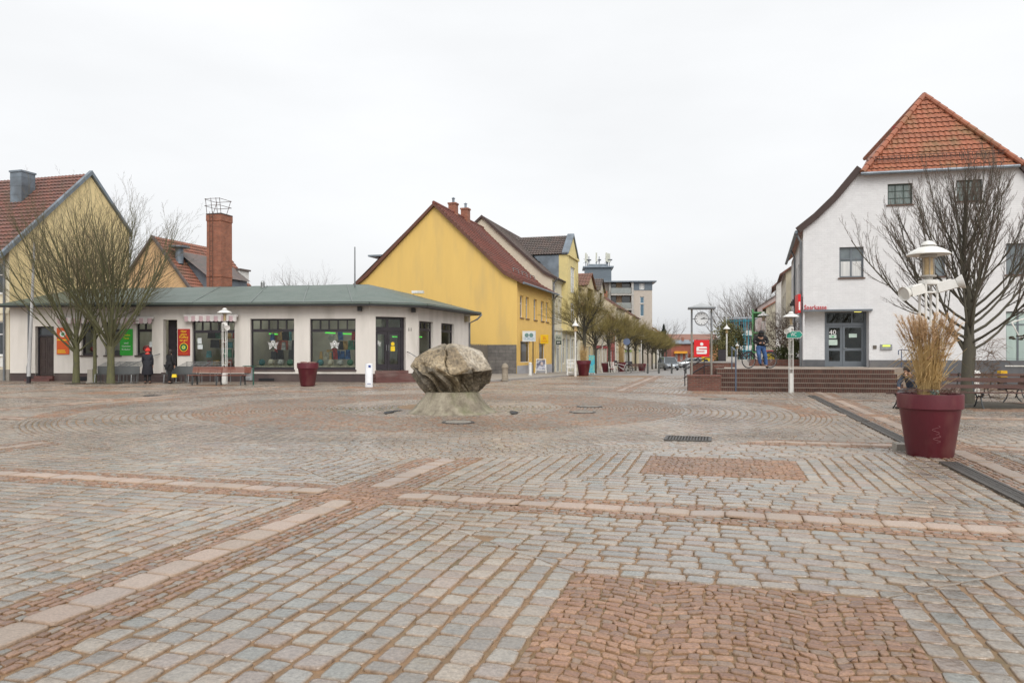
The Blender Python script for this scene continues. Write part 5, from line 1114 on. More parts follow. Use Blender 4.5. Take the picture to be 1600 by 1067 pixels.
MB().box(xs_-.05, xs_+.06, y+.024, y+.029, z0+1.36, z0+1.42).build('notice_mark', GRN, bk)
f = MB(); f.box(dx0-.5, dx1+.8, 2.6, 2.7, TZ, 4); f.box(dx0-.5, dx1+.8, .7, 2.6, 3.55, 3.6); f.box(dx0-.4,dx0-.3,.7,2.6,TZ,3.55); f.box(dx1+.4,dx1+.5,.7,2.6,TZ,3.55); f.build('interior', pm('lobby_dark', (.10,.075,.05), (.05,.045,.04), scale=2), bk)
MB().lathe([(.16,0),(.16,.05)], 16, (dx0+.35, 1.0, 3.42)).lathe([(.16,0),(.16,.05)], 16, (dx0+1.55, 1.2, 3.40)).build('ceiling_lamp', emit('yellow_lamp', (1,.85,.15), 2.2), bk)
r = BF.rect(1375.5,1393.5,538,546.5); f = MB(); f.box(r[0], r[1], -.06, 0, r[2], r[3]); f.build('night_safe', m_steel, bk); f = MB(); f.box(r[0]+.08, r[1]-.08, -.07, -.061, r[2]+.14, r[3]-.03); f.build('night_safe_lamp', emit('lime_strip', (.6,.75,.1), .7), bk)
r = BF.rect(1364,1369.5,539.5,545); MB().box(r[0], r[1], -.03, 0, r[2], r[3]).build('wall_plate', pm('bronze', (.16,.14,.12), metal=.5, bump=0), bk)
f = MB(); x_ = BF.s(1404.5); zt_ = BF.z(1404,547); f.tube([(x_-.12,-.4,zt_-.2),(x_-.12,-.4,zt_-.02),(x_-.02,-.4,zt_+.02),(x_+.25,-.4,zt_),(x_+.75,-.4,zt_-.38)], .022, 8); f.tube([(x_+.0,-.4,TZ),(x_+.0,-.4,zt_)], .02, 6); f.tube([(x_+.42,-.4,TZ-.5),(x_+.42,-.4,zt_-.1)], .02, 6); f.tube([(x_,-.4,TZ+.35),(x_+.42,-.4,TZ+.1)], .014, 6); f.build('handrail', pm('blue_rail', (.07,.10,.17), rough=.4), bk)
# roof: hip face with modelled tiles, eave curve along the gable, main slopes behind
ap_z, ap_y = 13.55, 2.05; hwid = (sR-sL)/2+.12; sC0 = sC
rt = MB(Matrix.Translation((sC,0,0))); tiles(rt, [(-.28, zL-.28),(0,zL+.05),(ap_y,ap_z)], lambda u: -hwid*(1-max(0,u-.05)*1.05) if u < .999 else -.01, lambda u: hwid*(1-max(0,u-.05)*1.05) if u < .999 else .01, .25, .30, .024, .045)
ro = rt.build('hip_roof', m_tile_orange, bk, 'auto')
rg = MB()
for sx in (-1, 1):
    n = 13
    for k in range(n): a = Vector((sC+sx*(hwid+.02), -.3, zL-.22)).lerp(Vector((sC, ap_y, ap_z+.04)), k/n); b = Vector((sC+sx*(hwid+.02), -.3, zL-.22)).lerp(Vector((sC, ap_y, ap_z+.04)), (k+1)/n); rg.tube([a, b], [.13,.105], 8)
rg.tube([(sC,ap_y,ap_z+.05),(sC,14,ap_z+.05)], .12, 8); rg.build('ridge_tiles', m_tile_orange, ro)
f = MB(); f.tube([(sL-.1,-.36,zL-.3),(sR+.1,-.36,zL-.3)], .07, 8); f.build('gutter', m_zinc, ro)
sgd = MB(); 
zz = zL+.42; 
for k in range(34): x = sL+.25+k*(sR-sL-.5)/33; sgd.tube([(x,.0,zz-.12),(x,.0,zz+.08)], .014, 4)
for z_ in (zz+.08, zz-.06): sgd.tube([(sL+.2,.0,z_),(sR-.2,.0,z_)], .014, 5)
sgd.build('snow_guard', m_rust, ro)
FA = R(90-18.3)    # flank of the bank runs away at this world angle
fdx, fdy = math.cos(FA-SA), math.sin(FA-SA)
def side(mirror):
    v = []; prof = [(0-.22, lefts[0][1]-.2)] + lefts[1:] + [(sC, ap_z)]
    prof = [(-.25, lefts[0][1]-.1), (.0,lefts[0][1]+.14)] + [(a-.05, b+.16) for a, b in lefts[1:3]] + [(sL+.03, zL+.0), (sC, ap_z-.08)]
    m = MB(); ys = [0]*5 + [ap_y]; n = len(prof); vs = []
    for d in (0, 13.0):
        for (a, b), y_ in zip(prof, ys):
            yy = (y_ if d == 0 else d); X = a + (fdx*yy if a < sC-.1 else 0)*1.0; vs.append(((X if not mirror else WD-X), yy, b))
    fs = [(i, i+1, n+i+1, n+i) for i in range(n-1)]; m.add(vs, fs if not mirror else [f_[::-1] for f_ in fs]); return m
side(False).build('left_slope', m_tile_orange, ro); side(True).build('right_slope', m_tile_orange, ro)
vg = MB(); pr_ = [(-.25, lefts[0][1]-.1)] + [(a-.1, b+.08) for a, b in lefts[1:3]] + [(sL-.1, zL+.02)]
for a, b in zip(pr_, pr_[1:]): vg.bar((a[0],-.1,a[1]), (b[0],-.1,b[1]), .3, .16, up=(0,1,0)); vg.bar((WD-a[0],-.1,a[1]), (WD-b[0],-.1,b[1]), .3, .16, up=(0,1,0))
vg.build('verge', pm('dark_verge_board', (.055,.035,.03)), ro)
MB().tube([(sC-.5,5,11.4),(sC-.5,5,13.02)], .16, 10).build('flue', pm('red_flue', (.33,.05,.04)), ro)
# flank wall running down the side street
FK = Fr(BF.X, BF.Y, FA+math.pi) ; MFk = RZ(0, 0, FA-SA)     # x' along the flank away from the corner; outside is its +y side
fk = MB(MFk @ Matrix.Scale(-1,4,(0,1,0))); fh = [(x, x+.9, z0, z1) for x in (1.6,3.6,5.6,7.6,9.6,11.4) for z0, z1 in ((1.8,3.4),(4.4,6.0))]
fk.wall([(0,.6),(12.8,.6),(12.8,7.1),(0,7.1)], fh, 0, .15); fk.build('flank_wall', m_bw, bk)
for r in fh: window(bk, r, 1, 1, m_frame_w, m_pane, .08, .06, M=MFk @ Matrix.Scale(-1,4,(0,1,0)))
MM = MFk @ Matrix.Scale(-1,4,(0,1,0))
MB(MM).tube([(-.1,-.3,7.05),(13,-.3,7.05)], .08, 8).build('flank_gutter', m_zinc, bk)
MB(MM).tube([(.15,-.28,7.0),(.15,-.1,6.6),(.15,-.1,.86)], .055, 8).tube([(6.2,-.28,7.0),(6.2,-.1,6.6),(6.2,-.1,.86)], .05, 8).build('downpipe', m_pipe, bk)
f = MB(MM)
for k in range(4): f.box(1.2+k*1.6, 1.35+k*1.6, -.35, -.0, 4.0, 4.15)
f.build('flank_lamp', m_frame_d, bk)
p = BF.P(0) + Vector((math.cos(FA)*.5, math.sin(FA)*.5, 0)); t = thing('projecting_bank_sign', 'red banner sign sticking out from the flank of the bank', 'sign', (p.x-.22, p.y, 3.35), SA); MB().box(-.06, .06, -.5, .5, .0, .85).build('panel', MATS['bank_red'], t); MB().box(-.035, .035, -.51, -.501, .12, .5).build('emblem', WHT, t); MB().box(.06,.3,-.02,.02,.7,.74).build('bracket', m_steel, t)
# white bracket frame with a garland at the right edge
t = thing('wall_bracket', 'white strut frame with a dark garland on the bank wall at the right edge', 'bracket', BF.P(BF.s(1585), -.9, 0), SA)
f = MB(); za, zb = BF.z(1585,512), BF.z(1585,495); f.tube([(-.45,0,za+.2),(1.5,0,zb+.35)], .03, 6); f.tube([(-.45,0,za+.2),(-.15,0,za-.42),(1.6,0,za-.38)], .03, 6); f.tube([(.9,0,zb+.1),(1.2,0,za-.2)], .02, 6); f.tube([(1.0,0,za),(1.0,.9,za)], .03, 6); f.build('frame', m_white, t)
f = MB(); g_ = random.Random(3)
for k in range(60): f.ball((-.5+g_.uniform(0,2.2), g_.gauss(0,.05), za-.45+g_.gauss(0,.04)), (.09,.06,.035), 6, 4)
f.build('garland', pm('dark_garland', (.03,.035,.02), (.05,.035,.02)), t)
# ------------------------------------------------------------------ boulder fountain
def rockmat():
    m, t, b, new = node_mat('boulder_rock'); L = t.links.new; tc = new('ShaderNodeTexCoord')
    n = new('ShaderNodeTexNoise'); n.inputs['Scale'].default_value = 1.7; n.inputs['Detail'].default_value = 9; n.inputs['Roughness'].default_value = .68; n.inputs['Distortion'].default_value = .6; L(tc.outputs['Object'], n.inputs['Vector'])
    r = new('ShaderNodeValToRGB'); e = r.color_ramp.elements; e[0].position = .34; e[0].color = (.07,.062,.05,1); e[1].position = .70; e[1].color = (.40,.37,.32,1)
    for p, c in ((.42,(.15,.125,.09,1)),(.52,(.23,.195,.145,1)),(.6,(.30,.265,.21,1))): k = e.new(p); k.color = c
    L(n.outputs[0], r.inputs[0])
    n2 = new('ShaderNodeTexNoise'); n2.inputs['Scale'].default_value = 14; n2.inputs['Detail'].default_value = 8; L(tc.outputs['Object'], n2.inputs['Vector'])
    mr_ = new('ShaderNodeMapRange'); mr_.inputs[1].default_value = .3; mr_.inputs[2].default_value = .7; mr_.inputs[3].default_value = .5; mr_.inputs[4].default_value = 1.45; L(n2.outputs[0], mr_.inputs[0])
    mu = new('ShaderNodeVectorMath'); mu.operation = 'SCALE'; L(r.outputs[0], mu.inputs[0]); L(mr_.outputs[0], mu.inputs['Scale'])
    at = new('ShaderNodeAttribute'); at.attribute_name = 'tone'; m2 = new('ShaderNodeVectorMath'); m2.operation = 'MULTIPLY'; L(mu.outputs[0], m2.inputs[0]); L(at.outputs['Color'], m2.inputs[1]); L(m2.outputs[0], b.inputs['Base Color'])
    bp = new('ShaderNodeBump'); bp.inputs['Strength'].default_value = .7; bp.inputs['Distance'].default_value = .05; L(n2.outputs[0], bp.inputs['Height']); L(bp.outputs[0], b.inputs['Normal'])
    rr = new('ShaderNodeMapRange'); rr.inputs[3].default_value = .3; rr.inputs[4].default_value = .8; L(n.outputs[0], rr.inputs[0]); L(rr.outputs[0], b.inputs['Roughness']); return m
m_rock = rockmat()
BX, BY = -1.56, 19.3
ft_ = thing('boulder_fountain', 'huge faceted brown boulder on a flared stone pedestal in the round paving', 'fountain', (BX, BY, 0))
bm = bmesh.new(); bmesh.ops.create_icosphere(bm, subdivisions=6, radius=1)
rr_ = random.Random(21); planes = []
# facets: directions chosen by hand for the ones turned to the viewer, then random ones
for d, o in (((-.55,-.62,.55),.77),((.10,-.88,.46),.76),((.62,-.5,.58),.76),((-.25,-.2,.95),.78),((.35,-.1,.93),.79),((-.85,-.45,-.3),.80),((-.40,-.78,-.5),.76),((.22,-.82,-.55),.75),((.75,-.5,-.4),.79),((-.9,.0,.45),.88),((.92,.05,.4),.88),((-.75,-.2,-.65),.84),((.7,-.1,-.7),.84),((0,0,-1),.72),((.98,-.1,-.1),.93),((-.98,-.1,.0),.94)):
    planes.append((Vector(d).normalized(), o))
for k in range(16):
    d = Vector((rr_.gauss(0,1), rr_.gauss(0,1), rr_.gauss(0,.8))).normalized(); planes.append((d, rr_.uniform(.80, .88)))
tone_cols = []
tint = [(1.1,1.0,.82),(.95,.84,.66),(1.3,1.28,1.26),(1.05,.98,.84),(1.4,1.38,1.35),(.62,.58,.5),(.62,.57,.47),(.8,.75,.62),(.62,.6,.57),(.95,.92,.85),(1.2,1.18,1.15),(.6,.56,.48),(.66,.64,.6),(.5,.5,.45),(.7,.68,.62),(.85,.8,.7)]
for k in range(16): g_ = rr_.uniform(.6,1.2); tint.append((g_, g_*.97, g_*.88))
for v in bm.verts:
    p = v.co.copy(); last = -1
    q = p + Vector((noise.noise(p*1.3+Vector((5,0,0))), noise.noise(p*1.3+Vector((0,7,0))), noise.noise(p*1.3)))*.07
    for i, (d, o) in enumerate(planes):
        s_ = q.dot(d) - o
        if s_ > 0: q -= d*s_; last = i
    rid = noise.noise(Vector((p.x*7+p.z*3, p.y*7, p.z*1.5)))      # slanting cleavage grooves on the lower half
    rough_ = noise.fractal(p*5, .8, 2.1, 5)*.03
    az = math.atan2(p.y, p.x); s_ = az*2.3 + p.z*1.1 + .5*noise.noise(p*1.1); fr_ = (s_ % 1.0); tri = (1-fr_/.72) if fr_ < .72 else (fr_-.72)/.28      # slanting slabs split off the lower half
    low_ = max(0, min(1, (.22+.25*noise.noise(p*1.7)-p.z)*4.0)); q += p.normalized()*(rough_*.7 - low_*tri*.17 - low_*.02)
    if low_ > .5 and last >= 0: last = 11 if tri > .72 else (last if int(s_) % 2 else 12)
    for cn, cc, cw in ((Vector((.86,-.1,.35)).normalized(), .20, .020),):
        e_ = p.dot(cn) - cc + .07*noise.noise(p*3)                     # open cracks
        if abs(e_) < cw*2: 
            g_ = 1-abs(e_)/(cw*2); q -= p.normalized()*g_*.085
            if g_ > .45: last = 11
        elif 0 < e_ < cw*9: q -= p.normalized()*.03*(1-e_/(cw*9))     # the block behind the crack sits lower
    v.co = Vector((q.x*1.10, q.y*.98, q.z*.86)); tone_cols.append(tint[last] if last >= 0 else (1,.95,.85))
me = bpy.data.meshes.new('boulder'); bm.to_mesh(me); bm.free()
zs_ = [v.co.z for v in me.vertices]; z0, z1 = min(zs_), max(zs_); xs_ = [v.co.x for v in me.vertices]; kx = 2.1/(max(xs_)-min(xs_)); cx = (max(xs_)+min(xs_))/2
for v in me.vertices:
    v.co.z = .40 + (v.co.z-z0)/(z1-z0)*1.40; v.co.x = (v.co.x-cx)*kx
at = me.color_attributes.new('tone', 'FLOAT_COLOR', 'POINT')
for i, c in enumerate(tone_cols): at.data[i].color = (*c, 1)
for p in me.polygons: p.use_smooth = False
me.materials.append(m_rock); o = bpy.data.objects.new('boulder', me); COL.objects.link(o); o.parent = ft_
prof = [(1.16,-.01),(1.14,.03),(1.05,.07),(.95,.16),(.83,.30),(.73,.43),(.67,.54),(.5,.55)]
pv = MB(); n = 96; vs = []
for r_, z in prof:
    for j in range(n):
        a = 2*math.pi*j/n; w_ = 1 + .035*math.sin(a*7+1)*(1-z) + .03*noise.noise(Vector((math.cos(a)*3, math.sin(a)*3, z*4))); vs.append((r_*w_*math.cos(a), r_*w_*math.sin(a)*.95, z))
pv.add(vs, [(i*n+j, i*n+(j+1)%n, (i+1)*n+(j+1)%n, (i+1)*n+j) for i in range(len(prof)-1) for j in range(n)] + [tuple(range((len(prof)-1)*n, len(prof)*n))])
pv.build('pedestal', pm('pedestal_stone', (.33,.29,.215), (.14,.115,.08), rough=.7, scale=2.2, bump=.8, bscale=18, dirt=(.12,.13,.05), dscale=1.8, aniso=(1.6,1.6,.5), bdist=.04), ft_, True)
for a0, a1 in ((2.55,3.35),(-.25,.35)):
    f = MB(); k = 16; vs = []
    for i in range(k+1):
        a = a0+(a1-a0)*i/k; wd = .09*math.sin(math.pi*i/k)+.02
        for r_ in (1.62-wd, 1.62+wd): vs.append((r_*math.cos(a), r_*math.sin(a)*.95-.35, .032))
    f.add(vs, [(2*i, 2*i+1, 2*i+3, 2*i+2) for i in range(k)]); f.build('water_slot', m_black, ft_)

# ------------------------------------------------------------------ bare trees
def rot_about(d, ang, az):
    x = d.orthogonal().normalized(); y = d.cross(x); a = x*math.cos(az)+y*math.sin(az); return (d*math.cos(ang)+a*math.sin(ang)).normalized()
CANG = [(22,44)]
def grow(bufs, p, d, L_, r, lv, mx, rg, up, dens, nseg=5, kids=(7,6,5,4), wig=.09, shrink=.5):
    pts = [p.copy()]; rad = [r]; dirs = [d.copy()]; st_ = L_/nseg
    for i in range(nseg):
        d = (d + Vector((rg.gauss(0,wig), rg.gauss(0,wig), rg.gauss(0,wig)+up))).normalized(); p = p + d*st_; pts.append(p.copy()); rad.append(max(.0024, r*(1-.78*(i+1)/nseg))); dirs.append(d.copy())
    bufs[0 if lv <= 1 else 1].tube(pts, rad, 7 if lv == 0 else (5 if lv == 1 else 3), cap=False)
    if lv >= mx: return
    n = kids[lv]
    for k in range(n):
        t = (.18 if lv else .3) + (.8 if lv else .68)*(k+rg.random()*.8)/n; f = min(t, .99)*nseg; i = int(f); q = pts[i].lerp(pts[i+1], f-i); rr = rad[i]*(1-(f-i))+rad[i+1]*(f-i)
        dd = rot_about(dirs[i], R(rg.uniform(*CANG[0])), rg.uniform(0,6.28))
        if dd.z < -.05: dd.z = abs(dd.z)*.3
        grow(bufs, q, dd, L_*rg.uniform(shrink-.12, shrink+.08)*(1.15-.55*t), max(.003, rr*.6), lv+1, mx, rg, up*1.0, dens, 4 if lv < 2 else 3, kids, wig, shrink)
def tree(name, label, cat, loc, seed, H, fork, tr, nl, ang, bark, twig, group=None, mx=3, kids=(7,6,5,4), up=.09, lean=0, spreadk=1.0, wig=.09, shrink=.5, rk=(.32,.5), cang=(22,44), fan=False, leader=None):
    CANG[0] = cang; rg = random.Random(seed); t = thing(name, label, cat, loc, 0, group); T = MB(); C = MB()
    top = Vector((lean, 0, fork*1.25)); pts = [Vector((0,0,-.1)), Vector((0,0,.15)), Vector((lean*.3,.02,fork*.5)), Vector((lean*.8,0,fork)), top + Vector((0,0,fork*.25))]
    T.tube(pts, [tr*1.5, tr*1.12, tr*.95, tr*.95, tr*.5], 12, cap=False)
    for k in range(nl):
        az = 2*math.pi*k/nl + rg.uniform(-.3,.3); a = R(ang[0]+(ang[1]-ang[0])*(rg.random()**.75 if fan else rg.random())) if k else R(4); h = fork*rg.uniform(.78, 1.2)
        d = Vector((math.sin(a)*math.cos(az), math.sin(a)*math.sin(az), math.cos(a))); L_ = (H-h)*rg.uniform(.86,1.04)*(1 if a < .5 else spreadk)/max(.72, math.cos(a*.6))
        if fan: L_ = (H-h)*rg.uniform(.84,1.03)/math.cos(a*.55)*(1-.12*a)
        grow((T, C), Vector((lean*.8, 0, h)), d, L_, tr*rg.uniform(*rk), 0, mx, rg, up, 1, 7, kids, wig, shrink)
    if leader:                                            # limbs in tiers up a central stem, sweeping upwards
        pts = [Vector((lean*.8, 0, fork))]; 
        for k in range(8): pts.append(pts[-1] + Vector((rg.gauss(0,.05), rg.gauss(0,.05), (H-fork)/8)))
        T.tube(pts, [tr*(.85-.80*(k/8)**.8) for k in range(9)], 9, cap=False)
        for k in range(leader):
            u = (k+rg.random()*.7)/leader; z = u*.68*8; i = int(z); q = pts[i].lerp(pts[i+1], z-i); a = R(74-54*u+rg.uniform(-9,9)); az = k*2.399+rg.uniform(-.3,.3)
            d = Vector((math.sin(a)*math.cos(az), math.sin(a)*math.sin(az), math.cos(a))); L_ = (H-fork)*(.90-.46*u)*rg.uniform(.85,1.05)
            grow((T, C), q, d, L_, tr*(.24-.13*u)*rg.uniform(.8,1.15), 0, mx, rg, up, 1, 8, kids, wig, shrink)
    T.build('trunk', bark, t, True); C.build('crown', twig, t); return t
m_bark1 = pm('green_bark', (.12,.12,.045), (.075,.07,.045), rough=.85, scale=7, bump=.5, bscale=40, aniso=(3,3,.6)); m_twig1 = pm('olive_twigs', (.15,.125,.07), (.105,.08,.055), rough=.8, bump=0)
m_bark2 = pm('dark_bark', (.085,.078,.05), (.07,.06,.048), rough=.85, scale=7, bump=.5, bscale=40, aniso=(3,3,.6)); m_twig2 = pm('dark_twigs', (.15,.112,.09), (.10,.076,.062), rough=.8, bump=0)
tree('bare_tree', 'leafless multi stemmed tree standing leftmost before the shop', 'tree', W(119, 35.8), 3, 9.0, 1.85, .15, 24, (6,56), m_bark1, m_twig1, 'bare trees before the shop', kids=(12,6,3,0), mx=3, up=.085, rk=(.16,.32), wig=.05, shrink=.38, cang=(16,34), fan=True)
tree('bare_tree', 'slim leafless tree standing between its two stronger neighbours', 'tree', W(148, 35.9), 8, 7.0, 2.2, .085, 8, (8,34), m_bark1, m_twig1, 'bare trees before the shop', kids=(8,6,4,0), mx=3, up=.10, rk=(.25,.4), wig=.06)
tree('bare_tree', 'leafless green barked tree standing beside the grey benches', 'tree', W(173, 35.6), 15, 8.7, 1.8, .17, 26, (6,58), m_bark1, m_twig1, 'bare trees before the shop', kids=(12,6,3,0), mx=3, up=.08, rk=(.16,.32), wig=.05, shrink=.38, cang=(16,34), fan=True)
TRX, TRY = 13.45, 22.0
tree('bare_tree', 'big dark bare tree with round seat in front of the white bank', 'tree', (TRX, TRY, 0), 31, 6.8, 1.55, .185, 5, (6,34), m_bark2, m_twig2, None, kids=(13,7,5,0), mx=3, up=.15, lean=.08, shrink=.33, rk=(.2,.34), wig=.05, cang=(16,34), fan=True, leader=38)
# ivy and dry shoots round the right trunk
f = MB(); rg = random.Random(4)
for k in range(150):
    a = rg.uniform(0,6.28); z = rg.uniform(.1,1.9); p = Vector((.33*math.cos(a)+.35, .3*math.sin(a), z)); f.tube([p, p+Vector((rg.gauss(.15,.16), rg.gauss(0,.12), rg.gauss(.1,.14))), p+Vector((rg.gauss(.28,.3), rg.gauss(0,.2), rg.gauss(-.02,.2)))], [.007,.005,.003], 3, False)
tag(f.build('dry_shrub', pm('dry_brown', (.17,.10,.055), (.10,.06,.035), rough=.9, bump=0), loc=(TRX,TRY,0)), 'tangle of dry brown shoots round the foot of the big right tree', 'shrub')
f = MB(); f.lathe([(1.7,-.01),(1.7,.03),(.1,.07)], 32); tag(f.build('tree_bed', pm('wet_soil', (.06,.048,.03), (.04,.035,.025), rough=.8, scale=6, bump=.6), loc=(TRX,TRY,0)), kind='structure')
for px_, r_ in ((119,.5),(148,.4),(173,.5)): tag(MB().lathe([(r_,0),(r_,.045),(.1,.07)], 20).build('tree_pit', MATS['wet_soil'], loc=W(px_, 35.75)), kind='structure')
# street trees: two crowns, copied along the kerb
m_twig3 = pm('yellow_green_twigs', (.24,.19,.05), (.15,.12,.04), rough=.8, bump=0); m_bark3 = pm('street_bark', (.06,.055,.035), (.045,.04,.03), rough=.85)
protos = []
for s_ in range(3):
    protos.append(tree('street_tree', '', 'tree', (0,0,0), 50+s_, 5.2, 2.45, .11, 20, (14,70), m_bark3, m_twig3, 'pruned trees in a row along the street', kids=(10,8,6,0), mx=3, up=.05, spreadk=.84, shrink=.5, wig=.12, rk=(.22,.4)))
TX, TY = 4.86, 50.0
where_ = ['nearest street tree, beside the first red planter', 'street tree standing second from the square in the kerb row', 'street tree behind the second red planter', 'fourth street tree, left of the parked bicycle', 'fifth street tree, behind the parked bicycle', 'sixth street tree, just beyond the bicycle', 'seventh street tree, by the farthest planter', 'eighth street tree of the kerb row', 'ninth street tree of the kerb row', 'tenth street tree of the kerb row', 'eleventh street tree of the kerb row', 'twelfth street tree, nearly level with the silver van', 'last street tree at the far end of the row']
rg = random.Random(9)
for k, t_ in enumerate((0,4.6,11.7,18.5,25,31.5,39,45.5,52,58,65,72,79)):
    x, y_ = TX+.2691*t_, TY+.9631*t_; lab = 'pruned ' + where_[k]; rz = rg.uniform(0,6.28); z = gz(y_)+.06
    if k < 3: o = protos[k]; o.location = (x,y_,z); o.rotation_euler = (0,0,rz); o['label'] = lab
    else: o = dup(protos[k % 3], (x,y_,z), rz, lab); 
    s_ = rg.uniform(.94,1.05)*(1.08 if k == 0 else (.82 if k == 1 else 1)); o.scale = (s_, s_, s_)
# background bare trees
m_twf = pm('far_grey_twigs', (.15,.125,.11), (.11,.095,.085), rough=.9, bump=0)
bgp = tree('background_tree', 'tall bare tree rising behind the teal balcony house', 'tree', W(1166, 175, -1.2), 77, 17, 4.5, .3, 9, (12,48), m_twf, m_twf, 'bare trees on the skyline', kids=(7,6,4,0), mx=3, up=.05, shrink=.5)
for px_, Y_, s_, lab in ((1137,150,.72,'bare dark tree behind the clock stand'), (1190,185,1.1,'bare tree on the skyline over the rust coloured roof'), (1206,180,1.15,'bare tree on the skyline beside the cream gutter'), (1180,230,1.2,'thin bare tree between the teal house and the rust roof'), (1052,260,.4,'small bare tree above the station roof'), (484,130,.92,'round bare treetop showing over the green shop roof'), (1075,240,.42,'pale bare treetop left of the clock'), (1040,230,.7,'bare tree behind the conifer at the street end')):
    o = dup(bgp, W(px_, Y_, -1.2 if px_ > 900 else -.5), px_, lab); o.scale = (s_,s_,s_)
# conifers and evergreen shrubs
def leafy(name, label, cat, loc, seed, rx, rz_, h0, n, leaf, m, cone=False, trunk=.12, group=None):
    rg = random.Random(seed); t = thing(name, label, cat, loc, 0, group); T = MB(); T.tube([(0,0,-.2),(0,0,h0+rz_)], [trunk, trunk*.4], 7); T.build('trunk', m_bark3, t); C = MB()
    cl = [(rg.uniform(0,6.28), rg.random()**.6, rg.uniform(-1,1)) for _ in range(26)]
    for k in range(n):
        if cone: z = rg.random()**1.3; r_ = rx*(1-z)*(.5+.5*rg.random())*(1+.25*math.sin(z*34)); a = rg.uniform(0,6.28); p = Vector((r_*math.cos(a), r_*math.sin(a), h0+z*2*rz_))
        else: a, q, z = cl[rg.randrange(26)]; c = Vector((rx*.8*q*math.sqrt(max(.05,1-z*z))*math.cos(a), rx*.8*q*math.sqrt(max(.05,1-z*z))*math.sin(a), h0+rz_+rz_*.8*z)); p = c+Vector((rg.gauss(0,rx*.17), rg.gauss(0,rx*.17), rg.gauss(0,rz_*.15)))
        d = Vector((rg.gauss(0,1), rg.gauss(0,1), rg.gauss(0,.7))).normalized(); u = d.orthogonal().normalized()*leaf; w_ = d.cross(u).normalized()*leaf*.6
        C.add([p-u, p+w_, p+u, p-w_], [(0,1,2,3)])
    C.build('crown', m, t); return t
m_ever = pm('evergreen_leaves', (.075,.085,.022), (.045,.055,.018), rough=.6, bump=0, scale=1.5); m_conif = pm('conifer_needles', (.03,.042,.03), (.02,.03,.022), rough=.8, bump=0); m_ol = pm('olive_leaves', (.14,.125,.035), (.085,.085,.03), rough=.7, bump=0, scale=1.1)
leafy('evergreen_tree', 'dense olive green tree right behind the clock stand', 'tree', W(1131, 85, -.9), 1, 1.9, 2.7, .6, 4600, .10, m_ol)
leafy('evergreen_tree', 'olive green tree left of the teal balcony house', 'tree', W(1144, 95, -1), 2, 1.7, 2.9, .5, 3600, .11, m_ol)
leafy('conifer', 'dark conifer above the far end of the tree row', 'tree', W(1037, 210, -1.2), 3, 2.6, 4.6, 1.0, 2600, .3, m_conif, True, .2)
leafy('conifer', 'small dark conifer over the station roof', 'tree', W(1059, 250, -1.2), 4, 1.6, 3.1, .5, 900, .3, m_conif, True, .2)
leafy('conifer', 'dark slim conifer between the chimneys of the station', 'tree', W(1068, 262, -1.2), 5, 1.9, 3.8, .5, 900, .3, m_conif, True, .2)
leafy('shrub', 'low evergreen bush in a brick planter against the bank flank', 'shrub', W(1243, 36.6, TZ+.2), 6, .42, .55, .0, 1300, .05, m_ever, False, .03)
t = tree('shrub', 'brown leafless bush on the terrace behind the lamp with the arrow sign', 'shrub', W(1224, 37.5, TZ+.2), 91, 2.5, .25, .04, 12, (10,60), m_twig2, m_twig2, None, kids=(8,6,4,0), mx=3, up=.03, shrink=.5)
f = MB(); rg = random.Random(2)
for k in range(700): 
    a = rg.uniform(0,6.28); r_ = rg.random()*.95; p = Vector((r_*math.cos(a), r_*math.sin(a)*.7, 1.1+rg.gauss(0,.45))); d = Vector((rg.gauss(0,1), rg.gauss(0,1), rg.gauss(0,1))).normalized(); u = d.orthogonal().normalized()*.045; w_ = d.cross(u).normalized()*.03; f.add([p-u,p+w_,p+u,p-w_], [(0,1,2,3)])
f.build('dry_leaves', pm('dead_leaves', (.13,.065,.035), (.07,.04,.025), bump=0, scale=3), t)
leafy('shrub', 'green undergrowth below the brown bush on the terrace', 'shrub', W(1222, 37.0, TZ+.2), 8, .7, .38, .0, 900, .05, m_ever, False, .03)
m_pl = m_brk
t = tag(MB().box(-1.5, 1.4, -.25, .5, 0, .32).box(1.45, 2.2, -.3, .55, 0, .45).build('brick_planter', m_brk), 'low brick plant trough on the terrace by the bank corner', 'planter'); t.location = W(1222, 36.2, TZ); t.rotation_euler = (0,0,SA)

# ------------------------------------------------------------------ planters with grasses
m_pot = pm('wine_red_plastic', (.105,.011,.02), (.085,.010,.018), rough=.45, scale=3, bump=.06, dirt=(.19,.08,.07), dscale=2.2, aniso=(1,1,.6), spec=.5)
m_straw = pm('dry_straw', (.58,.42,.19), (.42,.28,.12), rough=.8, bump=0, scale=6); m_plume = pm('grass_plumes', (.54,.36,.19), (.42,.27,.15), rough=.9, bump=0, scale=5); m_soil = pm('dark_soil', (.06,.04,.028), (.10,.07,.045), rough=.9, bump=.6)
def pot(loc, H, rt_, label, cat='planter', group='wine red planters on the square', rb=None, rz=0):
    t = thing('planter', label, cat, loc, rz, group); rb = rb or rt_*.70; rim = H*.24
    MB().lathe([(rb*.96,0),(rb,.015),(rb+(rt_-rb)*.74*.98,H-rim-.01),(rt_*.925,H-rim),(rt_*.99,H-rim+.012),(rt_,H-.02),(rt_*.995,H),(rt_*.93,H),(rt_*.92,H-.05),(.01,H-.06)], 64).build('pot', m_pot, t, 'auto')
    s_ = MB(); n = 24; vs = [(0,0,H-.03)]; rg = random.Random(int(H*1000))
    for q in (.45,.91):
        for j in range(n): a = 6.2832*j/n; vs.append((rt_*q*math.cos(a), rt_*q*math.sin(a), H-.045+rg.uniform(0,.03)))
    s_.add(vs, [(0, 1+j, 1+(j+1)%n) for j in range(n)] + [(1+j, 1+n+j, 1+n+(j+1)%n, 1+(j+1)%n) for j in range(n)]); s_.build('soil', m_soil, t); return t
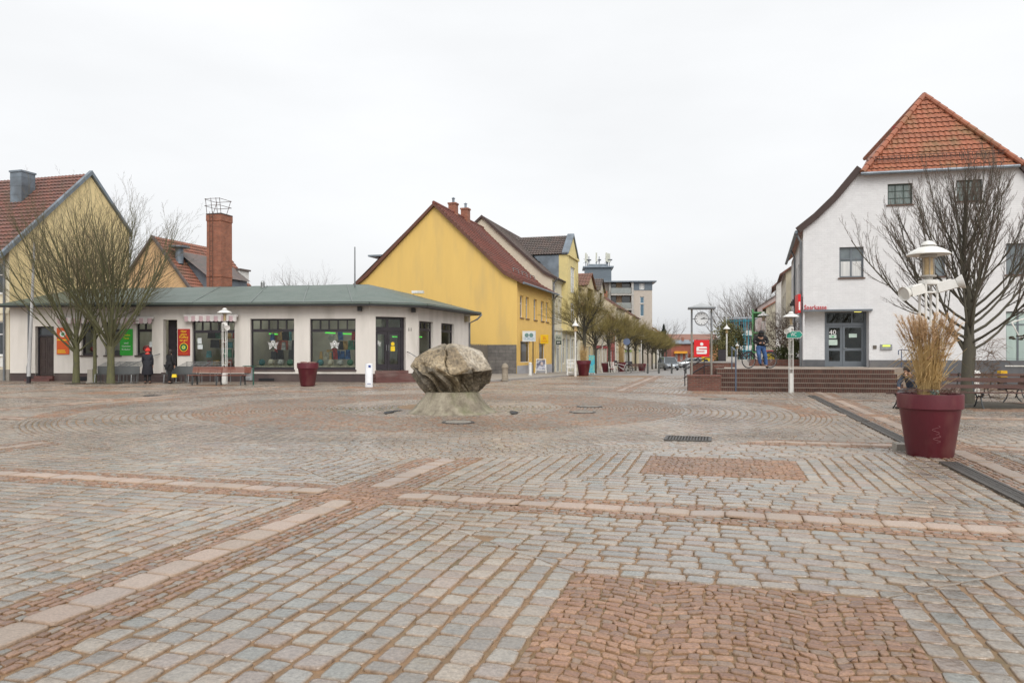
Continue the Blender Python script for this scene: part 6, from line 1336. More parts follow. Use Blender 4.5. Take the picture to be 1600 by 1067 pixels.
def grass(par_loc, seed, n, H, spread, base, label, plumes=True, wid=.006):
    t = thing('dry_grass', label, 'grass', par_loc); rg = random.Random(seed); B = MB(); Pm = MB()
    for k in range(n):
        a = rg.uniform(0,6.2832); q = math.sqrt(rg.random()); b0 = Vector((base*q*math.cos(a), base*q*math.sin(a), 0)); L_ = H*rg.uniform(.55,1.04) if rg.random() > .25 else H*rg.uniform(.2,.6)
        sp_ = spread*q*rg.uniform(.5,1.2); out_ = Vector((math.cos(a+rg.gauss(0,.5)), math.sin(a+rg.gauss(0,.5)), 0)); pts = []; kink = rg.random() < .12
        for i in range(6):
            u = i/5; pts.append(b0 + out_*sp_*(u**1.8) + Vector((rg.gauss(0,.006), rg.gauss(0,.006), L_*(u - (.35*u**3 if kink else .04*u*u)))))
        B.tube(pts, [wid*.6, wid*.6, wid*.55, wid*.5, wid*.4, wid*.25], 3, False)
        if rg.random() < .5:                                    # a drooping leaf
            i = rg.randrange(1,4); p = pts[i]; d = Vector((rg.gauss(0,1), rg.gauss(0,1), 0)).normalized(); l = rg.uniform(.15,.4)
            B.add([p, p+d*l*.5+Vector((0,0,.12)), p+d*l+Vector((0,0,-.02)), p+d*l*.5+Vector((.012,.012,.11))], [(0,1,2,3)])
        if plumes and L_ > H*.72 and rg.random() < .75:
            tip = pts[-1]; dr = (pts[-1]-pts[-2]).normalized()
            for j in range(60):
                u = rg.random(); c = tip - dr*(.24*u); d = (dr*1.1 + Vector((rg.gauss(0,.45), rg.gauss(0,.45), rg.gauss(0,.25)))).normalized(); l = rg.uniform(.05,.11)*(1-.3*abs(u-.4)); s_ = d.orthogonal().normalized()*.0045
                Pm.add([c-s_, c+s_, c+d*l], [(0,1,2)])
    B.build('blades', m_straw, t)
    if plumes: Pm.build('plumes', m_plume, t)
    return t
pl_ = G(1453, 717); PC = W(1453, 11.34); pot((PC.x, PC.y, .0), .95, .455, 'large wine red planter with scratched front standing on the drain channel')
sc_ = MB(); MXp = None; rg = random.Random(6)
for (dx, z0, z1, amp) in ((-.07,.36,.5,.05),(-.05,.24,.35,.05)):
    pts = []
    for i in range(14):
        u = i/13; x = -.04+dx+amp*math.sin(u*9); z = z0+(z1-z0)*u; r_ = .3185+(.455-.3185)*.74*.98*z/.735; pts.append((x, -math.sqrt(max(0, r_*r_-x*x))-.001, z))
    sc_.tube(pts, .0018, 4)
par_ = [o for o in bpy.data.objects if o.name == 'planter'][0]
sc_.build('scratches', pm('pale_scratch', (.30,.15,.15), bump=0), par_)
grass((PC.x-.02, PC.y, .92), 12, 380, 1.27, .32, .14, 'tall bunch of dry straw grass with feathery plumes in the big planter')
f = MB(); rg = random.Random(8)
for k in range(160):
    a = rg.uniform(0,6.28); r_ = rg.uniform(.1,.4); p = Vector((r_*math.cos(a), r_*math.sin(a), .02+rg.random()*.05)); f.tube([p, p+Vector((rg.gauss(0,.04), rg.gauss(0,.04), .04)), p+Vector((rg.gauss(0,.09), rg.gauss(0,.09), .03))], .003, 3, False)
tag(f.build('dead_stems', pm('dead_stems', (.14,.07,.05), (.09,.05,.035), bump=0), loc=(PC.x, PC.y, .92)), 'low brown dead stems covering the soil of the big planter', 'plant')
f = MB(); 
for k in range(60): a = rg.uniform(0,6.28); r_ = rg.uniform(0,.07); p = Vector((-.08+r_*math.cos(a), -.26+r_*math.sin(a), .03+rg.random()*.06)); d = Vector((rg.gauss(0,1),rg.gauss(0,1),rg.gauss(0,1))).normalized(); u = d.orthogonal().normalized()*.018; w_ = d.cross(u).normalized()*.012; f.add([p-u,p+w_,p+u,p-w_], [(0,1,2,3)])
tag(f.build('small_plant', pm('grey_green_leaves', (.22,.27,.24), (.14,.19,.15), bump=0), loc=(PC.x, PC.y, .92)), 'tiny grey green plant at the front of the big planter', 'plant')
f = thing('kerb_stub', 'short concrete end piece left of the big planter', 'stone', (*G(1405, 703)[:2], .02), UA); MB().box(-.18, .18, -.1, .08, -.03, .09, .015).build('block', m_conc, f)
p = G(478, 604.5); pot((p.x, p.y+.3, .03), 1.03, .47, 'wine red planter between the two big shop windows', rb=.31)
f = MB(); rg = random.Random(1)
for k in range(70): p0_ = Vector((rg.uniform(-.3,.3), rg.uniform(-.2,.2), 0)); f.ball(tuple(p0_+Vector((0,0,.03+rg.random()*.06))), (.05,.04,.03), 5, 4)
tag(f.build('heather', pm('heather', (.30,.14,.13), (.16,.10,.07), bump=0, scale=9), loc=(p.x, p.y+.3, 1.0)), 'low faded heather in the planter before the shop', 'plant')
def Z(px, Y, dz=0): v = W(px, Y, gz(Y)+dz); return v
pot(Z(912, 47.5), .98, .46, 'wine red planter with reed grass nearest to the white chair', rb=.31); grass(Z(911.5, 47.5, .93), 5, 130, 1.15, .2, .2, 'upright dry reed in the planter beside the white chair', False, .012)
pot(Z(947.5, 62), .85, .42, 'lower wine red planter with a frosted rim before the dark red house', rb=.3)
pot(Z(971.5, 66.5), .95, .44, 'wine red planter half hidden behind the bicycle', rb=.3); grass(Z(971, 66.5, .9), 6, 110, 2.1, .15, .22, 'tall dry reed in the planter behind the bicycle', False, .014)
pot(Z(1003, 76), .85, .42, 'farthest wine red planter of the street', rb=.3)
f = MB(); rg = random.Random(13)
for k in range(90): a = rg.uniform(0,6.28); f.ball((.36*math.cos(a), .3*math.sin(a), rg.random()*.12), (.08,.06,.04), 5, 4)
tag(f.build('pale_plants', pm('pale_heather', (.45,.42,.40), (.3,.28,.2), bump=0, scale=4), loc=Z(947.5,62,.82)), 'pale heather in the low planter before the dark red house', 'plant')

# ------------------------------------------------------------------ lamps
m_lantern = pm('lantern_glass', (.50,.36,.18), (.35,.25,.12), rough=.2, bump=0, scale=12)
def flood(par, M, s_=1.0):
    b = MB(M); b.box(0, .30*s_, -.085*s_, .085*s_, -.075*s_, .075*s_, .01); b.box(.02*s_, .24*s_, -.06*s_, .06*s_, .077*s_, .10*s_, .01)
    fo = b.build('floodlight', m_white, par)
    b = MB(M @ Matrix.Translation((.30*s_,0,0)) @ Matrix.Rotation(R(90),4,'Y')); b.lathe([(.08*s_,0),(.10*s_,.04*s_),(.125*s_,.10*s_),(.12*s_,.105*s_),(.10*s_,.08*s_)], 24); b.build('hood', m_white, fo)
    b = MB(M @ Matrix.Translation((.30*s_,0,0)) @ Matrix.Rotation(R(90),4,'Y')); b.lathe([(.098*s_,.07*s_),(.098*s_,.078*s_)], 24); b.build('lens', pm('lens_grey', (.30,.33,.34), rough=.1, bump=0), fo)
def lattice_lamp(loc, H, hat, label, floods=(), rz=0, s_=1.0, baseH=.75):
    t = thing('street_lamp', label, 'street lamp', loc, rz, 'white lattice street lamps'); w_ = .085*s_
    m = MB(); 
    for sx in (-1,1):
        for sy in (-1,1): m.tube([(sx*w_,sy*w_,baseH*0+.0),(sx*w_,sy*w_,H*.80)], .016*s_+.003, 8)
    zz = .9
    while zz < H*.78: m.box(-w_-.01, w_+.01, -w_-.01, w_+.01, zz, zz+.025); zz += .55
    m.box(-w_*.95, w_*.95, -w_*.95, w_*.95, 0, baseH); m.lathe([(.13*s_,H*.795),(.135*s_,H*.80),(.135*s_,H*.815),(.07*s_,H*.82)], 20); m.build('lattice_post', m_white, t)
    z = H*.82; c = MB(); c.lathe([(.06*s_,z),(.06*s_,z+.04),(.11*s_,z+.05),(.11*s_,z+.07),(.085*s_,z+.075)], 20)
    zt = H-.30*hat; 
    for k in range(6): a = R(60*k+15); c.tube([(.082*s_*math.cos(a),.082*s_*math.sin(a),z+.07),(.082*s_*math.cos(a),.082*s_*math.sin(a),zt)], .006, 5)
    c.lathe([(.1*s_,zt-.05),(.12*s_,zt-.04),(.12*s_,zt-.01),(.1*s_,zt)], 20); c.build('lantern_cage', pm('lamp_collar', (.42,.40,.36), (.3,.28,.25), rough=.4), t)
    MB().lathe([(.07*s_,z+.076),(.07*s_,zt-.05)], 18).build('lantern_glass', m_lantern, t)
    h = MB(); R_ = hat/2; h.lathe([(R_,zt+.0),(R_*.985,zt+.018),(R_*.85,zt+.15*R_),(R_*.65,zt+.28*R_),(R_*.42,zt+.38*R_),(R_*.30,zt+.41*R_),(R_*.29,zt+.38*R_),(R_*.9,zt+.012)], 48); h.build('hat', m_white, t, 'auto')
    h = MB(); q = zt+.40*R_; h.lathe([(R_*.25,q-.05),(R_*.25,q+.02),(R_*.35,q+.025),(R_*.32,q+.14*R_),(R_*.2,q+.27*R_),(.001,q+.32*R_)], 32); h.build('cap', m_white, t, 'auto')
    for (az, el, s2) in floods: flood(t, Matrix.Translation((0,0,H*.775)) @ Matrix.Rotation(az,4,'Z') @ Matrix.Translation((.12*s_,0,0)) @ Matrix.Rotation(el,4,'Y'), s2)
    return t
lattice_lamp((6.88,12.3,0), 3.38, .66, 'big white lamp with two floodlights rising behind the straw grass', [(R(-30), R(-16), .95), (R(196), R(14), .95)], s_=1.1)
lattice_lamp(W(351, 35.8), 3.62, .68, 'white lamp with floodlight behind the brown slatted bench', [(R(-55), R(16), 1.0)])
wl_ = lattice_lamp((*G(1236, 613.8)[:2], 0), 3.06, .60, 'cream white lamp carrying the green arrow sign before the brick steps', [(R(225), R(8), .8)], s_=.72)
lattice_lamp(W(1193, 44, TZ), 3.0, .68, 'white lamp on the terrace behind the man with the bicycle')
# slim lamps
def slim_lamp(loc, H, label, hat=.75, s_=1):
    t = thing('street_lamp', label, 'street lamp', loc, 0, 'slim white street lamps'); MB().tube([(0,0,0),(0,0,H*.8)], .05*s_, 10).tube([(0,0,0),(0,0,.5)], .075*s_, 10).build('post', m_white, t)
    MB().lathe([(.09,H*.8),(.12,H*.81),(.12,H*.83),(.08,H*.84),(.08,H*.9),(.13,H*.905)], 16).build('lantern', m_lantern, t)
    MB().lathe([(hat/2,H*.9),(hat*.36,H*.93),(hat*.14,H*.965),(hat*.12,H*.985),(.02,H),(.015,H+.15),(.001,H+.16)], 32).build('hat', m_white, t, 'auto'); return t
slim_lamp(Z(899, 46.5), 3.5, 'slim white street lamp beside the white high chair', .44)
slim_lamp(Z(941, 62), 4.0, 'slim white street lamp behind the second planter', .7); slim_lamp(Z(961.5, 68), 4.3, 'slim white street lamp above the bicycle', .7); slim_lamp(Z(1002,85), 4.4, 'slim white street lamp among the far street trees', .8)
t_ = slim_lamp(W(1135.5, 63, .2), 3.6, 'white street lamp on the terrace left of the teal house', .6, 1.2)
slim_lamp(W(1152, 80, -.3), 2.7, 'small white lamp below the teal balconies', .45)
# arrow sign on the lamp
lp = wl_.location; as_ = thing('arrow_sign', 'green arrow shaped toilet sign fixed to the cream lamp', 'sign', (lp.x+.02, lp.y-.14, CH+(HOR-528.5)/FPX*lp.y), SA)
MB().plate([(-.24,0),(.26,0),(.37,.13),(.26,.27),(-.24,.27)], -.012, .012).build('border', m_white, as_); MB().plate([(-.22,.02),(.25,.02),(.34,.13),(.25,.25),(-.22,.25)], -.018, -.0122).build('panel', pm('sign_green', (.01,.30,.21), bump=0, rough=.4), as_); MB().text('WC', .02, -.022, .135, .2, .2).build('lettering', WHT, as_)
# ------------------------------------------------------------------ benches
m_slat = pm('red_brown_slats', (.24,.085,.055), (.17,.065,.045), rough=.45, aniso=(.6,6,6), scale=4, bump=.1, dirt=(.28,.17,.12)); m_slat2 = pm('dark_brown_slats', (.10,.048,.038), (.075,.038,.032), rough=.4, aniso=(.6,6,6), scale=4, bump=.1, dirt=(.17,.11,.09))
m_cast = pm('cast_iron_legs', (.05,.055,.06), (.035,.04,.04), rough=.5, bump=0)
def slat_bench(loc, rz, L_, label, mat_, legs=3, group=None, high=.83, ornate=False, back=True):
    t = thing('bench', label, 'bench', loc, rz, group); s_ = MB(); b = MB()
    for k in range(5): s_.box(-L_/2, L_/2, -.22+k*.095, -.22+k*.095+.08, .44-.006*k, .47-.006*k)
    nb = 7 if not ornate else 2
    for k in range(nb):
        z = .55+k*(high-.56)/(nb-.4); y = .27+.11*(z-.5)/.35; hgt = .034 if not ornate else .095; b.box(-L_/2, L_/2, y, y+.028, z, z+hgt)
    s_.build('seat', mat_, t)
    if back: b.build('backrest', mat_, t)
    for k in range(legs):
        x = -L_/2+.25+(L_-.5)*k/(legs-1); f = MB()
        if not ornate: f.bar((x,-.2,.44),(x,-.24,0),.05,.05); f.bar((x,.2,.43),(x,.26,0),.05,.05); f.bar((x,-.22,.42),(x,.28,.42),.05,.05); f.bar((x,.26,.42),(x,.42,high),.045,.03)
        else:
            f.tube([(x,-.2,.43),(x,-.12,.3),(x,-.17,.14),(x,-.28,0)], [.022,.018,.02,.022], 6); f.tube([(x,.2,.43),(x,.1,.3),(x,.16,.14),(x,.3,0)], [.022,.018,.02,.022], 6); f.tube([(x,-.12,.3),(x,0,.36),(x,.1,.3)], .015, 6); f.tube([(x,-.24,.43),(x,.25,.42)] + ([(x,.32,.6),(x,.42,high)] if back else []), .018, 6)
        f.build('leg', m_cast, t)
    return t
p = G(339, 603); slat_bench((p.x, p.y+.2, .03), R(-3), 2.75, 'reddish brown slatted bench before the lamp and shop window', m_slat)
# grey mesh benches and the wire shelves behind them
m_gr = pm('grey_plastic_coat', (.11,.115,.115), (.085,.09,.09), rough=.45, bump=0)
def mesh_bench(loc, rz, L_, label):
    t = thing('metal_bench', label, 'bench', loc, rz, 'grey metal benches before the shop'); f = MB()
    f.box(-L_/2, L_/2, .22, .25, .45, .82, .0); 
    for k in range(7): f.box(-L_/2, L_/2, .2-.06*k-.05, .2-.06*k, .42, .44)
    for k in range(22): x = -L_/2+L_*(k+.5)/22; f.box(x-.01, x+.01, -.24, .21, .428, .445)
    f.build('seat', m_gr, t)
    for sx in (-1, -.0, 1):
        f = MB(); f.tube([(sx*(L_/2-.15),-.25,.02),(sx*(L_/2-.15),-.22,.42),(sx*(L_/2-.15),.25,.42),(sx*(L_/2-.15),.24,.0)], .022, 6); f.tube([(sx*(L_/2-.15),-.35,.03),(sx*(L_/2-.15),.3,.03)], .02, 6); f.build('leg', m_steel, t)
    return t
mesh_bench(W(181, 36.0, .03), R(-3), 2.1, 'grey metal bench behind the rightmost trunk of the tree group'); mesh_bench(W(279, 36.0, .03), R(-3), 1.5, 'short grey metal bench left of the brown slatted bench')
def wire_shelf(loc, rz, L_, label):
    t = thing('wire_rack', label, 'display rack', loc, rz, 'sloping wire racks before the shop'); f = MB(); n = int(L_/.07)
    for k in range(n+1): x = -L_/2+L_*k/n; f.tube([(x-.3,-.55,.66),(x,.2,1.02)], .006, 4, False)
    for u in (0,.33,.66,1): f.tube([(-L_/2-.3+.3*u,-.55+.75*u,.66+.36*u),(L_/2-.3+.3*u,-.55+.75*u,.66+.36*u)], .011, 5)
    f.build('grid', m_steel, t); f = MB()
    for x in (-L_/2,0,L_/2): f.tube([(x-.3,-.55,0),(x-.3,-.55,.66),(x,.2,1.02),(x,.2,0)], .016, 6)
    f.build('frame', m_steel, t); return t
wire_shelf(W(184, 37.0, .03), R(-4), 1.35, 'left wire rack under the window with the green board'); wire_shelf(W(212, 37.1, .03), R(-4), 1.15, 'wire rack just left of the person in the red hat'); wire_shelf(W(307, 36.9, .03), R(-4), 1.2, 'wire rack below the red coffee board'); wire_shelf(W(333, 36.9, .03), R(-4), 1.6, 'wire rack behind the brown slatted bench')
f = thing('low_post', 'pale stone post at the left end of the grey bench', 'post', W(142, 35.9, .03)); MB().box(-.13,.13,-.1,.1,0,.66,.01).box(-.17,.17,-.13,.13,0,.1,.01).build('block', m_conc, f)
# litter bins, info pillar, bollards
t = thing('litter_bin', 'green framed litter bin with grey body right of the slatted bench', 'litter bin', W(389, 34.5, .02), R(-10)); m_gf = pm('green_frame', (.03,.11,.08), rough=.4, bump=0)
f = MB(); f.tube([(-.2,0,0),(-.2,0,.86),(.22,0,.86),(.22,0,0)], .032, 8); f.box(-.22,.24,-.18,.18,.86,.89); f.build('frame', m_gf, t); MB().box(-.16,.16,-.14,.12,.22,.8,.01).build('bin_body', pm('bin_grey', (.42,.44,.45), (.34,.36,.37), rough=.4), t); MB().box(-.10,.06,-.146,-.139,.62,.7).build('slot', m_black, t)
p = G(575.5, 605.6); t = thing('info_pillar', 'white rounded info pillar left of the corner shop door', 'pillar', (p.x, p.y+.15, .02)); MB().lathe([(.17,0),(.165,.02),(.165,1.0),(.15,1.02),(.001,1.03)], 32, sx=1, sy=.8).build('body', pm('glossy_white', (.74,.75,.77), rough=.3, bump=0), t, 'auto'); MB().box(.0,.1,-.142,-.128,.86,.96).box(-.05,.1,-.142,-.13,.14,.16).build('emblem', pm('logo_blue', (.05,.09,.32), bump=0), t)
def post(loc, H, r_, prof, m, lab, nm='bollard', group=None): t = thing(nm, lab, 'bollard', loc, 0, group); MB().lathe([(a*r_, b*H) for a, b in prof], 24).build('shaft', m, t, 'auto'); return t
m_stone = pm('sandstone', (.30,.25,.19), (.2,.17,.13), rough=.85, bump=.5, scale=4)
sp_ = [(1.1,0),(1,.04),(.95,.66),(.95,.7),(1.12,.72),(1.12,.78),(1.0,.80),(.95,.86),(.7,.95),(.3,.99),(.01,1)]
b1_ = post((*G(789, 596)[:2], .04), .92, .17, sp_, m_stone, 'old sandstone bollard with a rounded head at the kerb', group=None)
post(W(828.5, 47.2, .05), .82, .10, [(1.3,0),(1.3,.05),(1,.07),(1,.86),(1.15,.88),(1.1,.96),(.6,1),(.01,1.01)], m_white, 'white metal bollard left of the folding board')
post(W(1520, 26.2, 0), .92, .21, [(1,0),(1,.02),(.95,.75),(1.15,.76),(1.15,.88),(.95,.97),(.4,1),(.01,1.01)], m_white, 'white capped round post behind the right benches')
bp_ = [(1,0),(1,.88),(1.15,.89),(1.15,.94),(.6,1),(.01,1.01)]
for k, (px_, lab) in enumerate(((1012,'leftmost of four dark bollards across the street'),(1029.5,'second dark bollard, straight below the last street trees'),(1049.5,'dark bollard in front of the silver van'),(1071.5,'rightmost dark bollard beside the brick flank wall'))):
    post(Z(px_, 60, -.0), .82, .075, bp_, pm('bollard_grey', (.10,.105,.10), (.08,.08,.08), rough=.6, bump=0), lab, group='dark bollards across the street')
t = thing('mail_box', 'yellow post box behind the clock stand', 'post box', W(1102.5, 46, .35)); MB().box(-.24,.24,-.15,.15,.35,.95,.03).box(-.05,.05,-.05,.05,-.4,.35).build('body', YEL, t); MB(MX).lathe([(.12,.13),(.12,.16)], 16, (0,.62,0)).build('emblem', DK, t)
t = thing('hydrant_box', 'small yellow box low on the dark plinth of the bank', 'box', W(1566, 30, .0)); MB().box(-.13,.13,-.1,.1,.0,.55).build('pedestal', m_frame_d, t); MB().box(-.14,.14,-.12,.12,.55,.8,.01).build('cover', pm('amber_box', (.62,.36,.01), bump=0), t)
# white high chair and turquoise panel by the first planter
t = thing('high_chair', 'tall white wooden chair standing left of the first street planter', 'chair', Z(893, 47.0, .02)); f = MB()
for x, y_ in ((-.28,-.22),(.28,-.22),(-.28,.22),(.28,.22)): f.bar((x,y_,0),(x*.9,y_,1.05 if y_ > 0 else .55),.05)
f.box(-.3,.3,-.25,.25,.5,.55); 
for z in (.2,.75,.98): f.box(-.26,.26,.2,.23,z,z+.06)
for z in (.2,): f.box(-.26,.26,-.23,-.2,z,z+.05)
f.box(-.3,-.25,-.22,.22,.72,.76); f.box(.25,.3,-.22,.22,.72,.76); f.build('frame', m_white, t); b = MB(); 
for k in range(5): x = -.2+k*.1; b.box(x-.02,x+.02,.205,.225,.55,.98)
b.build('backrest', m_white, t)
t = thing('turquoise_banner', 'small turquoise advertising stand behind the first street planter', 'sign', Z(924.5, 51, .05)); MB().box(-.2,.2,-.02,.02,.1,1.3).build('panel', pm('turquoise', (.05,.38,.50), (.25,.45,.30), scale=2, contrast=(.45,.6)), t); MB().box(-.22,-.17,-.15,.15,0,.1).box(.17,.22,-.15,.15,0,.1).build('foot', m_white, t)
t = thing('street_chair', 'white slatted chair beside the bicycle wheel', 'chair', Z(955.5, 61, .02)); f = MB()
for x, y_ in ((-.22,-.2),(.22,-.2),(-.22,.2),(.22,.2)): f.bar((x,y_,0),(x,y_,.95 if y_ > 0 else .6),.035)
f.box(-.22,.22,-.2,.2,.43,.46); f.build('frame', m_white, t); b = MB(); [b.box(-.2+k*.09,-.16+k*.09,.19,.21,.5,.92) for k in range(5)]; b.build('backrest', m_white, t)
slat_bench(Z(996, 72), R(20), 1.7, 'dark park bench next to the farthest planter', m_slat2, 2)
t = thing('traffic_sign', 'back of a blue grey round traffic sign among the street trees', 'sign', Z(979, 64)); MB().tube([(0,0,0),(0,0,3.0)], .035, 8).build('post', m_steel, t); MB(Matrix.Rotation(R(90),4,'X')).lathe([(.3,.04),(.3,.06)], 24, (0,2.7,0)).build('panel', pm('sign_back', (.12,.16,.26), bump=0), t)

# ------------------------------------------------------------------ right hand benches round the tree
bl = G(1545, 640)
slat_bench((bl.x-.05, bl.y+.35, 0), R(-7), 3.3, 'dark brown slatted bench in front of the big right tree', m_slat2, 3, 'dark benches round the big right tree', .88, True)
slat_bench((W(1545,25).x, bl.y+4.9, 0), R(173), 2.6, 'dark brown bench behind the big right tree', m_slat2, 3, 'dark benches round the big right tree', .88, True)
slat_bench((bl.x+2.3, bl.y+1.7, 0), R(-97), 2.4, 'dark brown bench at the right edge beside the tree', m_slat2, 2, 'dark benches round the big right tree', .88, True)
slat_bench((W(1432,20.4).x, 20.4, 0), R(8), 1.5, 'backless dark brown bench half hidden by the big planter', m_slat2, 2, 'dark benches round the big right tree', .88, True, False)

# ------------------------------------------------------------------ people
def skin(name, V, E_, m, parent, sub=2, root=0):
    """V: {key:(x,y,z,r[,r2])}; one continuous skinned surface"""
    bm = bmesh.new(); lay = bm.verts.layers.skin.verify(); d = {}
    for k, v in V.items(): b = bm.verts.new(v[:3]); b[lay].radius = (v[3], v[4] if len(v) > 4 else v[3]); d[k] = b
    d[list(V)[root]][lay].use_root = True
    for a, b in E_: bm.edges.new((d[a], d[b]))
    me = bpy.data.meshes.new(name); bm.to_mesh(me); bm.free(); me.materials.append(m); o = bpy.data.objects.new(name, me); COL.objects.link(o); o.parent = parent
    s_ = o.modifiers.new('skin', 'SKIN'); s_.use_smooth_shade = True; u = o.modifiers.new('sub', 'SUBSURF'); u.levels = sub; u.render_levels = sub; return o
def mir(V, keys):
    for k in keys: v = V[k+'L']; V.setdefault(k+'R', (-v[0],)+tuple(v[1:]))
    return V
m_skin = pm('skin', (.46,.27,.19), (.42,.24,.17), rough=.5, bump=0); m_coat = pm('dark_navy_coat', (.010,.011,.018), (.016,.016,.022), rough=.8, scale=12, bump=.3); m_blk = pm('black_cloth', (.009,.009,.011), (.016,.015,.016), rough=.85, scale=10, bump=.3)
m_jean = pm('blue_jeans', (.05,.115,.27), (.035,.08,.20), rough=.85, scale=9, bump=.3); m_redhat = pm('coral_wool', (.62,.05,.035), (.5,.04,.03), rough=.95, scale=40, bump=.5); m_shoe = pm('dark_shoes', (.02,.016,.015), rough=.5, bump=0)
m_hair = pm('dark_hair', (.02,.014,.011), (.03,.02,.015), rough=.7, scale=30)
def hand_chain(V, E_, wrist, p, d, side, curl=.5, s_=1.0, tag_='L'):
    """palm and five fingers continuing from the wrist at p in direction d"""
    d = Vector(d).normalized(); x = d.cross(Vector((0,1,.2))).normalized()*side; V['palm'+tag_] = (*(Vector(p)+d*.05*s_), .020*s_, .034*s_); E_.append((wrist, 'palm'+tag_))
    n = x.cross(d).normalized()
    for i, (off, l) in enumerate(((-.027,.062),(-.009,.072),(.009,.068),(.027,.052))):
        a = Vector(p)+d*.09*s_+x*off*s_; b = a+(d*.6-n*curl*.4)*l*.6*s_; c = b+(d*.3-n*curl)*l*.55*s_
        V['fa%d%s' % (i,tag_)] = (*a, .009*s_); V['fb%d%s' % (i,tag_)] = (*b, .0085*s_); V['fc%d%s' % (i,tag_)] = (*c, .007*s_)
        E_ += [('palm'+tag_, 'fa%d%s' % (i,tag_)), ('fa%d%s' % (i,tag_), 'fb%d%s' % (i,tag_)), ('fb%d%s' % (i,tag_), 'fc%d%s' % (i,tag_))]
    a = Vector(p)+d*.035*s_-x*.035*s_; V['ta'+tag_] = (*a, .011*s_); V['tb'+tag_] = (*(a+d*.03*s_-x*.02*s_), .009*s_); E_ += [('palm'+tag_, 'ta'+tag_), ('ta'+tag_, 'tb'+tag_)]
def face(par, c, s_=1, yaw=0):
    M = Matrix.Translation(c) @ Matrix.Rotation(yaw,4,'Z'); e = MB(M)
    for sx in (-1,1): e.ball((sx*.032,-.086,.005), (.012,.008,.008), 8, 6)
    e.build('eyes', m_hair, par)
def person(label, loc, rz, pose, H=1.68):
    t = thing('person', label, 'person', loc, rz); k = H/1.68; V = dict(pose['V']); E_ = list(pose['E']); 
    for tg, side in (('L',1),('R',-1)): hand_chain(V, E_, 'wr'+tg, V['wr'+tg][:3], pose['hd'+tg], side, pose.get('curl', .6), 1.0, tg)
    V = {a: tuple(q*k for q in b) for a, b in V.items()}; VB = {a: (b[:3]+tuple(q*.72 for q in b[3:]) if a in ('pel','ab','ch','hipL','hipR','shL','shR','knL','knR') else b) for a, b in V.items()}; skin('body', VB, E_, m_skin, t, 2)
    for nm, keys, edges, m, fat in pose['clothes']:
        C = {}
        for a in keys: v = V[a]; f_ = fat.get(a, fat.get('*', 1.2)); C[a] = (v[0], v[1], v[2], v[3]*f_, (v[4] if len(v) > 4 else v[3])*f_)
        skin(nm, C, edges, m, t, 2)
    return t, V, k
BASE_E = [('pel','ab'),('ab','ch'),('ch','nk'),('nk','hd0'),('hd0','hd1'),('hd1','hd2')] + [(a+s_, b+s_) for s_ in 'LR' for a, b in (('hip','kn'),('kn','an'),('an','toe'),('sh','el'),('el','wr'))] + [('pel','hipL'),('pel','hipR'),('ch','shL'),('ch','shR')]
def standing(armL=((.22,-.04,1.12),(.2,-.16,.9)), armR=((-.22,-.02,1.12),(-.21,-.1,.88)), lean=0, stride=.0):
    V = {'pel': (0,0,.93,.14,.11), 'ab': (0,-.01+lean*.3,1.10,.13,.10), 'ch': (0,lean*.7,1.30,.16,.11), 'nk': (0,lean,1.43,.055), 'hd0': (0,lean-.01,1.50,.06), 'hd1': (0,lean-.015,1.575,.082,.095), 'hd2': (0,lean-.005,1.64,.06,.07),
         'hipL': (.09,0,.86,.095), 'knL': (.10,-.02-stride,.48,.062), 'anL': (.10,.02-stride,.09,.042), 'toeL': (.11,-.13-stride,.035,.035), 'hipR': (-.09,0,.86,.095), 'knR': (-.10,-.01+stride,.48,.062), 'anR': (-.10,.03+stride,.09,.042), 'toeR': (-.11,-.12+stride,.035,.035),
         'shL': (.18,lean*.7,1.37,.062), 'elL': (*armL[0],.045), 'wrL': (*armL[1],.03), 'shR': (-.18,lean*.7,1.37,.062), 'elR': (*armR[0],.045), 'wrR': (*armR[1],.03)}
    return V
LEG = ['pel','hipL','hipR','knL','knR','anL','anR']; LEGE = [('pel','hipL'),('pel','hipR'),('hipL','knL'),('hipR','knR'),('knL','anL'),('knR','anR')]
TOP = ['pel','ab','ch','shL','shR','elL','elR','wrL','wrR']; TOPE = [('pel','ab'),('ab','ch'),('ch','shL'),('ch','shR'),('shL','elL'),('shR','elR'),('elL','wrL'),('elR','wrR')]
def shoes(V, t, k):
    f = MB()
    for s_ in 'LR': a = V['toe'+s_]; an = V['an'+s_]; f.ball(((a[0]+an[0])/2, (a[1]+an[1])/2-.01, .045*k+min(a[2],an[2])-.035*k), (.048*k, .135*k, .045*k), 12, 8)
    f.build('shoes', m_shoe, t, True)
P1 = dict(V=standing(lean=-.03), E=BASE_E, hdL=(0,-.3,-1), hdR=(0,-.2,-1), clothes=[('trousers', LEG, LEGE, m_blk, {'*':1.25,'anL':1.7,'anR':1.7,'pel':1.05}), ('coat', TOP, TOPE, m_coat, {'*':1.3,'wrL':1.5,'wrR':1.5,'ab':1.28,'pel':1.3})])
def skirt(t, k, top, bot, r0, r1, m=None, c=(0,0)):
    f = MB(); f.lathe([(r0*.96,top),(r0,top-.02),(r1,bot+.01),(r1*.97,bot),(r1*.9,bot+.01)], 24, (c[0],c[1],0), 1, .72); f.build('coat_skirt', m or m_coat, t, True)
t, V, k = person('person in a long dark coat and coral red hat outside the shop', W(230.5, 35.7, .03), R(195), P1, 1.66); skirt(t, k, 1.1*k, .42*k, .19, .27); shoes(V, t, k)
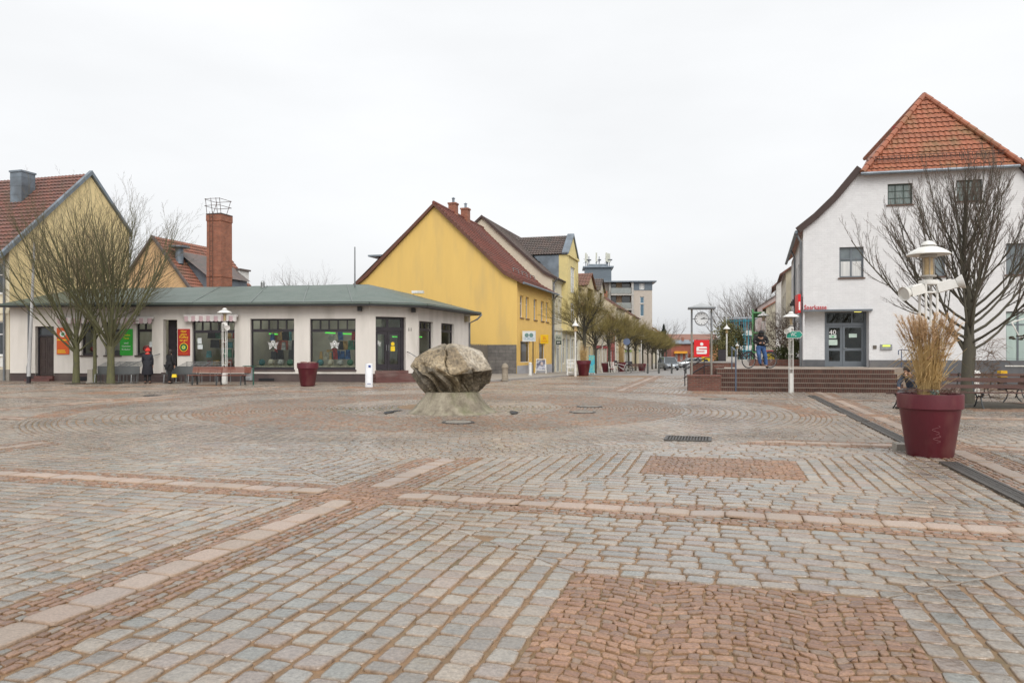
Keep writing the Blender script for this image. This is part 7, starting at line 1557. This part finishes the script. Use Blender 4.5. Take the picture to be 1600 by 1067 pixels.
h = V['hd1']; MB().ball((h[0],h[1],h[2]+.04), (.118,.125,.105), 16, 10).lathe([(.122,-.01),(.128,.005),(.122,.03)], 18, (h[0],h[1],h[2]+.0)).ball((h[0],h[1]+.02,h[2]+.15), .035, 10, 6).build('hat', m_redhat, t, True); face(t, h[:3]); MB().lathe([(.095,0),(.11,.03),(.095,.07)], 18, (0,V['nk'][1],V['nk'][2]-.02)).build('scarf', m_redhat, t)
P2 = dict(V=standing(armL=((.24,-.08,1.16),(.16,-.28,1.05)), armR=((-.23,-.04,1.13),(-.2,-.14,.9)), lean=-.06, stride=.07), E=BASE_E, hdL=(0,-1,-.3), hdR=(0,-.2,-1), clothes=[('trousers', LEG, LEGE, m_blk, {'*':1.3,'anL':1.6,'anR':1.6}), ('coat', TOP, TOPE, m_blk, {'*':1.35,'wrL':1.5,'wrR':1.5})])
t, V, k = person('dark haired person in a short dark coat standing at the shop entrance', W(264.5, 35.7, .03), R(150), P2, 1.62); skirt(t, k, 1.08*k, .68*k, .19, .235, m_blk); shoes(V, t, k)
h = V['hd1']; MB().ball((h[0],h[1]+.02,h[2]+.015), (.105,.11,.12), 16, 10).ball((h[0],h[1]+.06,h[2]-.08), (.09,.06,.1), 12, 8).build('hair', m_hair, t, True); face(t, h[:3])
t_ = thing('shopping_bag', 'small yellow bag hanging beside the person at the shop entrance', 'bag', W(272.5, 35.6, .33)); MB().box(-.11,.11,-.05,.05,0,.15,.02).build('body', YEL, t_); MB().torus((0,0,.15), .07, .008, 'y', 16, 5).build('handle', DK, t_)
# man astride his bicycle on the terrace
MY = 31.6; mz = TZ
PM = dict(V={'pel': (.06,.10,.92,.15,.12), 'ab': (.04,.05,1.08,.14,.11), 'ch': (0,-.06,1.27,.17,.12), 'nk': (-.01,-.13,1.38,.06), 'hd0': (-.01,-.17,1.43,.065), 'hd1': (-.01,-.20,1.49,.082,.095), 'hd2': (-.01,-.18,1.56,.065,.07),
      'hipL': (.15,.06,.86,.10), 'knL': (.24,-.02,.46,.068), 'anL': (.27,.02,.10,.045), 'toeL': (.29,-.14,.04,.038), 'hipR': (-.06,.04,.88,.10), 'knR': (-.13,-.22,.58,.068), 'anR': (-.02,-.1,.17,.045), 'toeR': (-.03,-.24,.14,.038),
      'shL': (.21,-.05,1.33,.068), 'elL': (.31,-.10,1.12,.048), 'wrL': (.07,-.29,1.07,.03), 'shR': (-.21,-.05,1.33,.068), 'elR': (-.33,-.12,1.12,.048), 'wrR': (-.11,-.29,1.07,.03)}, E=BASE_E, hdL=(-1,-.3,.1), hdR=(1,-.3,.1), curl=.8,
      clothes=[('jeans', LEG, LEGE, m_jean, {'*':1.22,'anL':1.6,'anR':1.6,'pel':1.0}), ('jacket', TOP, TOPE, m_blk, {'*':1.38,'wrL':1.35,'wrR':1.35,'ab':1.32})])
mp_ = W(1187.5, MY, mz); t, V, k = person('man in black jacket and blue jeans looking down at his phone beside a bicycle', mp_, 0, PM, 1.66); shoes(V, t, k)
h = V['hd1']; MB().ball((h[0],h[1]+.02,h[2]+.035), (.108,.115,.1), 16, 10).lathe([(.112,0),(.118,.02),(.11,.05)], 18, (h[0],h[1]+.01,h[2])).build('beanie', m_blk, t, True); MB().lathe([(.08,-.02),(.115,.02),(.125,.06),(.10,.10)], 18, (V['nk'][0],V['nk'][1]-.01,V['nk'][2]-.02)).build('scarf', m_blk, t); face(t, h[:3])
tag(MB().box(-.035,.035,-.006,.006,-.06,.06,.002).build('phone', m_frame_d, loc=mp_+Vector((-.02,-.37*k,1.09*k))), 'small dark phone in the hands of the man with the bicycle', 'phone')
# bicycles
m_tyre = pm('tyre_rubber', (.015,.015,.015), rough=.7, bump=0)
def bicycle(label, loc, rz, fm, s_=1.0, basket=False, disc=False):
    t = thing('bicycle', label, 'bicycle', loc, rz); r = .34; wb = 1.05
    for x in (0, wb):
        w_ = MB(); w_.torus((x,0,r), r-.018, .019, 'y', 40, 8); wo = w_.build('wheel', m_tyre, t, True); MB().torus((x,0,r), r-.042, .008, 'y', 36, 6).build('rim', m_steel, wo)
        sp = MB(); [sp.tube([(x+.02*math.cos(a*2),.01,r+.02*math.sin(a*2)),(x+(r-.045)*math.cos(a),0,r+(r-.045)*math.sin(a))], .0013, 3, False) for a in [2*math.pi*i/24 for i in range(24)]]; sp.tube([(x,-.04,r),(x,.04,r)], .018, 8); 
        if disc: sp.torus((x,-.02,r), .07, .008, 'y', 20, 4)
        sp.build('spokes', m_steel, wo)
        md = MB(); md.v = []; k_ = 10; a0, a1 = (.5, 2.9)
        for i in range(k_): a = a0+(a1-a0)*i/k_; b = a0+(a1-a0)*(i+1)/k_; md.bar((x+(r+.02)*math.cos(a),0,r+(r+.02)*math.sin(a)),(x+(r+.02)*math.cos(b),0,r+(r+.02)*math.sin(b)), .045, .004, up=(0,1,0))
        md.build('mudguard', m_frame_d, t)
    f = MB(); st_, bb, hdt, hdb = (wb-.22,0,.80), (wb-.42,0,.29), (.16,0,.84), (.12,0,.62)
    for a, b, q in ((hdb,bb,.018),((.16,0,.78),(wb-.28,0,.62),.016),(bb,st_,.016),(bb,(wb,0,r),.011),((wb-.27,0,.68),(wb,0,r),.009),(hdb,hdt,.02),((.11,0,.60),(0,0,r),.013)): f.tube([a,b], q, 8)
    f.build('frame', fm, t)
    h_ = MB(); h_.tube([hdt,(.17,0,1.0)], .013, 6); h_.tube([(.24,-.28,1.02),(.18,-.1,1.03),(.17,0,1.0),(.18,.1,1.03),(.24,.28,1.02)], .012, 6); h_.build('handlebar', m_frame_d, t)
    s2 = MB(); s2.tube([st_,(wb-.2,0,.92)], .012, 6); s2.ball((wb-.17,0,.95), (.13,.07,.035), 12, 8); s2.build('saddle', m_frame_d, t)
    c = MB(); c.torus((bb[0],-.05,bb[2]), .09, .006, 'y', 24, 5); c.tube([(bb[0],-.06,bb[2]),(bb[0]+.1,-.06,bb[2]-.14)], .009, 5); c.box(bb[0]+.06,bb[0]+.15,-.15,-.06,bb[2]-.16,bb[2]-.14); c.tube([(bb[0],.06,bb[2]),(bb[0]-.1,.06,bb[2]+.14)], .009, 5); c.box(bb[0]-.15,bb[0]-.06,.06,.15,bb[2]+.13,bb[2]+.15); c.build('crank', m_steel, t)
    if basket: b = MB(); b.box(wb-.1,wb+.32,-.17,.17,.74,.98,.02); b.build('basket', m_frame_d, t); MB().box(-.2,.12,-.15,.15,.85,1.05,.02).build('front_basket', m_frame_d, t)
    return t
p = mp_; bicycle('black bicycle the man in jeans is leaning on, front wheel turned left', (p.x-.52, p.y-.12, mz), R(16), pm('black_frame_paint', (.02,.012,.02), rough=.3, bump=0), disc=True)
bicycle('white ladies bicycle with baskets parked by the street planters', Z(962.5, 62.5, .02), R(-8), m_white, basket=True)
bicycle('dark bicycle parked on the terrace behind the steps', W(1153, 58, .55), R(12), m_frame_d)
bicycle('second dark bicycle leaning by the low terrace wall', W(1149, 60, .5), R(35), m_frame_d)
# seated person half hidden by the planter
PS = dict(V={'pel': (0,.05,.52,.14,.12), 'ab': (0,-.02,.70,.13,.10), 'ch': (0,-.12,.90,.16,.11), 'nk': (0,-.2,1.02,.055), 'hd0': (0,-.25,1.07,.06), 'hd1': (0,-.29,1.12,.082,.095), 'hd2': (0,-.28,1.19,.06,.07),
      'hipL': (.09,.0,.50,.10), 'knL': (.13,-.42,.50,.066), 'anL': (.13,-.40,.10,.043), 'toeL': (.14,-.54,.04,.036), 'hipR': (-.09,.0,.50,.10), 'knR': (-.13,-.42,.50,.066), 'anR': (-.13,-.40,.10,.043), 'toeR': (-.14,-.54,.04,.036),
      'shL': (.18,-.13,.97,.062), 'elL': (.2,-.36,.78,.046), 'wrL': (.06,-.42,.98,.03), 'shR': (-.18,-.13,.97,.062), 'elR': (-.21,-.34,.72,.046), 'wrR': (-.1,-.48,.60,.03)}, E=BASE_E, hdL=(-.3,.2,1), hdR=(.3,-1,0), clothes=[('trousers', LEG, LEGE, pm('grey_trousers', (.12,.12,.13), rough=.9), {'*':1.2}), ('jacket', TOP, TOPE, pm('slate_blue_jacket', (.04,.052,.075), rough=.8), {'*':1.3})])
t, V, k = person('person in a slate blue jacket sitting bent forward behind the big planter', (W(1429,20.4).x, 20.5, 0), R(-60), PS, 1.6); shoes(V, t, k); h = V['hd1']; MB().ball((h[0],h[1]+.03,h[2]+.03), (.1,.1,.1), 14, 9).build('hair', m_hair, t, True); face(t, h[:3])

# ------------------------------------------------------------------ cars
def car(label, loc, rz, paint, L_=4.3, Wd=1.78, H=1.6, van=False, name='car'):
    t = thing(name, label, 'car', loc, rz); hw = Wd/2
    # stations: x, z_low, z_belt, halfwidth at belt
    st = [(0,.42,.62,.72),(.08,.3,.78,.84),(.35,.22,.86,.96),(1.05 if not van else .8,.2,.98,1),(2.0,.2,1.0,1),(3.2,.2,1.0,1),(4.0,.24,.98,.97),(4.22,.34,.9,.9),(4.3,.45,.7,.8)]
    k = L_/4.3; vs = []; n = 8
    for x, zl, zb, w_ in st:
        for a, b in ((-w_*.86,zl),(-w_,zl+.12),(-w_,zb-.12),(-w_*.93,zb),(w_*.93,zb),(w_,zb-.12),(w_,zl+.12),(w_*.86,zl)): vs.append((x*k, a*hw, b))
    b_ = MB(); b_.add(vs, [(i*n+j, i*n+(j+1)%n, (i+1)*n+(j+1)%n, (i+1)*n+j) for i in range(len(st)-1) for j in range(n)] + [tuple(range(n)), tuple(range((len(st)-1)*n, len(st)*n))[::-1]])
    rf0, rf1, wb0, wb1 = (1.75,3.35,.95,4.1) if not van else (1.5,4.0,.75,4.22); zr = H
    g = MB(); q = [(wb0*k,.93*hw,.97),(rf0*k,.76*hw,zr),(rf1*k,.76*hw,zr-.02),(wb1*k,.90*hw,.97)]
    g.add([(x, -y_, z) for x, y_, z in q]+q, [(0,1,2,3),(7,6,5,4),(0,4,5,1),(3,2,6,7)])
    r_ = MB(); r_.add([(rf0*k-.02,-.77*hw,zr),(rf1*k+.04,-.77*hw,zr-.02),(rf1*k+.04,.77*hw,zr-.02),(rf0*k-.02,.77*hw,zr),(rf0*k+.1,-.68*hw,zr+.05),(rf1*k-.05,-.68*hw,zr+.04),(rf1*k-.05,.68*hw,zr+.04),(rf0*k+.1,.68*hw,zr+.05)], [(0,1,5,4),(1,2,6,5),(2,3,7,6),(3,0,4,7),(4,5,6,7)])
    for sy in (-1,1):
        for a, b in ((q[0],q[1]),(q[3],q[2])): r_.bar((a[0],sy*a[1],a[2]),(b[0],sy*b[1],b[2]),.09,.07)
        for u in (.42,.72): xa = q[0][0]+(q[3][0]-q[0][0])*u; r_.bar((xa,sy*.92*hw,.97),(q[1][0]+(q[2][0]-q[1][0])*u,sy*.765*hw,zr),.08,.05)
    bo = b_.build('body', paint, t, 'auto'); g.build('windows', pm('car_glass', (.04,.05,.055), rough=.05, bump=0, spec=.9), t); r_.build('roof', paint, t, 'auto')
    for x in (.78*k, 3.42*k):
        for sy in (-1,1):
            w_ = MB(Matrix.Translation((x, sy*(hw-.1), .32)) @ Matrix.Rotation(R(90),4,'X')); w_.lathe([(.2,-.11),(.32,-.10),(.33,-.06),(.33,.06),(.32,.10),(.2,.11)], 24); wo = w_.build('wheel', m_tyre, t); MB(Matrix.Translation((x, sy*(hw-.1), .32)) @ Matrix.Rotation(R(90),4,'X')).lathe([(.2,-.108),(.2,.108)], 16).build('rim', m_steel, wo)
    for sy in (-1,1): MB().ball((.12,sy*.66*hw,.72), (.12,.17,.09), 10, 6).build('headlight', pm('headlight', (.6,.62,.62), rough=.1, bump=0), t); MB().box(4.2*k,4.31*k,sy*.72*hw-.1,sy*.72*hw+.1,.68,.88).build('taillight', RED, t); MB().ball((.95*k,sy*(hw+.06),1.0), (.06,.1,.08), 8, 6).build('mirror', paint, t)
    MB().box(-.02,.1,-.55*hw,.55*hw,.34,.55).build('grille', m_frame_d, t); MB().box(-.035,-.021,-.26,.26,.38,.49).build('number_plate', m_white, t); return t
m_sil = pm('silver_car_paint', (.50,.52,.54), (.47,.49,.51), rough=.25, metal=.5, bump=0); m_wcar = pm('white_car_paint', (.68,.69,.7), rough=.2, bump=0)
Yv = 100; car('silver grey van facing the square behind the bollards', Z(1051, Yv, 0), R(90+3), pm('dark_silver_paint', (.30,.33,.36), rough=.25, metal=.4, bump=0), 4.5, 1.95, 1.75, True)
car('silver hatchback seen from the side at the end of the street', Z(1059, 116, .1), R(8), m_sil, 4.2, 1.75, 1.5); car('white car half hidden behind the silver hatchback', Z(1073, 124, .1), R(12), m_wcar, 4.3, 1.75, 1.45)

# ------------------------------------------------------------------ end of the street
def simple_house(name, label, px0, px1, Y, z0, eave_py, wallc, roofm, ridge_py, rz=0, holes=(), depth=9, cat='building', extra=None):
    X0 = (px0-800)/FPX*Y; Wd_ = (px1-px0)/FPX*Y/math.cos(rz); E_ = CH+(HOR-eave_py)/FPX*Y-z0; Rg = CH+(HOR-ridge_py)/FPX*(Y+depth/2)-z0
    h = thing(name, label, cat, (X0, Y, z0), rz); wm = pm('wm_'+label[:16], wallc, tuple(v*.85 for v in wallc), dirt=tuple(v*.6 for v in wallc))
    MB().wall([(0,-1),(Wd_,-1),(Wd_,E_),(0,E_)], holes, 0, .2).build('wall', wm, h); MB().box(0,.2,.01,depth,-1,E_).box(Wd_-.2,Wd_,.01,depth,-1,E_).build('side_wall', wm, h)
    for q in holes: window(h, q, 2, 1, m_frame_w, m_pane, .1, .07, zc=[.6])
    MB().add([(-.3,-.5,E_-.1),(Wd_+.3,-.5,E_-.1),(Wd_+.3,depth/2,Rg),(-.3,depth/2,Rg),(Wd_+.3,depth+.5,E_-.1),(-.3,depth+.5,E_-.1),(-.3,-.5,E_-.25),(Wd_+.3,-.5,E_-.25)], [(0,1,2,3),(3,2,4,5),(6,7,1,0)]).build('roof', roofm, h)
    return h, Wd_, E_, Rg
h, w1, e1, r1 = simple_house('station_building', 'red brick station with grey roof at the street end', 1049, 1095, 190, -1.2, 536, (.28,.09,.06), m_zinc, 531, 0, [(1.0+k*1.3,1.6+k*1.3,.4,2.4) for k in range(4)])
MB().box(.6, .0+w1*.52, -.9, -.1, 2.1, 2.7).build('awning', pm('amber_awning', (.72,.33,.03), bump=0), h); MB().box(w1*.62, w1, -1.2, -.1, .6, 2.2).build('awning_low', pm('amber_awning2', (.48,.19,.05), bump=0), h)
for x in (w1*.45, w1*.72): MB().box(x, x+.5, 3, 3.6, 4, 6.3 if x < w1*.5 else 5.6).build('chimney', m_chb, h)
h, *_ = simple_house('low_house', 'long white walled house with red roof behind the station', 1046, 1122, 235, -1.2, 533, (.6,.56,.48), m_tile_far, 522)
h, *_ = simple_house('low_house', 'orange brick house behind the clock posts', 1100, 1135, 150, -1.2, 536, (.36,.16,.07), m_tile_grey, 530)
# ------------------------------------------------------------------ the side street on the right
def vert_house(label, P0, ang, L_, E_, wallc, roofm, Rg, depth=9, floors=3, n=4, balc=None, gable=None, z0=-.6):
    """street front running away; P0 near corner, x along the front, body to the right"""
    h = thing('townhouse', label, 'building', (P0.x, P0.y, z0), ang); wm = pm('vh_'+label[:18], wallc, tuple(v*.86 for v in wallc), dirt=tuple(v*.6 for v in wallc)); S = Matrix.Scale(-1,4,(0,1,0)); fh_ = (E_-.4)/floors
    holes = [((k+.25)*L_/n, (k+.75)*L_/n, q*fh_+.9, q*fh_+2.3) for k in range(n) for q in range(floors)]
    MB(S).wall([(0,-1),(L_,-1),(L_,E_),(0,E_)], holes, 0, .2).build('wall', wm, h)
    for q in holes: window(h, q, 2, 1, m_frame_w, m_pane, .1, .07, M=S)
    GM = Matrix(((0,1,0,0),(-1,0,0,0),(0,0,1,0),(0,0,0,1)))
    MB(GM).wall([(0,-1),(depth,-1),(depth,E_),(depth/2,Rg),(0,E_)]).build('gable_wall', pm('vg_'+label[:16], gable or wallc, dirt=tuple(v*.6 for v in (gable or wallc))), h)
    MB(S).add([(-.2,-.4,E_-.15),(L_,-.4,E_-.15),(L_,depth/2,Rg+.1),(-.2,depth/2,Rg+.1),(L_,depth+.4,E_-.1),(-.2,depth+.4,E_-.1),(-.2,-.4,E_-.3),(-.2,depth/2,Rg-.05),(-.2,depth+.4,E_-.25)], [(0,1,2,3),(3,2,4,5),(0,3,7,6),(3,5,8,7)]).build('roof', roofm, h)
    if balc:
        bm_ = pm('bal_'+label[:12], balc, bump=0)
        for k in range(n):
            x0 = (k+.05)*L_/n; x1 = (k+.95)*L_/n; f = MB(S)
            for x in (x0, x1-.15, (x0+x1)/2): f.box(x, x+.15, -1.5, -1.35, 0, E_-.2)
            for q in range(1, floors+1): f.box(x0, x1, -1.5, 0, q*fh_-.25, q*fh_-.1)
            f.build('balcony_frame', bm_, h); f = MB(S)
            for q in range(1, floors): f.box(x0+.16, x1-.16, -1.47, -1.43, q*fh_-.1, q*fh_+.8)
            f.build('balcony_panel', m_white, h)
    return h
q0 = W(1226, 50); vert_house('cream house with a dark gutter directly beyond the bank', W(1228, 50), R(72), 9, 6.9, (.62,.58,.5), m_tile_brown, 8.0, n=3, z0=0, floors=2, gable=(.66,.6,.45), depth=3)
vert_house('white gabled house beyond the cream house in the side street', W(1213, 66), R(71), 9, 7.8, (.55,.5,.46), m_tile_brown, 12, n=3, gable=(.6,.58,.55), z0=-.4, floors=2)
vert_house('green balcony house with an orange corner in the side street', W(1197, 82), R(71), 12, 7.0, (.50,.20,.09), tile('rust_roof', (.30,.11,.06), (.2,.08,.05)), 9.6, n=3, balc=(.12,.33,.14), gable=(.5,.46,.36))
vert_house('long mauve house with dark roof in the side street', W(1183.5, 100), R(71), 22, 8.0, (.36,.26,.26), m_tile_grey, 11, n=6, gable=(.45,.36,.34))
vert_house('teal balcony house at the end of the side street', W(1180, 150), R(150), 5.4, 9.4, (.50,.44,.42), m_zinc, 9.7, n=3, balc=(.03,.26,.34), floors=3, depth=7, z0=-1.2)
vert_house('second teal balcony front farther left', W(1163, 158), R(135), 3.5, 8.6, (.5,.45,.42), m_zinc, 8.5, n=2, balc=(.03,.26,.34), floors=3, depth=4)
h, *_ = simple_house('market_stall', 'low shop front with red lettering boards below the green balconies', 1196, 1216, 72, -.2, 549, (.45,.40,.36), pm('red_board', (.45,.03,.04)), 547, R(-10), depth=3)
t = tag(MB().box(-.5,.5,-.3,.3,0,.8,.03).box(.7,1.5,-.2,.4,0,.6,.03).build('wrapped_goods', m_white, loc=W(1140, 55, .35)), 'white wrapped heaps on the terrace behind the steps', 'goods')
t = thing('yellow_bin', 'yellow bin below the lamp behind the man with the bicycle', 'bin', W(1200.5, 50, .6)); MB().box(-.3,.3,-.25,.25,0,.75,-.03).box(-.33,.33,-.28,.28,.75,.82).build('body', YEL, t)
